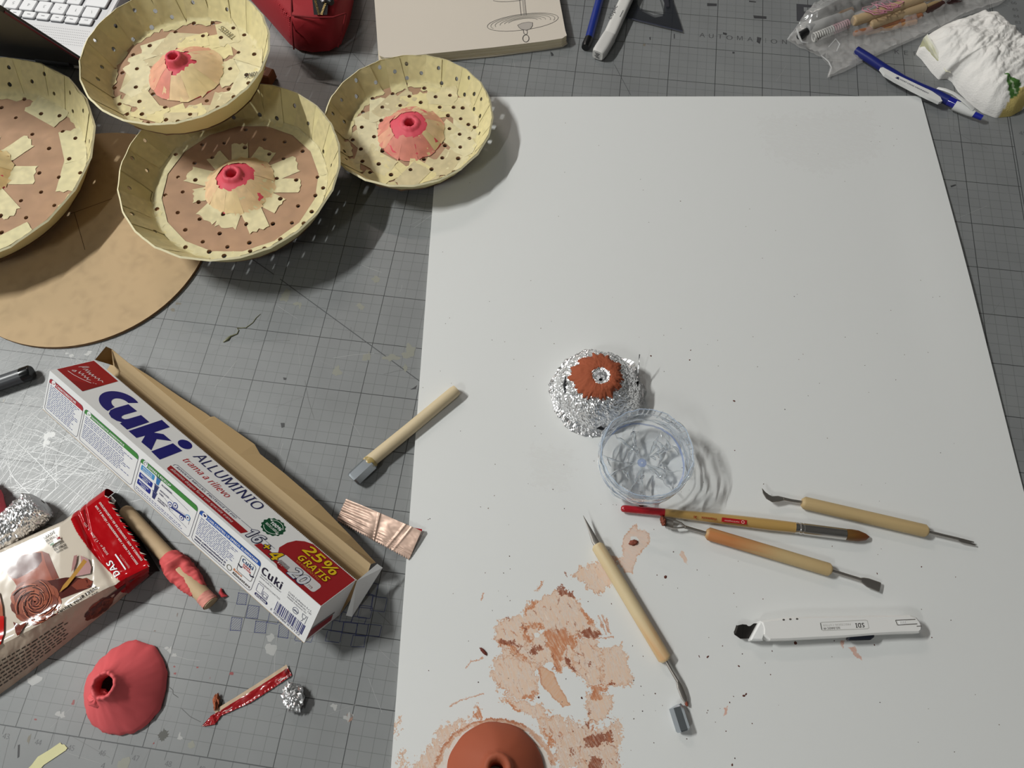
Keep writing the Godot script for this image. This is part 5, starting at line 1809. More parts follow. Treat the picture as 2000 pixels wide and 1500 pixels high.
# ---------------------------------------------------------------- things along the far edge
func far_things() -> void:
	# red pencil case
	var o := thing("pencil_case", "red fabric pencil case with a brass zip, between laptop and sketchbook", "pencil case", at(600, 40, 0))
	var base := flat([[440, -60], [480, -8], [530, 48], [568, 92], [585, 103], [612, 108], [645, 105], [668, 92], [684, 50], [692, 10], [694, -60]], 0.0)
	var top := flat([[470, -95], [492, -62], [532, -8], [566, 30], [576, 38], [600, 36], [632, 34], [652, 24], [662, -4], [668, -30], [668, -95]], 4.6)
	var redm := mat(rgb(150, 12, 26), 0.75, 0.0, {"sheen": 0.3})
	var mesh_tex := noise_tex(0.09, 1, FastNoiseLite.TYPE_CELLULAR, 256, 3)
	var netm := mat(rgb(172, 20, 38), 0.6, 0.0, {"bump": mesh_tex, "bump_scale": 0.12, "scale": 26.0, "sheen": 0.3})
	var ring := func(k: float, y: float, inset: float) -> Array:
		var r := []
		var c := Vector2.ZERO
		for j in base.size():
			c += base[j].lerp(top[j], k) / base.size()
		for j in base.size():
			var q := base[j].lerp(top[j], k)
			q = q.lerp(c, inset)
			r.append(Vector3(q.x, y, q.y) * CM)
		return r
	var b := B.new()
	var rings := [ring.call(0.0, 0.02, 0.08), ring.call(0.0, 0.4, 0.0), ring.call(0.3, 1.8, -0.05), ring.call(0.62, 3.2, -0.04), ring.call(0.9, 4.3, 0.0), ring.call(1.0, 4.7, 0.12), ring.call(1.0, 4.85, 0.45)]
	b.loft(rings, true, true)
	part(o, "body", b.build(), redm)
	# open-weave side: pieces a little proud of the left face
	b = B.new()
	for r in 34:
		for k in 22:
			var u := (k + (0.5 if r % 2 else 0.0)) / 22.0
			var w := r / 34.0
			var q0: Vector3 = rings[1][0].lerp(rings[1][4], w * 0.97)
			var q1: Vector3 = rings[4][0].lerp(rings[4][4], w * 0.97)
			var m0: Vector3 = rings[2][0].lerp(rings[2][4], w * 0.97)
			var c := q0.lerp(m0, u * 2.0) if u < 0.5 else m0.lerp(q1, u * 2.0 - 1.0)
			c += Vector3(-0.0009, 0.0012, 0.0006)
			var s := 0.0015
			b.tube([c + Vector3(-s, 0, s * 0.4), c + Vector3(0, s * 0.5, 0), c + Vector3(s, s * 0.5, -s * 0.6)], [0.0004, 0.001, 0.0004], 5, false)
	part(o, "mesh_fabric", b.build(), netm, "knobbly open-weave red fabric").set_meta("kind", "stuff")
	# seams, zip
	b = B.new()
	var seam := func(list: Array) -> void:
		b.tube(pts(list), [0.0009, 0.0009, 0.0009, 0.0009].slice(0, list.size()), 6)
	seam.call([[571, 30, 4.75], [610, 34, 4.85], [650, 34, 4.8], [676, 26, 4.3]])
	seam.call([[569, -30, 4.9], [569, 20, 4.85], [571, 60, 3.4], [574, 96, 1.2]])
	seam.call([[676, 26, 4.2], [668, 62, 2.6], [660, 92, 0.9]])
	part(o, "seam", b.build(), mat(rgb(120, 8, 18), 0.8))
	b = B.new()
	b.face(pts([[606, -40, 5.05], [645, -40, 5.05], [639, 29, 4.98], [613, 29, 4.98]]))
	part(o, "zip_tape", b.build(false), mat(rgb(14, 12, 14), 0.85), "black zip tape")
	b = B.new()
	for k in 15:
		var t := k / 14.0
		for s in [0, 1]:
			var c := at(lerpf(613, 623, t) if s == 0 else lerpf(641, 628, t), lerpf(-8, 28, t), 5.08)
			var d := Vector3(0.0011, 0, -0.0004) if s == 0 else Vector3(0.0011, 0, 0.0004)
			b.tube([c - d, c + d], [0.00045, 0.00045], 6)
	part(o, "zip_teeth", b.build(), mat(rgb(176, 150, 98), 0.35, 0.9), "brass zip teeth")
	b = B.new()
	b.tube(pts([[634, -8, 5.3], [643, 0, 5.35], [648, 6, 5.3]]), [0.004, 0.0048, 0.003], 12)
	part(o, "zip_pull", b.build(), mat(rgb(16, 16, 18), 0.4))
	b = B.new()
	b.tube(pts([[626, -6, 5.2], [632, 4, 5.25]]), [Vector2(0.0025, 0.001), Vector2(0.0018, 0.001)], 10)
	part(o, "zip_slider", b.build(), mat(rgb(190, 190, 194), 0.3, 0.9))

	# sketchbook
	o = thing("sketchbook", "cream sketchbook with a pencil drawing of tiered discs", "sketchbook", at(920, 30, 0))
	var page := flat([[727, -60], [738, 98], [741, 108], [752, 112], [840, 104], [960, 92], [1060, 80], [1098, 74], [1107, 68], [1104, 58], [1082, -60]], 1.3)
	var cover := PackedVector2Array()
	var cc := Vector2.ZERO
	for q in page:
		cc += q / page.size()
	for q in page:
		cover.append(q + (q - cc).normalized() * 0.15)
	part(o, "cover", slab(cover, 0.01, 0.22, 0.05).build(false), mat(rgb(196, 186, 168), 0.7))
	b = B.new()
	for k in 5:
		var inset := PackedVector2Array()
		for q in page:
			inset.append(q - (q - cc).normalized() * (0.05 if k % 2 else 0.0))
		slab(inset, 0.22 + k * 0.2, 0.22 + (k + 1) * 0.2 - 0.01, 0.0, Color.WHITE, b)
	part(o, "page_block", b.build(false), mat(rgb(226, 212, 182), 0.9), "stack of cream pages")
	b = B.new()
	patch(b, page, func(q: Vector2) -> Vector3: return Vector3(q.x, 1.24 + 0.12 * exp(-pow((q.x + 22.0) / 3.0, 2.0)), q.y) * CM, Color.WHITE, 0.9)
	var pg := part(o, "top_page", b.build(), mat(rgb(212, 202, 189), 0.85), "cream drawing page")
	b = B.new()
	var P := ink(1.26)
	var gr := rgb(84, 80, 78)
	var ell := func(cx: float, cy: float, rx: float, ry: float, tilt: float, a0: float, a1: float) -> PackedVector2Array:
		var q := []
		for k in 31:
			var an := deg_to_rad(lerpf(a0, a1, k / 30.0))
			q.append([cx + cos(an) * rx * cos(tilt) - sin(an) * ry * sin(tilt), cy + cos(an) * rx * sin(tilt) + sin(an) * ry * cos(tilt)])
		return flat(q, 1.26)
	for k in 6:
		var s: float = [1.0, 0.9, 0.78, 0.64, 0.52, 0.42][k]
		line(b, ell.call(1021.0, 43.0, 70.0 * s, 15.5 * s, -0.13, 0.0 if k == 0 else 150.0 + 9 * k, 360.0 if k == 0 else 385.0 - 7 * k), 0.05 if k == 0 else 0.07, P, gr if k == 0 else rgb(150, 144, 136))
	line(b, ell.call(1000.0, -6.0, 40.0, 8.5, -0.1, 20, 160), 0.05, P, gr)
	for s in [[[1014, -8], [1018, 30]], [[1024, -8], [1028, 30]]]:
		line(b, flat(s, 1.26), 0.06, P, gr)
	line(b, flat([[1020, -8], [1024, 30]], 1.26), 0.22, P, rgb(176, 168, 158))
	fill(b, flat([[1011, 49], [1020, 45], [1032, 43], [1040, 44], [1040, 50], [1036, 56], [1028, 59], [1018, 57], [1013, 53]], 1.265), ink(1.265), rgb(178, 170, 162))
	line(b, flat([[1011, 49], [1013, 53], [1018, 57], [1028, 59], [1036, 56], [1040, 50], [1040, 44], [1032, 43], [1020, 45], [1011, 49]], 1.27), 0.05, ink(1.27), gr)
	line(b, flat([[1022, 59], [1023, 65], [1028, 68], [1030, 64], [1029, 58]], 1.27), 0.06, ink(1.27), gr)
	line(b, ell.call(1027.0, 75.0, 6.0, 7.0, 0.0, 0, 360), 0.08, ink(1.27), gr)
	part(pg, "pencil_drawing", b.build(false), mat(Color.WHITE, 0.8, 0, {"vc": true}))

	# blue fineliner and white marker
	o = thing("blue_pen", "dark blue felt pen with a black end lying left of the white marker", "pen", at(1160, 30, 0))
	b = B.new()
	b.tube(pts([[1182, -40, 0.5], [1150, 76, 0.5]]), [0.0046, 0.0046], 18)
	part(o, "barrel", b.build(), mat(rgb(22, 44, 128), 0.35))
	b = B.new()
	b.tube(pts([[1150.5, 76, 0.5], [1145, 88, 0.5], [1143, 93, 0.5]]), [0.005, 0.005, 0.0042], 18)
	part(o, "end_cap", b.build(), mat(rgb(12, 12, 14), 0.3))
	o = thing("white_marker", "white square-bodied marker lying right of the dark blue pen", "marker", at(1200, 40, 0))
	b = B.new()
	b.tube(pts([[1241, -40, 0.7], [1190, 72, 0.7]]), [Vector2(0.0068, 0.006), Vector2(0.0068, 0.006)], 24, true, null, 5.0)
	part(o, "barrel", b.build(), mat(rgb(218, 216, 212), 0.4))
	b = B.new()
	b.tube(pts([[1190, 72, 0.7], [1174, 98, 0.7], [1169, 105, 0.7], [1167, 108, 0.7]]), [Vector2(0.0072, 0.0064), Vector2(0.0074, 0.0066), Vector2(0.007, 0.0062), Vector2(0.006, 0.0052)], 24, true, null, 5.0)
	var capm := part(o, "cap", b.build(), mat(rgb(206, 204, 201), 0.4))
	b = B.new()
	var o1 := at(1196, 38, 1.32)
	var al := (at(1217, -4, 1.32) - o1).normalized()
	var upw := Vector3.UP.cross(al)
	glyphs(b, "copic", font_plain, frame(o1, al, upw), 2.2, 0.62, rgb(70, 70, 72))
	var o2 := at(1205, 31, 1.32)
	for k in 5:
		line(b, poly([[k * 0.22, -0.35], [k * 0.22 + 0.15, -0.35]]), 0.09, frame(o2, al, upw), rgb(70, 70, 72))
	part(o, "lettering", b.build(false), mat(Color.WHITE, 0.5, 0, {"vc": true}))
	b = B.new()
	var ce := at(1166.5, 108.5, 0.7)
	var ax := (at(1174, 98, 0.7) - ce).normalized()
	var sx := ax.cross(Vector3.UP).normalized()
	for k in 4:
		line(b, poly([[-0.3 + 0.12 * (k % 2), 0.28 - k * 0.17], [0.3 - 0.1 * (k % 3), 0.28 - k * 0.17]]), 0.09, frame(ce - ax * 0.0003, sx, Vector3.UP), rgb(60, 60, 62))
	part(capm, "cap_code", b.build(false), mat(Color.WHITE, 0.5, 0, {"vc": true}))

	# transparent grey set square
	b = B.new()
	var outer := flat([[1215, -70], [1219, 33], [1333, 61], [1290, -70]], 0.1)
	var inner := flat([[1268, -70], [1251, 19], [1298, 30], [1278, -40]], 0.1)
	for y in [0.03, 0.25]:
		patch(b, outer, func(q: Vector2) -> Vector3: return Vector3(q.x, y, q.y) * CM, Color.WHITE, 1.0, [], inner)
	for ol in [outer, inner]:
		var lo := []
		var hi := []
		for q in ol:
			lo.append(Vector3(q.x, 0.03, q.y) * CM)
			hi.append(Vector3(q.x, 0.25, q.y) * CM)
		b.loft([lo, hi])
	o = thing("set_square", "smoky transparent plastic set square under the white marker", "set square", at(1280, 30, 0))
	part(o, "plate", b.build(false), mat(Color(0.16, 0.17, 0.2, 0.5), 0.3, 0.0))
	b = B.new()
	line(b, flat([[1296, -40], [1303, 13]], 0.26), 0.5, ink(0.262), rgb(50, 52, 58))
	line(b, flat([[1219, 33], [1333, 61]], 0.26), 0.18, ink(0.262), rgb(58, 60, 74))
	part(o, "scale_print", b.build(false), mat(Color.WHITE, 0.4, 0, {"vc": true}))

	# small brown block behind the dishes
	o = thing("wood_block", "small orange-brown block between the two dishes left of centre", "block", at(518, 148, 0))
	part(o, "block", slab(flat([[496, 150], [527, 158], [537, 141], [508, 131]], 0.8), 0.01, 1.3, 0.12).build(false), mat(rgb(150, 88, 44), 0.6))
	b = B.new()
	line(b, flat([[513, 133], [517, 137], [520, 133]], 1.3), 0.08, ink(1.312), rgb(40, 28, 20))
	part(o, "ink_mark", b.build(false), mat(Color.WHITE, 0.6, 0, {"vc": true}))

	# ballpoint pen
	o = thing("ballpoint_pen", "blue ballpoint pen with a white grip and clip beside the paper towel", "pen", at(1810, 170, 0))
	b = B.new()
	b.tube(pts([[1672, 98, 0.75], [1697, 114, 0.75], [1730, 136, 0.68], [1765, 155, 0.6], [1800, 171, 0.62], [1835, 187, 0.72], [1852, 196, 0.72]]), [0.0044, 0.0047, 0.0046, 0.0039, 0.004, 0.0048, 0.005], 22)
	part(o, "barrel", b.build(), mat(rgb(26, 36, 112), 0.35))
	b = B.new()
	b.tube(pts([[1852, 196, 0.72], [1868, 204, 0.72], [1872, 206, 0.72]]), [0.005, 0.005, 0.0048], 22)
	part(o, "cap_ring", b.build(), mat(rgb(22, 26, 140), 0.15, 0.0, {"coat": 1.0}))
	b = B.new()
	b.tube(pts([[1864, 205, 0.72], [1880, 212, 0.72], [1896, 220, 0.72], [1902, 223, 0.72]]), [0.0051, 0.005, 0.004, 0.0032], 22)
	part(o, "tip_sleeve", b.build(), mat(rgb(226, 226, 224), 0.3))
	b = B.new()
	b.tube(pts([[1900, 222, 0.72], [1918, 230, 0.72]]), [0.0031, 0.0028], 18)
	part(o, "button", b.build(), mat(rgb(30, 40, 150), 0.3))
	b = B.new()
	var grip := flat([[1719, 133], [1724, 132], [1750, 146], [1790, 165], [1820, 179], [1836, 190], [1840, 198], [1834, 200], [1812, 190], [1780, 174], [1748, 157], [1728, 145]], 1.1)
	patch(b, grip, func(q: Vector2) -> Vector3: return Vector3(q.x, 1.16, q.y) * CM, Color.WHITE, 0.3)
	var lo2 := []
	var hi2 := []
	for q in grip:
		lo2.append(Vector3(q.x, 0.8, q.y) * CM)
		hi2.append(Vector3(q.x, 1.16, q.y) * CM)
	b.loft([lo2, hi2])
	var gp := part(o, "white_panel", b.build(false), mat(rgb(228, 228, 226), 0.35))
	b = B.new()
	var w0 := at(1757, 155.5, 1.17)
	var ad := (at(1813, 183.5, 1.17) - w0).normalized()
	glyphs(b, "SAINT LOUIS UNIVERSITY", font_bold, frame(w0, ad, Vector3.UP.cross(ad)), (at(1813, 183.5, 1.17) - w0).length() / CM, 0.17, rgb(40, 44, 70))
	var fl := frame(at(1752, 154, 1.17), ad, Vector3.UP.cross(ad))
	fill(b, poly([[-0.2, 0.0], [0.2, 0.0], [0.2, 0.12], [0.1, 0.1], [0.2, 0.3], [0.06, 0.24], [0, 0.4], [-0.06, 0.24], [-0.2, 0.3], [-0.1, 0.1], [-0.2, 0.12]]), fl, rgb(34, 40, 80))
	part(gp, "lettering", b.build(false), mat(Color.WHITE, 0.4, 0, {"vc": true}))
	b = B.new()
	b.tube(pts([[1832, 172, 1.15], [1845, 175, 1.55], [1862, 182, 1.6], [1880, 195, 1.5], [1892, 205, 1.35], [1900, 214, 1.05]]), [Vector2(0.002, 0.0008), Vector2(0.0022, 0.0008), Vector2(0.0022, 0.0008), Vector2(0.0024, 0.0008), Vector2(0.0028, 0.001), Vector2(0.003, 0.0015)], 10)
	part(o, "clip", b.build(), mat(rgb(228, 228, 226), 0.3))

# ---------------------------------------------------------------- the clear bag and what it holds
func tool_bag() -> void:
	var wood := mat(rgb(186, 160, 124), 0.6, 0.0, {"bump": noise_tex(0.02, 3, FastNoiseLite.TYPE_SIMPLEX, 256, 8), "bump_scale": 0.01, "scale": 30.0})
	var stick := func(called: String, label: String, cat: String, path: Array, r: float, m: Material, group := "") -> Node3D:
		var o := thing(called, label, cat, at(path[0][0], path[0][1], 0))
		var b := B.new()
		var p := pts(path)
		var n := p.size()
		var d: Vector3 = (p[1] - p[0]).normalized()
		var e: Vector3 = (p[n - 1] - p[n - 2]).normalized()
		var list := [p[0], p[0] + d * 0.002]
		var rad := [r * 0.7, r]
		for k in range(1, n - 1):
			list.append(p[k])
			rad.append(r)
		list += [p[n - 1] - e * 0.002, p[n - 1]]
		rad += [r, r * 0.7]
		b.tube(list, rad, 16)
		part(o, "shaft", b.build(), m)
		if group:
			o.set_meta("group", group)
		return o
	var st: Node3D = stick.call("modelling_stick", "thick pale wooden stick wound with a pink cord in the clear bag", "tool", [[1666, 42, 1.5], [1740, 18, 1.5], [1850, -20, 1.5]], 0.0058, wood)
	var b := B.new()
	var coil := []
	var rad := []
	for k in 60:
		var t := k / 59.0
		var c := at(lerpf(1700, 1742, t), lerpf(30, 12, t), 1.55)
		coil.append(c + Vector3(cos(t * 30.0) * 0.011 + 0.004 * sin(k * 1.7), 0.006 + 0.002 * sin(t * 30.0), sin(t * 30.0) * 0.009))
		rad.append(0.0006)
	b.tube(coil, rad, 6)
	part(st, "pink_cord", b.build(), mat(rgb(196, 132, 150), 0.6), "loose pink cord")
	st = stick.call("modelling_stick", "thinner wooden stick below the pink-corded one in the clear bag", "tool", [[1698, 50, 1.0], [1806, 14, 1.0]], 0.0056, wood)
	b = B.new()
	b.tube(pts([[1806, 14, 1.0], [1832, 4, 1.0], [1848, -2, 1.0]]), [0.003, 0.0036, 0.002], 12)
	part(st, "metal_neck", b.build(), mat(rgb(176, 150, 110), 0.5))
	stick.call("modelling_stick", "slim brown wooden spatula lowest in the clear bag", "tool", [[1668, 66, 0.7], [1720, 52, 0.7], [1800, 30, 0.7]], 0.0035, mat(rgb(160, 104, 70), 0.6))
	stick.call("modelling_stick", "thin pale wooden stick under the others in the clear bag", "tool", [[1690, 64, 0.5], [1790, 42, 0.5]], 0.003, mat(rgb(188, 140, 96), 0.6))
	# brushes
	st = stick.call("fine_brush", "black brush with a gold ferrule in the clear bag", "brush", [[1560, 72, 0.9], [1620, 36, 0.9]], 0.0045, mat(rgb(20, 20, 22), 0.35))
	b = B.new()
	b.tube(pts([[1618, 40, 1.3], [1640, 30, 1.35], [1645, 27, 1.35], [1664, 19, 1.35]]), [0.0018, 0.0032, 0.0036, 0.0032], 12)
	part(st, "ferrule", b.build(), mat(rgb(214, 150, 50), 0.3, 0.9), "gold ferrule")
	b = B.new()
	b.tube(pts([[1664, 19, 1.3], [1760, -20, 1.2]]), [0.0042, 0.004], 12)
	part(st, "handle", b.build(), mat(rgb(26, 26, 28), 0.35))
	st = stick.call("grey_tube", "frosted grey tube across the clear bag's left end", "tube", [[1576, 58, 1.1], [1650, 32, 1.1], [1664, 27, 1.1]], 0.0058, mat(rgb(150, 150, 150), 0.5))
	stick.call("dark_brush", "long black brush handle along the top of the clear bag", "brush", [[1590, 36, 0.8], [1650, 2, 0.8], [1700, -28, 0.8]], 0.005, mat(rgb(34, 34, 36), 0.4))
	# white coil comb
	var o := thing("coil_binding", "white and pink plastic coil in the clear bag's left end", "coil", at(1610, 62, 0))
	b = B.new()
	var b2 := B.new()
	for k in 16:
		var t := k / 15.0
		var c := at(lerpf(1590, 1655, t), lerpf(73, 47, t), 1.0)
		var ring := []
		for s in 13:
			var an := TAU * s / 12.0
			ring.append(c + Vector3(sin(an) * 0.0012, cos(an) * 0.0042, sin(an) * 0.0042))
		(b if k < 9 else b2).tube(ring, [0.001, 0.001, 0.001, 0.001, 0.001, 0.001, 0.001, 0.001, 0.001, 0.001, 0.001, 0.001, 0.001], 6, false)
	part(o, "white_coil", b.build(), mat(rgb(196, 194, 190), 0.4))
	part(o, "pink_coil", b2.build(), mat(rgb(196, 150, 160), 0.4))
	# dark bristles
	o = thing("bristle_brush", "dark red bristle head at the clear bag's far end", "brush", at(1850, 8, 0))
	b = B.new()
	rng.seed = 9
	for k in 90:
		var c := at(1838 + rng.randf_range(-4, 4), 10 + rng.randf_range(-3, 3), 0.9)
		var e := at(1868 + rng.randf_range(-8, 14), -4 + rng.randf_range(-9, 9), 0.9 + rng.randf_range(-0.5, 0.6))
		b.tube([c, e], [0.0004, 0.0003], 4, false)
	part(o, "bristles", b.build(), mat(rgb(58, 26, 26), 0.6)).set_meta("kind", "stuff")
	b = B.new()
	b.tube(pts([[1808, 22, 0.9], [1840, 9, 0.9]]), [0.003, 0.0045], 12)
	part(o, "handle", b.build(), mat(rgb(60, 34, 30), 0.5))
	# the bag: two crumpled clear sheets
	o = thing("clear_bag", "crumpled clear plastic bag of modelling tools at the far right", "bag", at(1700, 70, 0))
	var ol := flat([[1538, 76], [1550, 62], [1566, 44], [1600, 22], [1640, 0], [1690, -40], [1990, -60], [1975, -10], [1952, 8], [1880, 32], [1840, 52], [1790, 74], [1740, 96], [1700, 112], [1650, 138], [1616, 150], [1622, 128], [1604, 110], [1580, 98], [1556, 88]], 0.3)
	var spine0 := at(1560, 66, 0) / CM
	var spine1 := at(1900, -40, 0) / CM
	var sheet := func(sd: float, hi: float) -> B:
		var bb := B.new()
		patch(bb, ol, func(q: Vector2) -> Vector3:
			var a := Vector2(spine0.x, spine0.z)
			var d := Vector2(spine1.x, spine1.z) - a
			var s := (q - a).dot(d) / d.length_squared()
			var off := absf((q - a - d * s).dot(d.orthogonal().normalized()))
			var side := (q - a - d * s).dot(d.orthogonal().normalized())
			var h := hi * exp(-pow((side + 0.0) / 2.3, 2.0)) * smoothstep(-0.05, 0.1, s) + 0.28
			var fold := absf(n2(side * 1.1 + sd, s * 2.6)) * 0.8 + absf(n2(side * 2.4, s * 9.0 + sd)) * 0.35 + 0.35 * pow(absf(n2(q.x * 0.9 + sd, q.y * 0.9)), 1.0)
			return Vector3(q.x, maxf(0.05, h + (fold if hi > 1.0 else fold * 0.25) - (0.0 if hi > 1.0 else 0.2)), q.y) * CM, Color.WHITE, 0.32)
		return bb
	var clear := mat(Color(0.93, 0.92, 0.91, 0.24), 0.09, 0.0)
	part(o, "upper_sheet", sheet.call(3.0, 2.1).build(), clear, "clear crumpled upper film")
	part(o, "lower_sheet", sheet.call(41.0, 0.02).build(), clear)
	b = B.new()
	b.tube(pts([[1538, 77, 0.5], [1547, 66, 0.9], [1556, 55, 1.2], [1560, 70, 1.4], [1566, 82, 1.3], [1578, 84, 1.1]]), [0.0006, 0.0012, 0.001, 0.0013, 0.001, 0.0006], 6)
	b.tube(pts([[1604, 108, 0.7], [1618, 120, 0.6], [1624, 132, 0.5], [1618, 150, 0.35]]), [0.0005, 0.0009, 0.0008, 0.0004], 6)
	b.tube(pts([[1618, 92, 1.5], [1632, 76, 1.9], [1640, 86, 1.8], [1634, 100, 1.4]]), [0.0004, 0.0008, 0.0008, 0.0004], 6)
	part(o, "film_crease", b.build(), mat(Color(0.95, 0.95, 0.95, 0.3), 0.05, 0.0), "shiny crumpled corner")

func paper_towel() -> void:
	var o := thing("paper_towel", "crumpled white paper towel with printed green leaf at the far right", "paper towel", at(1910, 120, 0))
	var ol := flat([[1905, 26], [1930, 30], [1958, 50], [1990, 80], [2040, 95], [2060, 170], [2010, 200], [1985, 214], [1955, 217], [1930, 208], [1905, 190], [1880, 165], [1868, 146], [1858, 140], [1842, 142], [1828, 128], [1808, 102], [1797, 92], [1803, 78], [1812, 64], [1835, 50], [1870, 38]], 1.0)
	nz.fractal_octaves = 3
	var emb := func(x: float, z: float) -> float: return 0.035 * maxf(0.0, sin(x * 9.0 + 1.3 * n2(x, z, 1.0)) * sin(z * 9.0 + 2.0 * n2(z, x, 1.0)))
	var b := heap(Array(ol), 0.03, func(rho: float, w: Vector2) -> float:
		var h := 3.3 * pow(maxf(0.0, 1.0 - pow(rho, 3.2)), 0.6)
		var edge := minf(1.0, (1.0 - rho) * 5.0)
		return h + edge * (0.4 * n2(w.x * 0.22 + 4.0, w.y * 0.22) + 0.5 * absf(n2(w.x * 0.4 + w.y * 0.28, w.y * 0.36)) + 0.07 * absf(n2(w.x * 1.1, w.y * 1.1)) + 1.1 * emb.call(w.x, w.y)), 60, 190)
	# printed leaf and yellow stem are colour in the sheet
	var leaf := flat([[1968, 136], [1976, 139], [1990, 144], [2006, 149], [2006, 164], [1994, 168], [1984, 161], [1974, 150]], 3.4)
	var vein := flat([[1976, 142], [1990, 152], [2002, 161], [1999, 162], [1984, 152]], 3.4)
	var stem := flat([[1970, 215], [1976, 190], [1988, 174], [2010, 164], [2030, 200], [1990, 230]], 2.2)
	for k in b.v.size():
		var q := Vector2(b.v[k].x, b.v[k].z) / CM
		var col := Color.WHITE
		if Geometry2D.is_point_in_polygon(q, vein):
			col = rgb(190, 210, 176)
		elif Geometry2D.is_point_in_polygon(q, leaf):
			col = rgb(76, 124, 56)
		elif Geometry2D.is_point_in_polygon(q, stem):
			col = rgb(226, 206, 132)
		b.c[k] = col.srgb_to_linear()
	part(o, "crumpled_sheet", b.build(), mat(rgb(240, 237, 233), 0.95, 0.0, {"vc": true, "bump": noise_tex(0.06, 4, FastNoiseLite.TYPE_SIMPLEX, 256, 4), "bump_scale": 0.03, "scale": 24.0}), "white embossed paper with a printed green leaf")
	# a loose fold at its left end
	b = B.new()
	b.grid(14, 10, func(u: float, w: float) -> Vector3:
		var a := at(1812, 66, 2.3).lerp(at(1858, 143, 1.0), u)
		var c := at(1796, 92, 0.4).lerp(at(1842, 144, 0.4), u)
		return a.lerp(c, w) + Vector3(-0.3, 0.4, 0.2) * (0.012 * sin(PI * w) * (0.7 + 0.5 * n2(u * 3.0, w * 2.0))), false, false, func(u: float, w: float) -> Color: return rgb(236, 234, 224).lerp(rgb(206, 204, 150), clampf(0.9 * w + 0.4 * n2(u * 4.0, w * 4.0), 0.0, 0.8)))
	part(o, "folded_corner", b.build(), mat(Color.WHITE, 0.95, 0, {"vc": true}), "folded corner with yellowish print")

# ---------------------------------------------------------------- crumpled foil: flat facets on a lumpy form
func foil_mat(rough := 0.2) -> StandardMaterial3D:
	return mat(Color(0.95, 0.95, 0.955), rough + 0.06, 1.0)

func lump(c: Vector3, rad: Vector3, turn: float, amp: float, freq: float, nu := 40, nv := 24, sd := 0.0) -> B:
	# an uneven ball resting at c, in centimetres
	var b := B.new()
	b.grid(nu, nv, func(u: float, w: float) -> Vector3:
		var d := Vector3(cos(u * TAU) * sin(w * PI), cos(w * PI), sin(u * TAU) * sin(w * PI))
		var k := 1.0 + amp * nz.get_noise_3d(d.x * freq + sd, d.y * freq, d.z * freq) + amp * 0.5 * nz.get_noise_3d(d.x * freq * 2.7, d.y * freq * 2.7 + sd, d.z * freq * 2.7)
		var q := (d * rad * k).rotated(Vector3.UP, turn)
		return (c + Vector3(q.x, maxf(q.y, -rad.y * 0.97), q.z)) * CM, true, false)
	return b

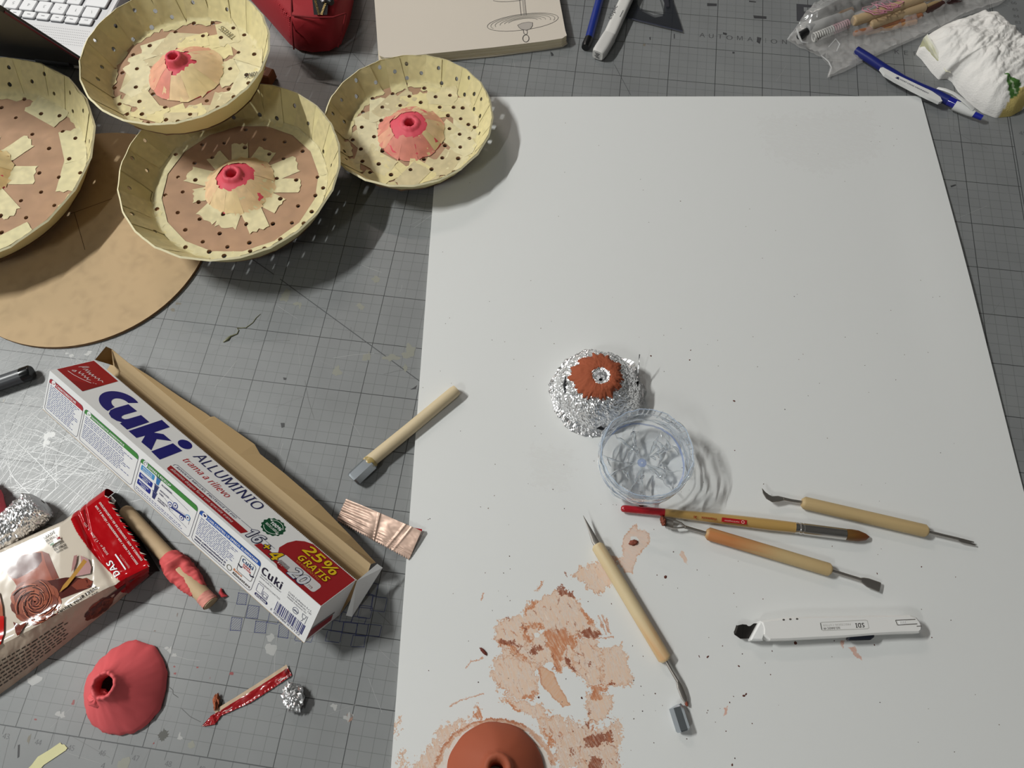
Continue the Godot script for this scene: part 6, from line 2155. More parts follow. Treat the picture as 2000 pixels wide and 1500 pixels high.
func left_things() -> void:
	# grey marker cut by the border
	var o := thing("grey_marker", "dark grey marker with a black end, cut off by the photo's left border", "marker", at(10, 745, 0))
	var b := B.new()
	b.tube(pts([[-70, 772, 0.7], [44, 733, 0.7]]), [0.0066, 0.0066], 26)
	part(o, "barrel", b.build(), mat(rgb(78, 80, 84), 0.35))
	b = B.new()
	b.tube(pts([[44, 733, 0.7], [60, 727.5, 0.7], [63, 726.5, 0.7]]), [0.0069, 0.0069, 0.0058], 26)
	part(o, "end_cap", b.build(), mat(rgb(14, 14, 15), 0.22))

	# foil-wrapped roll and pink clay behind it
	o = thing("foil_roll", "crumpled silver foil roll lying left of the clay packet", "foil", at(30, 1020, 0))
	b = B.new()
	var path := pts([[-60, 1110, 1.4], [-20, 1072, 1.45], [20, 1035, 1.45], [52, 1006, 1.45], [74, 988, 1.4], [84, 980, 1.35]])
	b.grid(90, 64, func(u: float, w: float) -> Vector3:
		var k := clampi(int(u * 5), 0, 4)
		var c: Vector3 = path[k].lerp(path[k + 1], u * 5 - k)
		var d: Vector3 = (path[5] - path[0]).normalized()
		var s := d.cross(Vector3.UP).normalized()
		var an := w * TAU
		var r := 1.42 * (1.0 if u < 0.8 else sqrt(maxf(0.02, 1.0 - pow((u - 0.8) / 0.2, 2.0))))
		r *= 1.0 + 0.13 * nz.get_noise_3d(u * 9.0, cos(an) * 1.6, sin(an) * 1.6) + 0.09 * nz.get_noise_3d(u * 30.0, cos(an) * 5.0, sin(an) * 5.0)
		return c + (s * cos(an) + Vector3.UP * sin(an)) * (r * CM), false, true)
	part(o, "foil", b.build(false), foil_mat(0.24))
	b = B.new()
	b.grid(12, 6, func(u: float, w: float) -> Vector3: return at(14, 992, 2.6).lerp(at(44, 972, 2.75), u).lerp(at(22, 1006, 2.75).lerp(at(50, 990, 2.9), u), w) + Vector3(0, 0.001 * n2(u * 6.0, w * 6.0), 0))
	part(o, "loose_flap", b.build(false), foil_mat(0.15))
	b = lump(at(-6, 992, 0) / CM + Vector3(0, 1.2, 0), Vector3(1.15, 1.2, 2.4), 0.5, 0.22, 1.3, 40, 24, 3.0)
	single("pink_clay_lump", "smooth pink clay lump at the photo's left border beside the foil roll", "clay", b.build(), mat(rgb(232, 92, 104), 0.6))

	# stick with clay
	o = thing("clay_stick", "round wooden stick caked with pink clay between packet and carton", "stick", at(330, 1090, 0))
	b = B.new()
	b.tube(pts([[243, 996, 0.62], [246, 999, 0.66], [258, 1012, 0.66], [300, 1058, 0.64], [352, 1114, 0.66], [398, 1164, 0.66], [412, 1179, 0.62]]), [0.0044, 0.0058, 0.0062, 0.0062, 0.0062, 0.0062, 0.006], 26)
	var m := mat(rgb(206, 178, 140), 0.7, 0.0, {"bump": noise_tex(0.015, 3, FastNoiseLite.TYPE_SIMPLEX, 256, 6), "bump_scale": 0.015, "scale": 22.0})
	part(o, "stick", b.build(), m)
	b = B.new()
	var c0 := at(326, 1086, 0.7)
	var c1 := at(390, 1155, 0.7)
	b.grid(46, 30, func(u: float, w: float) -> Vector3:
		var d := (c1 - c0).normalized()
		var s := d.cross(Vector3.UP).normalized()
		var an := w * TAU
		var bare := smoothstep(0.25, 0.45, u) * exp(-pow((fposmod(an + 0.3, TAU) - 2.0) / 0.7, 2.0))
		var r := 0.66 + 0.42 * sin(PI * pow(u, 0.8)) * (1.0 + 0.5 * nz.get_noise_3d(u * 5.0, cos(an) * 1.5, sin(an) * 1.5)) + 0.1 * nz.get_noise_3d(u * 16.0, cos(an) * 5.0, sin(an) * 5.0) - 0.55 * bare - (0.2 if u < 0.02 or u > 0.98 else 0.0)
		var q := c0.lerp(c1, u) + (s * cos(an) + Vector3.UP * sin(an)) * (r * CM)
		q.y = maxf(q.y, 0.0003)
		return q, false, true)
	part(o, "clay_lump", b.build(), mat(rgb(222, 92, 92), 0.75), "rough pink clay")
	b = B.new()
	b.grid(10, 24, func(u: float, w: float) -> Vector3:
		var d := (at(412, 1179, 0.64) - at(398, 1164, 0.66)).normalized()
		var s := d.cross(Vector3.UP).normalized()
		var an := w * TAU
		var c := at(398, 1164, 0.66).lerp(at(411, 1178, 0.64), u)
		return c + (s * cos(an) + Vector3.UP * sin(an)) * ((0.6 + 0.1 * maxf(0.0, n2(u * 4.0 + 2.0, an * 1.3)) + 0.03) * CM), false, true)
	part(o, "clay_ring", b.build(), mat(rgb(226, 150, 136), 0.75), "thin pink clay smear")
	b = B.new()
	b.tube(pts([[432, 1149, 0.1], [431, 1157, 0.2], [435, 1163, 0.22], [444, 1164, 0.1]]), [0.0005, 0.0016, 0.0018, 0.0004], 10)
	single("clay_shaving", "tiny curled pink clay shaving beside the clay-caked stick", "clay", b.build(), mat(rgb(196, 60, 66), 0.7))

	# pink clay cone
	o = thing("clay_cone", "pink clay cone with a wide open spout standing at the near left", "cone", at(246, 1343, 0))
	m = mat(rgb(228, 96, 100), 0.62)
	b = B.new()
	var base := at(249, 1343, 0) / CM
	var apex := Vector3(base.x - 0.3, 0, base.z - 0.1)
	var rings := []
	var prof := [[3.05, 0.03], [3.1, 0.2], [2.9, 0.55], [2.5, 1.05], [2.05, 1.55], [1.65, 1.95], [1.3, 2.3], [1.05, 2.6], [0.95, 2.85], [0.92, 3.02], [0.82, 3.12], [0.7, 3.05], [0.62, 2.8], [0.66, 2.2], [1.1, 1.4], [2.4, 0.4], [2.8, 0.05]]
	for k in prof.size():
		var r := []
		for s in 72:
			var an := TAU * s / 72.0
			var w: float = 1.0 + 0.055 * n2(cos(an) * 1.4 + 5.0, sin(an) * 1.4 + prof[k][1] * 0.3) + 0.03 * n2(cos(an) * 4.0, sin(an) * 4.0 + prof[k][1] * 1.5)
			var t: float = clampf(prof[k][1] / 3.0, 0.0, 1.0)
			var c := base.lerp(apex, t)
			r.append(Vector3(c.x + cos(an) * prof[k][0] * w, prof[k][1] + (0.12 * n2(cos(an) * 2.0, sin(an) * 2.0) if k in [9, 10, 11] else 0.0), c.z + sin(an) * prof[k][0] * w * 1.08) * CM)
		rings.append(r)
	b.loft(rings)
	part(o, "cone_wall", b.build(), m)
	b = lump(base + Vector3(-0.95, 2.05, 0.75), Vector3(0.75, 0.5, 0.6), 0.3, 0.3, 1.6, 26, 16, 8.0)
	part(o, "pressed_patch", b.build(), m)

	# strips of packaging and foil scrap
	o = thing("metallic_strip", "crinkled rose-beige metallic film strip with sealed edges beside the carton", "film strip", at(740, 1030, 0))
	b = B.new()
	var strip := func(u: float, w: float) -> Vector3:
		var a := at(676, 974, 0.35).lerp(at(823, 1037, 0.9), u)
		var c := at(657, 1016, 0.15).lerp(at(799, 1093, 0.45), u)
		var q := a.lerp(c, w)
		var h := 0.12 * sin(u * PI) - 0.2 * exp(-pow((u - 0.52) / 0.06, 2.0)) * w + 0.05 * n2(u * 3.0, w * 2.0) + 0.07 * exp(-pow((u - 0.46 - 0.06 * w) / 0.012, 2.0)) + 0.06 * exp(-pow((u - 0.7 - 0.1 * (1.0 - w)) / 0.012, 2.0)) + 0.05 * exp(-pow((u - 0.78 - 0.1 * (1.0 - w)) / 0.01, 2.0))
		h += 0.025 * sin(w * 60.0) * smoothstep(0.55, 0.75, w) + (0.03 * sin(w * 30.0 + u * 4.0) * (1.0 - smoothstep(0.25, 0.45, u)))
		var zig := (0.05 if int(u * 64.0) % 2 else -0.05) * smoothstep(0.96, 1.0, w)
		return Vector3(q.x, maxf(0.0004, q.y + h * CM), q.z + zig * CM)
	b.grid(128, 36, strip)
	part(o, "film", b.build(), mat(rgb(192, 164, 148), 0.46, 0.5), "rose-beige metallic side")
	b = B.new()
	b.grid(10, 4, func(u: float, w: float) -> Vector3: return strip.call(0.86 + 0.14 * u, 0.02) + Vector3(0.0005, -0.0012 * w, -0.0022 * w * u))
	part(o, "red_edge", b.build(), mat(rgb(170, 16, 30), 0.25))
	o = thing("red_strip", "narrow torn red plastic strip with a beige edge near the foil scrap", "film strip", at(480, 1365, 0))
	b = B.new()
	var rs := func(u: float, w: float) -> Vector3:
		var list0 := [[394, 1418], [412, 1398], [430, 1388], [486, 1353], [530, 1325], [562, 1304]]
		var list1 := [[398, 1419], [420, 1415], [432, 1398], [490, 1372], [535, 1343], [570, 1319]]
		var k := clampi(int(u * 5), 0, 4)
		var f := u * 5 - k
		var a := at(lerpf(list0[k][0], list0[k + 1][0], f), lerpf(list0[k][1], list0[k + 1][1], f), 0.18)
		var c := at(lerpf(list1[k][0], list1[k + 1][0], f), lerpf(list1[k][1], list1[k + 1][1], f), 0.1)
		var q := a.lerp(c, w)
		q.y += (0.06 * n2(u * 8.0, w * 2.0) + 0.08 * exp(-pow((u - 0.22) / 0.03, 2.0)) + (0.03 if int(u * 70.0) % 2 else 0.0) * smoothstep(0.75, 0.9, w)) * CM
		return q
	b.grid(140, 12, rs)
	part(o, "film", b.build(), mat(rgb(160, 16, 24), 0.25, 0.0, {"coat": 0.6}))
	b = B.new()
	b.grid(40, 2, func(u: float, w: float) -> Vector3: return rs.call(0.3 + 0.7 * u, 0.0) + Vector3(-0.0012, 0.0004, -0.0022) * w)
	part(o, "beige_edge", b.build(), mat(rgb(206, 180, 152), 0.5))
	b = B.new()
	b.grid(4, 10, func(u: float, w: float) -> Vector3: return rs.call(0.955 + 0.03 * u, w) + Vector3(0, 0.0005, 0))
	part(o, "sealed_end", b.build(), mat(rgb(110, 10, 18), 0.3))
	b = B.new()
	for q in [[[0.94, 0.75], [0.86, 0.62]], [[0.94, 0.75], [0.88, 0.82]], [[0.45, 0.62], [0.48, 0.5]], [[0.45, 0.62], [0.43, 0.55]]]:
		line(b, PackedVector2Array([Vector2(q[0][0] * 20, q[0][1] * 2), Vector2(q[1][0] * 20, q[1][1] * 2)]), 0.14, func(p0: Vector2) -> Vector3: return rs.call(p0.x / 20.0, p0.y / 2.0) + Vector3(0, 0.0003, 0), rgb(222, 216, 214))
	part(o, "white_print", b.build(false), mat(Color.WHITE, 0.3, 0, {"vc": true}))
	b = lump(at(579, 1362, 0) / CM + Vector3(-0.1, 0.55, 0), Vector3(0.72, 0.62, 1.0), 0.35, 0.42, 2.2, 34, 22, 20.0)
	single("foil_scrap", "small crumpled silver foil ball right of the red strip", "foil", b.build(false), foil_mat(0.18))
	b = lump(at(425, 1371, 0) / CM + Vector3(0, 0.24, 0), Vector3(0.2, 0.25, 0.5), 0.1, 0.9, 2.4, 22, 16, 31.0)
	single("clay_crumb", "small brown clay crumb beside the red strip", "clay", b.build(), mat(rgb(168, 92, 60), 0.8))
	# masking tape at the border
	b = B.new()
	var tp := flat([[44, 1512], [62, 1494], [74, 1478], [96, 1465], [118, 1450], [121, 1454], [126, 1454], [132, 1461], [128, 1466], [104, 1482], [86, 1494], [70, 1512]], 0.03)
	patch(b, tp, func(q: Vector2) -> Vector3: return Vector3(q.x, 0.05 + 0.03 * absf(n2(q.x * 2.0, q.y * 2.0)), q.y) * CM, Color.WHITE, 0.25)
	single("masking_tape", "torn piece of pale yellow masking tape stuck to the mat's near left corner", "tape", b.build(), mat(rgb(214, 210, 162), 0.75))

	# wooden stick with the metal sleeve
	o = thing("sleeved_stick", "pale wooden stick with a hexagonal metal sleeve, lying across the board's left edge", "stick", at(790, 850, 0))
	b = B.new()
	b.tube(pts([[718, 905, 0.72], [724, 900, 0.72], [800, 838, 0.82], [886, 766, 0.95], [892, 761, 0.95]]), [0.0058, 0.0056, 0.0054, 0.0052, 0.0046], 26)
	part(o, "stick", b.build(), mat(rgb(214, 195, 160), 0.6, 0.0, {"bump": noise_tex(0.012, 3, FastNoiseLite.TYPE_SIMPLEX, 256, 2), "bump_scale": 0.01, "scale": 20.0}))
	b = B.new()
	b.tube(pts([[729, 898, 0.72], [722, 904, 0.72], [719, 907, 0.72]]), [0.0056, 0.0066, 0.006], 20)
	part(o, "glue_bead", b.build(), mat(rgb(176, 154, 98), 0.3))
	b = B.new()
	b.tube(pts([[726, 902, 0.7], [724, 904, 0.7], [692, 934, 0.7], [689, 937, 0.7]]), [0.0058, 0.007, 0.007, 0.0062], 6)
	part(o, "hex_sleeve", b.build(false), mat(rgb(176, 182, 188), 0.3, 1.0), "hexagonal steel sleeve")

func board_things() -> void:
	var y := BOARD
	# foil dome with terracotta clay
	var o := thing("foil_dome", "silver foil dome with a terracotta clay collar beside the clear cup", "dome", at(1170, 778, y))
	var c := at(1167, 766, y) / CM
	var prof := [[4.15, 0.0], [3.95, 0.12], [3.72, 0.35], [3.6, 0.8], [3.35, 1.5], [2.95, 2.15], [2.4, 2.72], [1.75, 3.15], [1.1, 3.42], [0.72, 3.62], [0.52, 3.6], [0.4, 3.35], [0.36, 2.9], [0.1, 2.7]]
	var shape := func(t: float, an: float) -> Vector3:
		var k := clampi(int(t * (prof.size() - 1)), 0, prof.size() - 2)
		var f := t * (prof.size() - 1) - k
		var r := lerpf(prof[k][0], prof[k + 1][0], f)
		var h := lerpf(prof[k][1], prof[k + 1][1], f)
		r *= 1.0 + 0.06 * n2(cos(an) * 1.2, sin(an) * 1.2)
		if t < 0.12:
			r += 0.25 * n2(cos(an) * 2.3 + 9.0, sin(an) * 2.3) + 0.25 * exp(-pow((fposmod(an, TAU) - 2.0) / 0.5, 2.0))
		return Vector3(c.x + cos(an) * r, y + h, c.z + sin(an) * r * 0.97)
	var b := B.new()
	b.grid(210, 96, func(u: float, w: float) -> Vector3:
		var p0: Vector3 = shape.call(w, u * TAU)
		var d := Vector3(cos(u * TAU), 0.9, sin(u * TAU)).normalized()
		var cr := 0.11 * nz.get_noise_3d(p0.x * 2.2, p0.y * 2.2, p0.z * 2.2) + 0.12 * absf(nz.get_noise_3d(p0.x * 5.0, p0.y * 5.0, p0.z * 5.0))
		p0 += d * cr
		p0.y = maxf(p0.y, y + 0.01)
		return p0 * CM, true, false)
	part(o, "foil_shell", b.build(false), foil_mat(0.22), "crumpled silver foil")
	b = B.new()
	b.grid(150, 26, func(u: float, w: float) -> Vector3:
		var an := u * TAU
		var low := 0.495 + 0.05 * n2(cos(an) * 2.2 + 40.0, sin(an) * 2.2) + 0.045 * n2(cos(an) * 7.0, sin(an) * 7.0) + 0.04 * cos(an) + 0.025 * sin(an)
		var t := lerpf(low, 0.69 + 0.012 * n2(cos(an) * 3.0, sin(an) * 3.0), w)
		var p0: Vector3 = shape.call(t, an)
		var d := Vector3(cos(an), 0.9, sin(an)).normalized()
		var lift := 0.2 * sin(PI * clampf(w * 1.0, 0.0, 1.0)) + 0.1 - (0.12 if w < 0.01 or w > 0.99 else 0.0)
		p0 += d * (lift + 0.07 * nz.get_noise_3d(p0.x * 1.6, p0.y * 1.6, p0.z * 1.6) + 0.03 * nz.get_noise_3d(p0.x * 5.0, p0.y * 5.0, p0.z * 5.0))
		return p0 * CM, true, false)
	part(o, "clay_collar", b.build(), mat(rgb(158, 80, 50), 0.85), "terracotta clay collar")
	# raised foil edges and cracks
	b = B.new()
	for s in [[-0.62, 0.25, 0.6, 0.2], [0.12, 0.14, 0.5, 0.12], [2.9, 0.2, 0.5, 0.1], [1.3, 0.1, 0.9, 0.12], [1.75, 0.24, 0.4, 0.1]]:
		b.grid(20, 3, func(u: float, w: float) -> Vector3:
			var an: float = s[0] + s[2] * (u - 0.5) + 0.05 * n2(u * 6.0, s[0])
			var p0: Vector3 = shape.call(s[1] + 0.1 * u, an)
			var d := Vector3(cos(an), 0.5, sin(an)).normalized()
			return (p0 + d * (0.08 + s[3] * w * sin(PI * u) * 2.0 + 0.04 * n2(u * 12.0, w * 4.0))) * CM)
	b.grid(10, 3, func(u: float, w: float) -> Vector3: return at(1243, 760, 0.8).lerp(at(1248, 692, 2.6), u) + Vector3(0.001 * w + 0.0008 * n2(u * 9.0, w), 0, 0.0022 * w * (1.0 - u)))
	part(o, "torn_flap", b.build(false), foil_mat(0.2))
	b = B.new()
	for s in [[[1105, 735, 3.0], [1102, 752, 2.6], [1104, 772, 2.2]], [[1240, 762, 2.0], [1246, 745, 2.1], [1241, 780, 1.5]], [[1135, 826, 1.0], [1165, 835, 0.9], [1190, 838, 0.95]], [[1187, 688, 2.0], [1194, 691, 2.0], [1203, 697, 2.0]]]:
		b.tube(pts(s), [0.0004, 0.0011, 0.0004], 6)
	part(o, "dark_crack", b.build(), mat(rgb(38, 40, 46), 0.5))

	# cut-off base of a clear plastic bottle
	o = thing("clear_cup", "cut-off base of a clear plastic bottle used as a water cup", "cup", at(1258, 905, y))
	c = at(1250, 912, y) / CM
	var wall := func(an: float, h: float) -> Vector3:
		var r := 3.62 + 0.12 * sin(h * 2.2) + 0.06 * n2(cos(an) * 2.0, sin(an) * 2.0 + h)
		return Vector3(c.x + cos(an) * r, y + h, c.z + sin(an) * r)
	var base_f := func(rho: float, an: float) -> Vector3:
		# five feet with valleys between them
		var foot := pow(0.5 + 0.5 * cos(5.0 * an + 0.6), 1.4)
		var bowl := 1.15 - 0.3 * rho + 0.55 * pow(rho, 4.0)
		var dip := foot * 1.05 * exp(-pow((rho - 0.66) / 0.24, 2.0))
		var r := 3.62 * rho
		var wob := 0.09 * nz.get_noise_3d(cos(an) * rho * 3.0, sin(an) * rho * 3.0, 2.0) + 0.06 * nz.get_noise_3d(cos(an) * rho * 8.0, sin(an) * rho * 8.0, 5.0)
		return Vector3(c.x + cos(an) * r, y + maxf(0.03, bowl - dip + wob), c.z + sin(an) * r)
	# thin clear skin: base, then the ribbed side up to the cut rim
	var rim_h := func(an: float) -> float: return 4.15 + 0.22 * n2(cos(an) * 1.5, sin(an) * 1.5 + 7.0)
	var side := func(an: float, w: float) -> Vector3:
		var foot: Vector3 = base_f.call(1.0, an)
		var p0: Vector3 = wall.call(an, lerpf(foot.y - y, rim_h.call(an), w))
		var groove := (0.07 * sin(w * 17.0 + 1.2 * n2(cos(an) * 2.0, sin(an) * 2.0)) + 0.09 * nz.get_noise_2d(an * 3.0, w * 2.0) + 0.03 * nz.get_noise_2d(an * 14.0, w * 6.0)) * smoothstep(0.0, 0.15, w)
		return p0 + Vector3(cos(an), 0, sin(an)) * groove
	b = B.new()
	b.grid(200, 50, func(u: float, w: float) -> Vector3: return base_f.call(0.01 + 0.99 * w, u * TAU) * CM, true, false)
	part(o, "lobed_base", b.build(), mat(Color(0.8, 0.88, 0.97, 0.1), 0.04, 0.0), "clear five-lobed base")
	b = B.new()
	b.grid(200, 46, func(u: float, w: float) -> Vector3: return side.call(u * TAU, w) * CM, true, false)
	part(o, "side_wall", b.build(), mat(Color(0.76, 0.86, 0.98, 0.16), 0.04, 0.0), "clear bluish ribbed side")
	# thick moulded ribs of clear plastic bend the light
	var thick := mat(Color(0.97, 0.985, 1.0, 0.0), 0.02, 0.0)
	thick.refraction_enabled = true
	thick.refraction_scale = 0.05
	b = B.new()
	for k in 5:
		for e in [-1.0, 1.0]:
			var path := []
			var rad := []
			for j in 14:
				var t := j / 13.0
				var an: float = (TAU * k + PI) / 5.0 - 0.12 + e * (0.05 + 0.26 * t) + 0.06 * n2(t * 5.0, k)
				path.append(base_f.call(0.08 + 0.86 * t, an) * CM + Vector3(0, 0.0012, 0))
				rad.append(Vector2(0.0011 + 0.0007 * sin(t * 7.0 + k), 0.0008) * sin(PI * clampf(t * 0.94 + 0.03, 0.0, 1.0)))
			b.tube(path, rad, 8, false)
	for k in 26:
		var a0 := rng.randf() * TAU
		var r0 := rng.randf_range(0.2, 0.85)
		var path := []
		for j in 6:
			var t := j / 5.0
			path.append(base_f.call(r0 + 0.12 * t + 0.02 * sin(t * 5.0), a0 + 0.35 * (t - 0.5) * (1.0 if k % 2 else -1.0)) * CM + Vector3(0, 0.001, 0))
		b.tube(path, [0.0002, 0.0009, 0.0012, 0.001, 0.0008, 0.0002], 7, false)
	part(o, "moulded_rib", b.build(), thick, "thick clear ribs of the base").set_meta("kind", "stuff")
	b = B.new()
	for k in 15:
		var a0 := -1.9 + 0.13 * k + rng.randf_range(-0.03, 0.03)
		var path := []
		for j in 6:
			path.append(side.call(a0 + 0.1 * j / 5.0, 0.45 + 0.5 * j / 5.0) * CM)
		b.tube(path, [0.0002, 0.0006, 0.0007, 0.0007, 0.0006, 0.0002], 6, false)
	for k in 40:
		var a0 := rng.randf_range(-1.2, 3.6)
		var w0 := rng.randf_range(0.05, 0.85)
		var path := []
		for j in 7:
			var t := j / 6.0
			path.append(side.call(a0 + 0.5 * t, w0 + 0.09 * sin(t * 3.0 + k)) * CM)
		b.tube(path, [0.0002, 0.0007, 0.001, 0.0011, 0.0009, 0.0006, 0.0002], 6, false)
	for w0 in [0.12, 0.34, 0.62]:
		var path := []
		var rad := []
		for j in 61:
			path.append(side.call(TAU * j / 60.0, w0 + 0.02 * sin(j * 0.4)) * CM)
			rad.append(0.0007 + 0.0004 * sin(j * 0.9))
		b.tube(path, rad, 6, false)
	part(o, "side_rib", b.build(), thick, "thick clear ribs of the side").set_meta("kind", "stuff")
	b = B.new()
	var rp := []
	var rr := []
	for j in 97:
		rp.append(side.call(TAU * j / 96.0, 1.0) * CM)
		rr.append(0.00035)
	b.tube(rp, rr, 6, false)
	part(o, "cut_rim", b.build(), mat(Color(0.8, 0.87, 0.96, 0.55), 0.1, 0.0))
	b = B.new()
	b.grid(160, 1, func(u: float, w: float) -> Vector3:
		var an := u * TAU
		return base_f.call(0.93 + 0.03 * w, an) * CM + Vector3(0, 0.0006, 0), true, false)
	b.grid(24, 4, func(u: float, w: float) -> Vector3: return base_f.call(0.02 + 0.085 * w, u * TAU) * CM + Vector3(0, 0.0005, 0), true, false)
	part(o, "blue_tint", b.build(), mat(Color(0.3, 0.48, 0.78, 0.42), 0.2, 0.0), "bluish thicker plastic")

	# brush
	o = thing("paint_brush", "paintbrush with a red handle tip and silver ferrule below the clear cup", "brush", at(1450, 1020, y))
	b = B.new()
	b.tube(pts([[1212.5, 993, y + 0.45], [1215, 993.3, y + 0.45], [1220, 993.6, y + 0.45], [1298, 1001, y + 0.52]]), [0.0012, 0.0026, 0.0031, 0.0033], 20)
	part(o, "red_tip", b.build(), mat(rgb(170, 20, 34), 0.25, 0.0, {"coat": 0.8}))
	b = B.new()
	b.tube(pts([[1298, 1001, y + 0.52], [1360, 1008, y + 0.52], [1440, 1017, y + 0.52], [1500, 1024.5, y + 0.52], [1556, 1031, y + 0.5]]), [0.0033, 0.0038, 0.0044, 0.0047, 0.0044], 22)
	var hd := part(o, "handle", b.build(), mat(rgb(186, 150, 88), 0.3, 0.0, {"coat": 0.7}))
	b = B.new()
	var bw := func(s: String, x0: float, y0: float, x1: float, y1: float, ht: float) -> void:
		var a := at(x0, y0, y + 0.985)
		var d := at(x1, y1, y + 0.985) - a
		glyphs(b, s, font_bold, frame(a, d.normalized(), Vector3.UP.cross(d.normalized())), d.length() / CM, ht, rgb(150, 40, 24))
	bw.call("20", 1361, 1008, 1355, 1007.2, 0.2)
	bw.call("Filament", 1399, 1012, 1370, 1008.6, 0.2)
	fill(b, flat([[1410, 1010.5], [1459, 1016.2], [1458, 1024.5], [1409, 1019]], y + 0.975), ink(y + 0.99), rgb(168, 24, 30))
	var al := (at(1416, 1014.5, y + 1.0) - at(1446, 1018, y + 1.0)).normalized()
	glyphs(b, "royal & langnickel", font_bold, frame(at(1444, 1018, y + 1.0), al, Vector3.UP.cross(al)), 1.15, 0.13, rgb(226, 170, 160))
	var dot := disc(Vector2.ZERO, 0.11, 12)
	dot.append(dot[0])
	line(b, dot, 0.05, frame(at(1451, 1019.5, y + 1.0), al, Vector3.UP.cross(al)), rgb(226, 170, 160))
	part(hd, "lettering", b.build(false), mat(Color.WHITE, 0.4, 0, {"vc": true}))
	b = B.new()
	b.tube(pts([[1552, 1030.5, y + 0.5], [1558, 1031.3, y + 0.5], [1559, 1031.4, y + 0.5], [1561, 1031.6, y + 0.5], [1562, 1031.8, y + 0.5], [1566, 1032.3, y + 0.5], [1567, 1032.5, y + 0.5], [1569, 1032.7, y + 0.5], [1570, 1032.8, y + 0.5], [1651, 1043.5, y + 0.5]]), [0.0046, 0.0046, 0.0042, 0.0042, 0.0047, 0.0047, 0.0043, 0.0043, 0.0047, 0.0046], 24)
	part(o, "ferrule", b.build(), mat(rgb(212, 208, 204), 0.22, 1.0), "silver crimped ferrule")
	b = B.new()
	b.tube(pts([[1650, 1043.3, y + 0.5], [1662, 1045, y + 0.5], [1676, 1046.8, y + 0.45], [1690, 1048.5, y + 0.38], [1698, 1048.3, y + 0.32]]), [0.0043, 0.0047, 0.0044, 0.0028, 0.0003], 18, true, func(u: float, w: float) -> Color: return rgb(112, 78, 34).lerp(rgb(150, 66, 34), u * u).darkened(0.25 * absf(n2(w * 24.0, u * 1.5))))
	part(o, "bristles", b.build(), mat(Color.WHITE, 0.5, 0, {"vc": true}), "brown bristles with a reddish tip")

	# modelling tools
	var wood := func(tint: Color) -> StandardMaterial3D: return mat(tint, 0.55, 0.0, {"vc": true, "bump": noise_tex(0.014, 3, FastNoiseLite.TYPE_SIMPLEX, 256, 12), "bump_scale": 0.008, "scale": 18.0})
	var steel := mat(rgb(186, 180, 174), 0.42, 1.0)
	var handle := func(owner_node: Node3D, x0: float, y0: float, x1: float, y1: float, r: float, tint: Color, stain: Callable) -> void:
		var a := at(x0, y0, y + r + 0.02)
		var e := at(x1, y1, y + r + 0.02)
		var d := (e - a).normalized() * CM
		var hb := B.new()
		hb.tube([a, a + d * 0.22, a + (e - a) * 0.2, a + (e - a) * 0.4, a + (e - a) * 0.6, a + (e - a) * 0.8, e - d * 0.22, e], [r * 0.0062, r * 0.01, r * 0.01, r * 0.01, r * 0.01, r * 0.01, r * 0.01, r * 0.0062], 26, true, stain)
		part(owner_node, "handle", hb.build(), wood.call(tint))
	var plain := func(u: float, w: float) -> Color: return Color.WHITE.darkened(0.06 * absf(n2(w * 14.0, u * 2.0)))
	o = thing("hook_tool", "modelling tool with a curved hook blade, right of the clear cup", "modelling tool", at(1690, 1010, y), "wooden double-ended modelling tools")
	handle.call(o, 1566, 981, 1812, 1038, 0.52, rgb(194, 168, 122), plain)
	b = B.new()
	b.tube(pts([[1567, 981, y + 0.55], [1545, 977.5, y + 0.6], [1530, 974, y + 0.65]]), [0.0013, 0.0013, 0.0014], 12)
	b.tube(pts([[1531, 974.3, y + 0.65], [1521, 974, y + 0.7], [1508, 975, y + 0.75], [1499, 970, y + 0.85], [1492, 962, y + 0.98], [1488.5, 954, y + 1.1]]), [Vector2(0.0014, 0.001), Vector2(0.0024, 0.0007), Vector2(0.0026, 0.0006), Vector2(0.0022, 0.0005), Vector2(0.0013, 0.0004), Vector2(0.0002, 0.0002)], 14)
	part(o, "hook_blade", b.build(), steel)
	b = B.new()
	b.tube(pts([[1811, 1038, y + 0.55], [1845, 1046.5, y + 0.5], [1872, 1053, y + 0.45]]), [0.0014, 0.0013, 0.0014], 12)
	b.tube(pts([[1871, 1053.5, y + 0.45], [1878, 1055.5, y + 0.44], [1905, 1064.5, y + 0.35]]), [Vector2(0.0013, 0.001), Vector2(0.0018, 0.0006), Vector2(0.0006, 0.0004)], 10)
	b.tube(pts([[1872, 1052.5, y + 0.46], [1880, 1054, y + 0.46], [1902, 1059, y + 0.42]]), [Vector2(0.001, 0.001), Vector2(0.001, 0.0006), Vector2(0.0005, 0.0004)], 10)
	part(o, "forked_tip", b.build(), steel)
	o = thing("spatula_tool", "modelling tool with a clay-stained handle, loop and flat spatula, below the paintbrush", "modelling tool", at(1500, 1080, y), "wooden double-ended modelling tools")
	handle.call(o, 1379, 1041, 1624, 1114, 0.52, rgb(194, 168, 122), func(u: float, w: float) -> Color: return Color(1, 1, 1).lerp(Color(0.98, 0.7, 0.55), clampf(1.0 - absf(u - 0.22) * 3.4 + 0.6 * n2(w * 6.0, u * 6.0), 0.0, 0.85)))
	b = B.new()
	b.tube(pts([[1380, 1041.5, y + 0.55], [1356, 1034.5, y + 0.6], [1338, 1029.5, y + 0.65]]), [0.0014, 0.0013, 0.0014], 12)
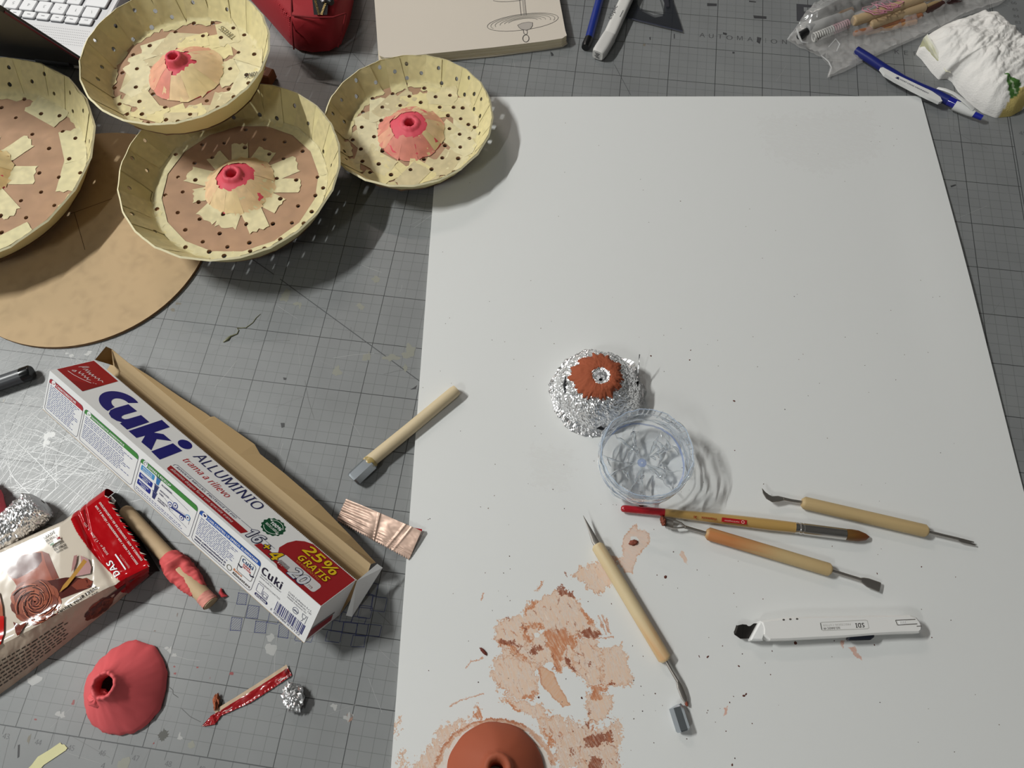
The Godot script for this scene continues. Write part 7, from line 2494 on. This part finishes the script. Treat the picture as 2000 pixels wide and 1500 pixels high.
	for s in [-1.0, 1.0]:
		b.tube(pts([[1338, 1029.5, y + 0.65], [1330, 1026 - 4.5 * s, y + 0.72], [1316, 1024 - 8.0 * s, y + 0.74], [1302, 1021 - 8.0 * s, y + 0.75]]), [Vector2(0.001, 0.0008), Vector2(0.0008, 0.0012), Vector2(0.0006, 0.0018), Vector2(0.0006, 0.0022)], 10)
	b.grid(8, 10, func(u: float, w: float) -> Vector3:
		var q := at(lerpf(1316, 1296, u), lerpf(1024, 1018.5, u) + lerpf(-8.5, 8.5, w), y + 0.72)
		return q + Vector3(0, -0.003 * sin(PI * w), 0))
	part(o, "loop_blade", b.build(), steel)
	b = lump(at(1293, 1020, y) / CM + Vector3(0, 0.55, 0), Vector3(0.2, 0.28, 0.4), 0.2, 0.6, 1.8, 22, 14, 4.0)
	part(o, "clay_residue", b.build(), mat(rgb(132, 70, 52), 0.8), "reddish brown clay residue")
	b = B.new()
	b.tube(pts([[1623, 1114, y + 0.55], [1655, 1124, y + 0.5], [1682, 1132.5, y + 0.48]]), [0.0015, 0.0014, 0.0015], 12)
	b.tube(pts([[1680, 1132, y + 0.48], [1686, 1134, y + 0.48], [1695, 1138, y + 0.46], [1710, 1143.5, y + 0.42], [1719, 1147, y + 0.4]]), [Vector2(0.0015, 0.0012), Vector2(0.0026, 0.0008), Vector2(0.0036, 0.0005), Vector2(0.0037, 0.0004), Vector2(0.0038, 0.0003)], 12)
	part(o, "spatula_blade", b.build(), steel)
	o = thing("needle_tool", "modelling tool with a scalpel tip lying across the clay smears", "modelling tool", at(1230, 1180, y), "wooden double-ended modelling tools")
	handle.call(o, 1165, 1063, 1301, 1291, 0.52, rgb(216, 196, 156), func(u: float, w: float) -> Color: return Color(1, 1, 1).lerp(Color(0.95, 0.72, 0.56), clampf(0.7 * n2(w * 5.0 + 9.0, u * 5.0) + 0.35 * smoothstep(0.4, 0.75, u) - 0.15, 0.0, 0.6)))
	b = B.new()
	b.tube(pts([[1167, 1066, y + 0.55], [1162, 1056, y + 0.6], [1153, 1036, y + 0.7], [1139, 1007, y + 0.85]]), [Vector2(0.0028, 0.0012), Vector2(0.0028, 0.0007), Vector2(0.0016, 0.0005), Vector2(0.0002, 0.0002)], 10)
	part(o, "scalpel_tip", b.build(), steel)
	b = B.new()
	b.tube(pts([[1300, 1289, y + 0.55], [1312, 1311, y + 0.55], [1324, 1331, y + 0.55]]), [0.0014, 0.0013, 0.0013], 12)
	b.tube(pts([[1323, 1329, y + 0.55], [1328, 1342, y + 0.5], [1336, 1362, y + 0.4], [1343, 1379, y + 0.3]]), [Vector2(0.0012, 0.001), Vector2(0.0023, 0.0006), Vector2(0.0023, 0.0005), Vector2(0.0004, 0.0003)], 12)
	part(o, "leaf_blade", b.build(), steel)
	b = lump(at(1339, 1374, y) / CM + Vector3(0, 0.3, 0), Vector3(0.13, 0.1, 0.2), 0.2, 0.5, 1.8, 16, 10, 14.0)
	part(o, "clay_residue", b.build(), mat(rgb(140, 70, 52), 0.8), "reddish brown clay residue")
	# hexagonal spacer
	b = B.new()
	b.tube(pts([[1319, 1379, y + 0.47], [1320, 1381, y + 0.47], [1334, 1425, y + 0.47], [1335, 1428, y + 0.47]]), [0.0046, 0.0053, 0.0053, 0.0046], 6)
	single("hex_spacer", "short hexagonal metal spacer under the tip of the scalpel tool", "spacer", b.build(false), mat(rgb(190, 198, 206), 0.32, 1.0))

	# cutter
	o = thing("cutter_knife", "white snap-off cutter with a black slider at the near right", "cutter", at(1620, 1235, y))
	var crop := func(list: Array, h: float) -> PackedVector2Array:
		var q := []
		for s in list:
			q.append([1420 + s[0] / 5.0, 1180 + s[1] / 5.0])
		return flat(q, h)
	var plastic := mat(rgb(232, 231, 229), 0.4)
	var outline: PackedVector2Array = crop.call([[330, 163], [430, 148], [530, 134], [690, 122], [860, 118], [1200, 112], [1600, 106], [1790, 106], [1850, 124], [1890, 170], [1908, 215], [1905, 255], [1880, 282], [1660, 288], [1440, 300], [1180, 322], [900, 336], [600, 352], [420, 356], [350, 300], [352, 240]], y + 1.2)
	part(o, "body", slab(outline, y + 0.1, y + 1.25, 0.14).build(false), plastic)
	b = B.new()
	var nose: PackedVector2Array = crop.call([[326, 160], [372, 225], [372, 290], [352, 356], [236, 354], [230, 330], [262, 270], [300, 200]], y + 1.1)
	slab(nose, y + 0.15, y + 1.18, 0.12, Color.WHITE, b)
	part(o, "slanted_nose", b.build(false), mat(rgb(240, 240, 239), 0.3))
	b = B.new()
	slab(crop.call([[68, 268], [100, 208], [150, 196], [190, 200], [205, 214], [225, 214], [262, 188], [310, 186], [290, 240], [235, 335], [132, 338], [72, 296]], y + 0.6), y + 0.52, y + 0.62, 0.0, Color.WHITE, b)
	var bl := part(o, "blade", b.build(false), mat(rgb(62, 60, 58), 0.35, 0.8), "dark snap-off blade")
	b = B.new()
	line(b, crop.call([[160, 205], [150, 330]], y + 0.63), 0.03, ink(y + 0.625), rgb(30, 30, 30))
	line(b, crop.call([[100, 208], [75, 285]], y + 0.63), 0.16, ink(y + 0.625), rgb(88, 84, 80))
	part(bl, "snap_line", b.build(false), mat(Color.WHITE, 0.4, 0.4, {"vc": true}))
	b = B.new()
	slab(crop.call([[1180, 322], [1200, 306], [1240, 298], [1436, 286], [1434, 322], [1398, 350], [1190, 356], [1176, 342]], y + 0.9), y + 0.5, y + 1.05, 0.08, Color.WHITE, b)
	part(o, "slider", b.build(false), mat(rgb(24, 28, 40), 0.4), "black slider")
	b = B.new()
	for s in [[553, 152], [618, 147], [684, 144]]:
		fill(b, crop.call([[s[0] - 12, s[1] - 4], [s[0] - 2, s[1] - 10], [s[0] + 12, s[1] - 4], [s[0] + 12, s[1] + 6], [s[0], s[1] + 10], [s[0] - 10, s[1] + 6]], y + 1.25), ink(y + 1.256), rgb(84, 80, 76))
	part(o, "rivet_hole", b.build(false), mat(Color.WHITE, 0.6, 0, {"vc": true}))
	b = B.new()
	var lab: PackedVector2Array = crop.call([[912, 182], [930, 178], [1350, 156], [1370, 162], [1386, 232], [1370, 240], [940, 258], [926, 252]], y + 1.25)
	lab.append(lab[0])
	line(b, lab, 0.06, ink(y + 1.256), rgb(196, 194, 190))
	line(b, crop.call([[926, 250], [912, 184]], y + 1.25), 0.07, ink(y + 1.258), rgb(110, 108, 104))
	for s in [[[1645, 158], [1840, 148]], [[1645, 158], [1665, 204]], [[1665, 204], [1858, 192]], [[1852, 216], [1900, 213]]]:
		line(b, crop.call(s, y + 1.25), 0.06, ink(y + 1.256), rgb(96, 92, 88))
	fill(b, crop.call([[1668, 164], [1740, 158], [1752, 194], [1680, 200]], y + 1.25), ink(y + 1.257), rgb(250, 250, 250))
	for k in 6:
		line(b, crop.call([[1690 + 10 * k, 166], [1696 + 10 * k, 194]], y + 1.25), 0.03, ink(y + 1.259), rgb(170, 168, 164))
	var cw := func(s: String, font: Font, x0: float, y0: float, x1: float, y1: float, ht: float, col: Color) -> void:
		var a := at(1420 + x0 / 5.0, 1180 + y0 / 5.0, y + 1.258)
		var d := at(1420 + x1 / 5.0, 1180 + y1 / 5.0, y + 1.258) - a
		glyphs(b, s, font, frame(a, d.normalized(), Vector3.UP.cross(d.normalized())), d.length() / CM, ht, col)
	# the letters stand upside down for the viewer
	cw.call("SDI", font_bold, 1336, 182, 1250, 186, 0.33, rgb(70, 68, 66))
	cw.call("PRECISION CUTTER", font_plain, 1205, 186, 935, 198, 0.14, rgb(176, 172, 168))
	cw.call("NO.0443C-W", font_bold, 1100, 220, 940, 229, 0.16, rgb(116, 112, 108))
	part(o, "printing", b.build(false), mat(Color.WHITE, 0.45, 0, {"vc": true}))

	# terracotta cone at the near border
	o = thing("terracotta_cone", "smooth terracotta clay cone cut off by the photo's near border", "cone", at(966, 1512, y))
	c = at(967, 1516, y) / CM
	b = B.new()
	var rings := []
	var pf := [[3.5, 0.02], [3.52, 0.2], [3.3, 0.5], [2.9, 0.95], [2.4, 1.4], [1.85, 1.8], [1.4, 2.08], [1.15, 2.22], [1.05, 2.42], [0.95, 2.6], [0.8, 2.66], [0.6, 2.6], [0.5, 2.3], [0.5, 1.2], [0.6, 0.2]]
	for k in pf.size():
		var r := []
		for s in 72:
			var an := TAU * s / 72.0
			var w: float = 1.0 + 0.035 * n2(cos(an) * 1.3 + 25.0, sin(an) * 1.3 + pf[k][1] * 0.3)
			r.append(Vector3(c.x + cos(an) * pf[k][0] * w + 0.1 * pf[k][1], y + pf[k][1], c.z + sin(an) * pf[k][0] * w - 0.28 * pf[k][1]) * CM)
		rings.append(r)
	b.loft(rings)
	part(o, "cone_wall", b.build(), mat(rgb(166, 84, 56), 0.7))
	b = lump(at(1252, 985, y) / CM + Vector3(0, 0.22, 0), Vector3(0.24, 0.24, 0.24), 0.0, 0.15, 1.5, 22, 14, 2.0)
	single("clay_bead", "small round brown clay bead between the cup and the red brush tip", "clay", b.build(), mat(rgb(128, 56, 44), 0.7))
	b = lump(at(1237, 1060, y) / CM + Vector3(0, 0.1, 0), Vector3(0.34, 0.12, 0.2), 0.3, 0.5, 1.8, 22, 14, 6.0)
	single("clay_flake", "flat brown clay flake in the pale smear left of the spatula tool", "clay", b.build(), mat(rgb(140, 74, 56), 0.8))
	b = lump(at(944, 1272, y) / CM + Vector3(0, 0.07, 0), Vector3(0.34, 0.08, 0.12), -0.75, 0.5, 1.8, 22, 14, 16.0)
	single("clay_flake", "dark brown clay sliver on bare white board left of the big smear", "clay", b.build(), mat(rgb(110, 52, 42), 0.8))

func crumbs() -> void:
	# dust-like specks of dry clay all over the board: nobody could count them
	rng.seed = 21
	var b := B.new()
	var speck := func(x: float, y: float, r: float, col: Color) -> void:
		var w := at(x, y, BOARD) / CM
		var top := b.p(Vector3(w.x, BOARD + r * 0.5, w.z) * CM, col)
		var st := rng.randf_range(0.5, 1.0)
		var tn := rng.randf() * TAU
		var ids := []
		for k in 6:
			var q := Vector2(cos(TAU * k / 6) * r, sin(TAU * k / 6) * r * st).rotated(tn) * rng.randf_range(0.7, 1.2)
			ids.append(b.p(Vector3(w.x + q.x, BOARD + 0.004, w.z + q.y) * CM, col))
		for k in 6:
			b.tri(top, ids[k], ids[(k + 1) % 6])
	for k in 170:
		var x := rng.randf_range(820, 1960)
		var y := rng.randf_range(560, 1490)
		if k < 60:
			x = rng.randf_range(900, 1500)
			y = rng.randf_range(900, 1490)
		if x > 1797 + (y - 190) * 0.25 - 8 or x < 850 - (y - 345) * 0.073 + 8:
			continue
		speck.call(x, y, rng.randf_range(0.025, 0.06), rgb(70, 60, 56).lerp(rgb(120, 84, 70), rng.randf()))
	for s in [[1329, 393, 0.06], [1271, 695, 0.1], [1349, 684, 0.09], [1347, 703, 0.09], [1434, 783, 0.13], [1435, 880, 0.06], [1554, 1256, 0.13], [1382, 1283, 0.14], [1366, 1283, 0.05], [1443, 1301, 0.09], [1453, 1359, 0.12], [1457, 1356, 0.1], [1425, 1372, 0.06], [1418, 1428, 0.07], [1430, 1494, 0.1], [1469, 1413, 0.05], [1300, 1127, 0.13], [1052, 1362, 0.1], [1136, 1363, 0.1], [1365, 1281, 0.05], [1820, 1245, 0.06], [1708, 1260, 0.07], [1713, 1120, 0.08], [1800, 1107, 0.06]]:
		speck.call(s[0], s[1], s[2], rgb(96, 50, 42))
	var o := single("clay_dust", "scattered tiny dark specks of dry clay on the white board", "specks", b.build(false), mat(Color.WHITE, 0.8, 0, {"vc": true}))
	o.set_meta("kind", "stuff")
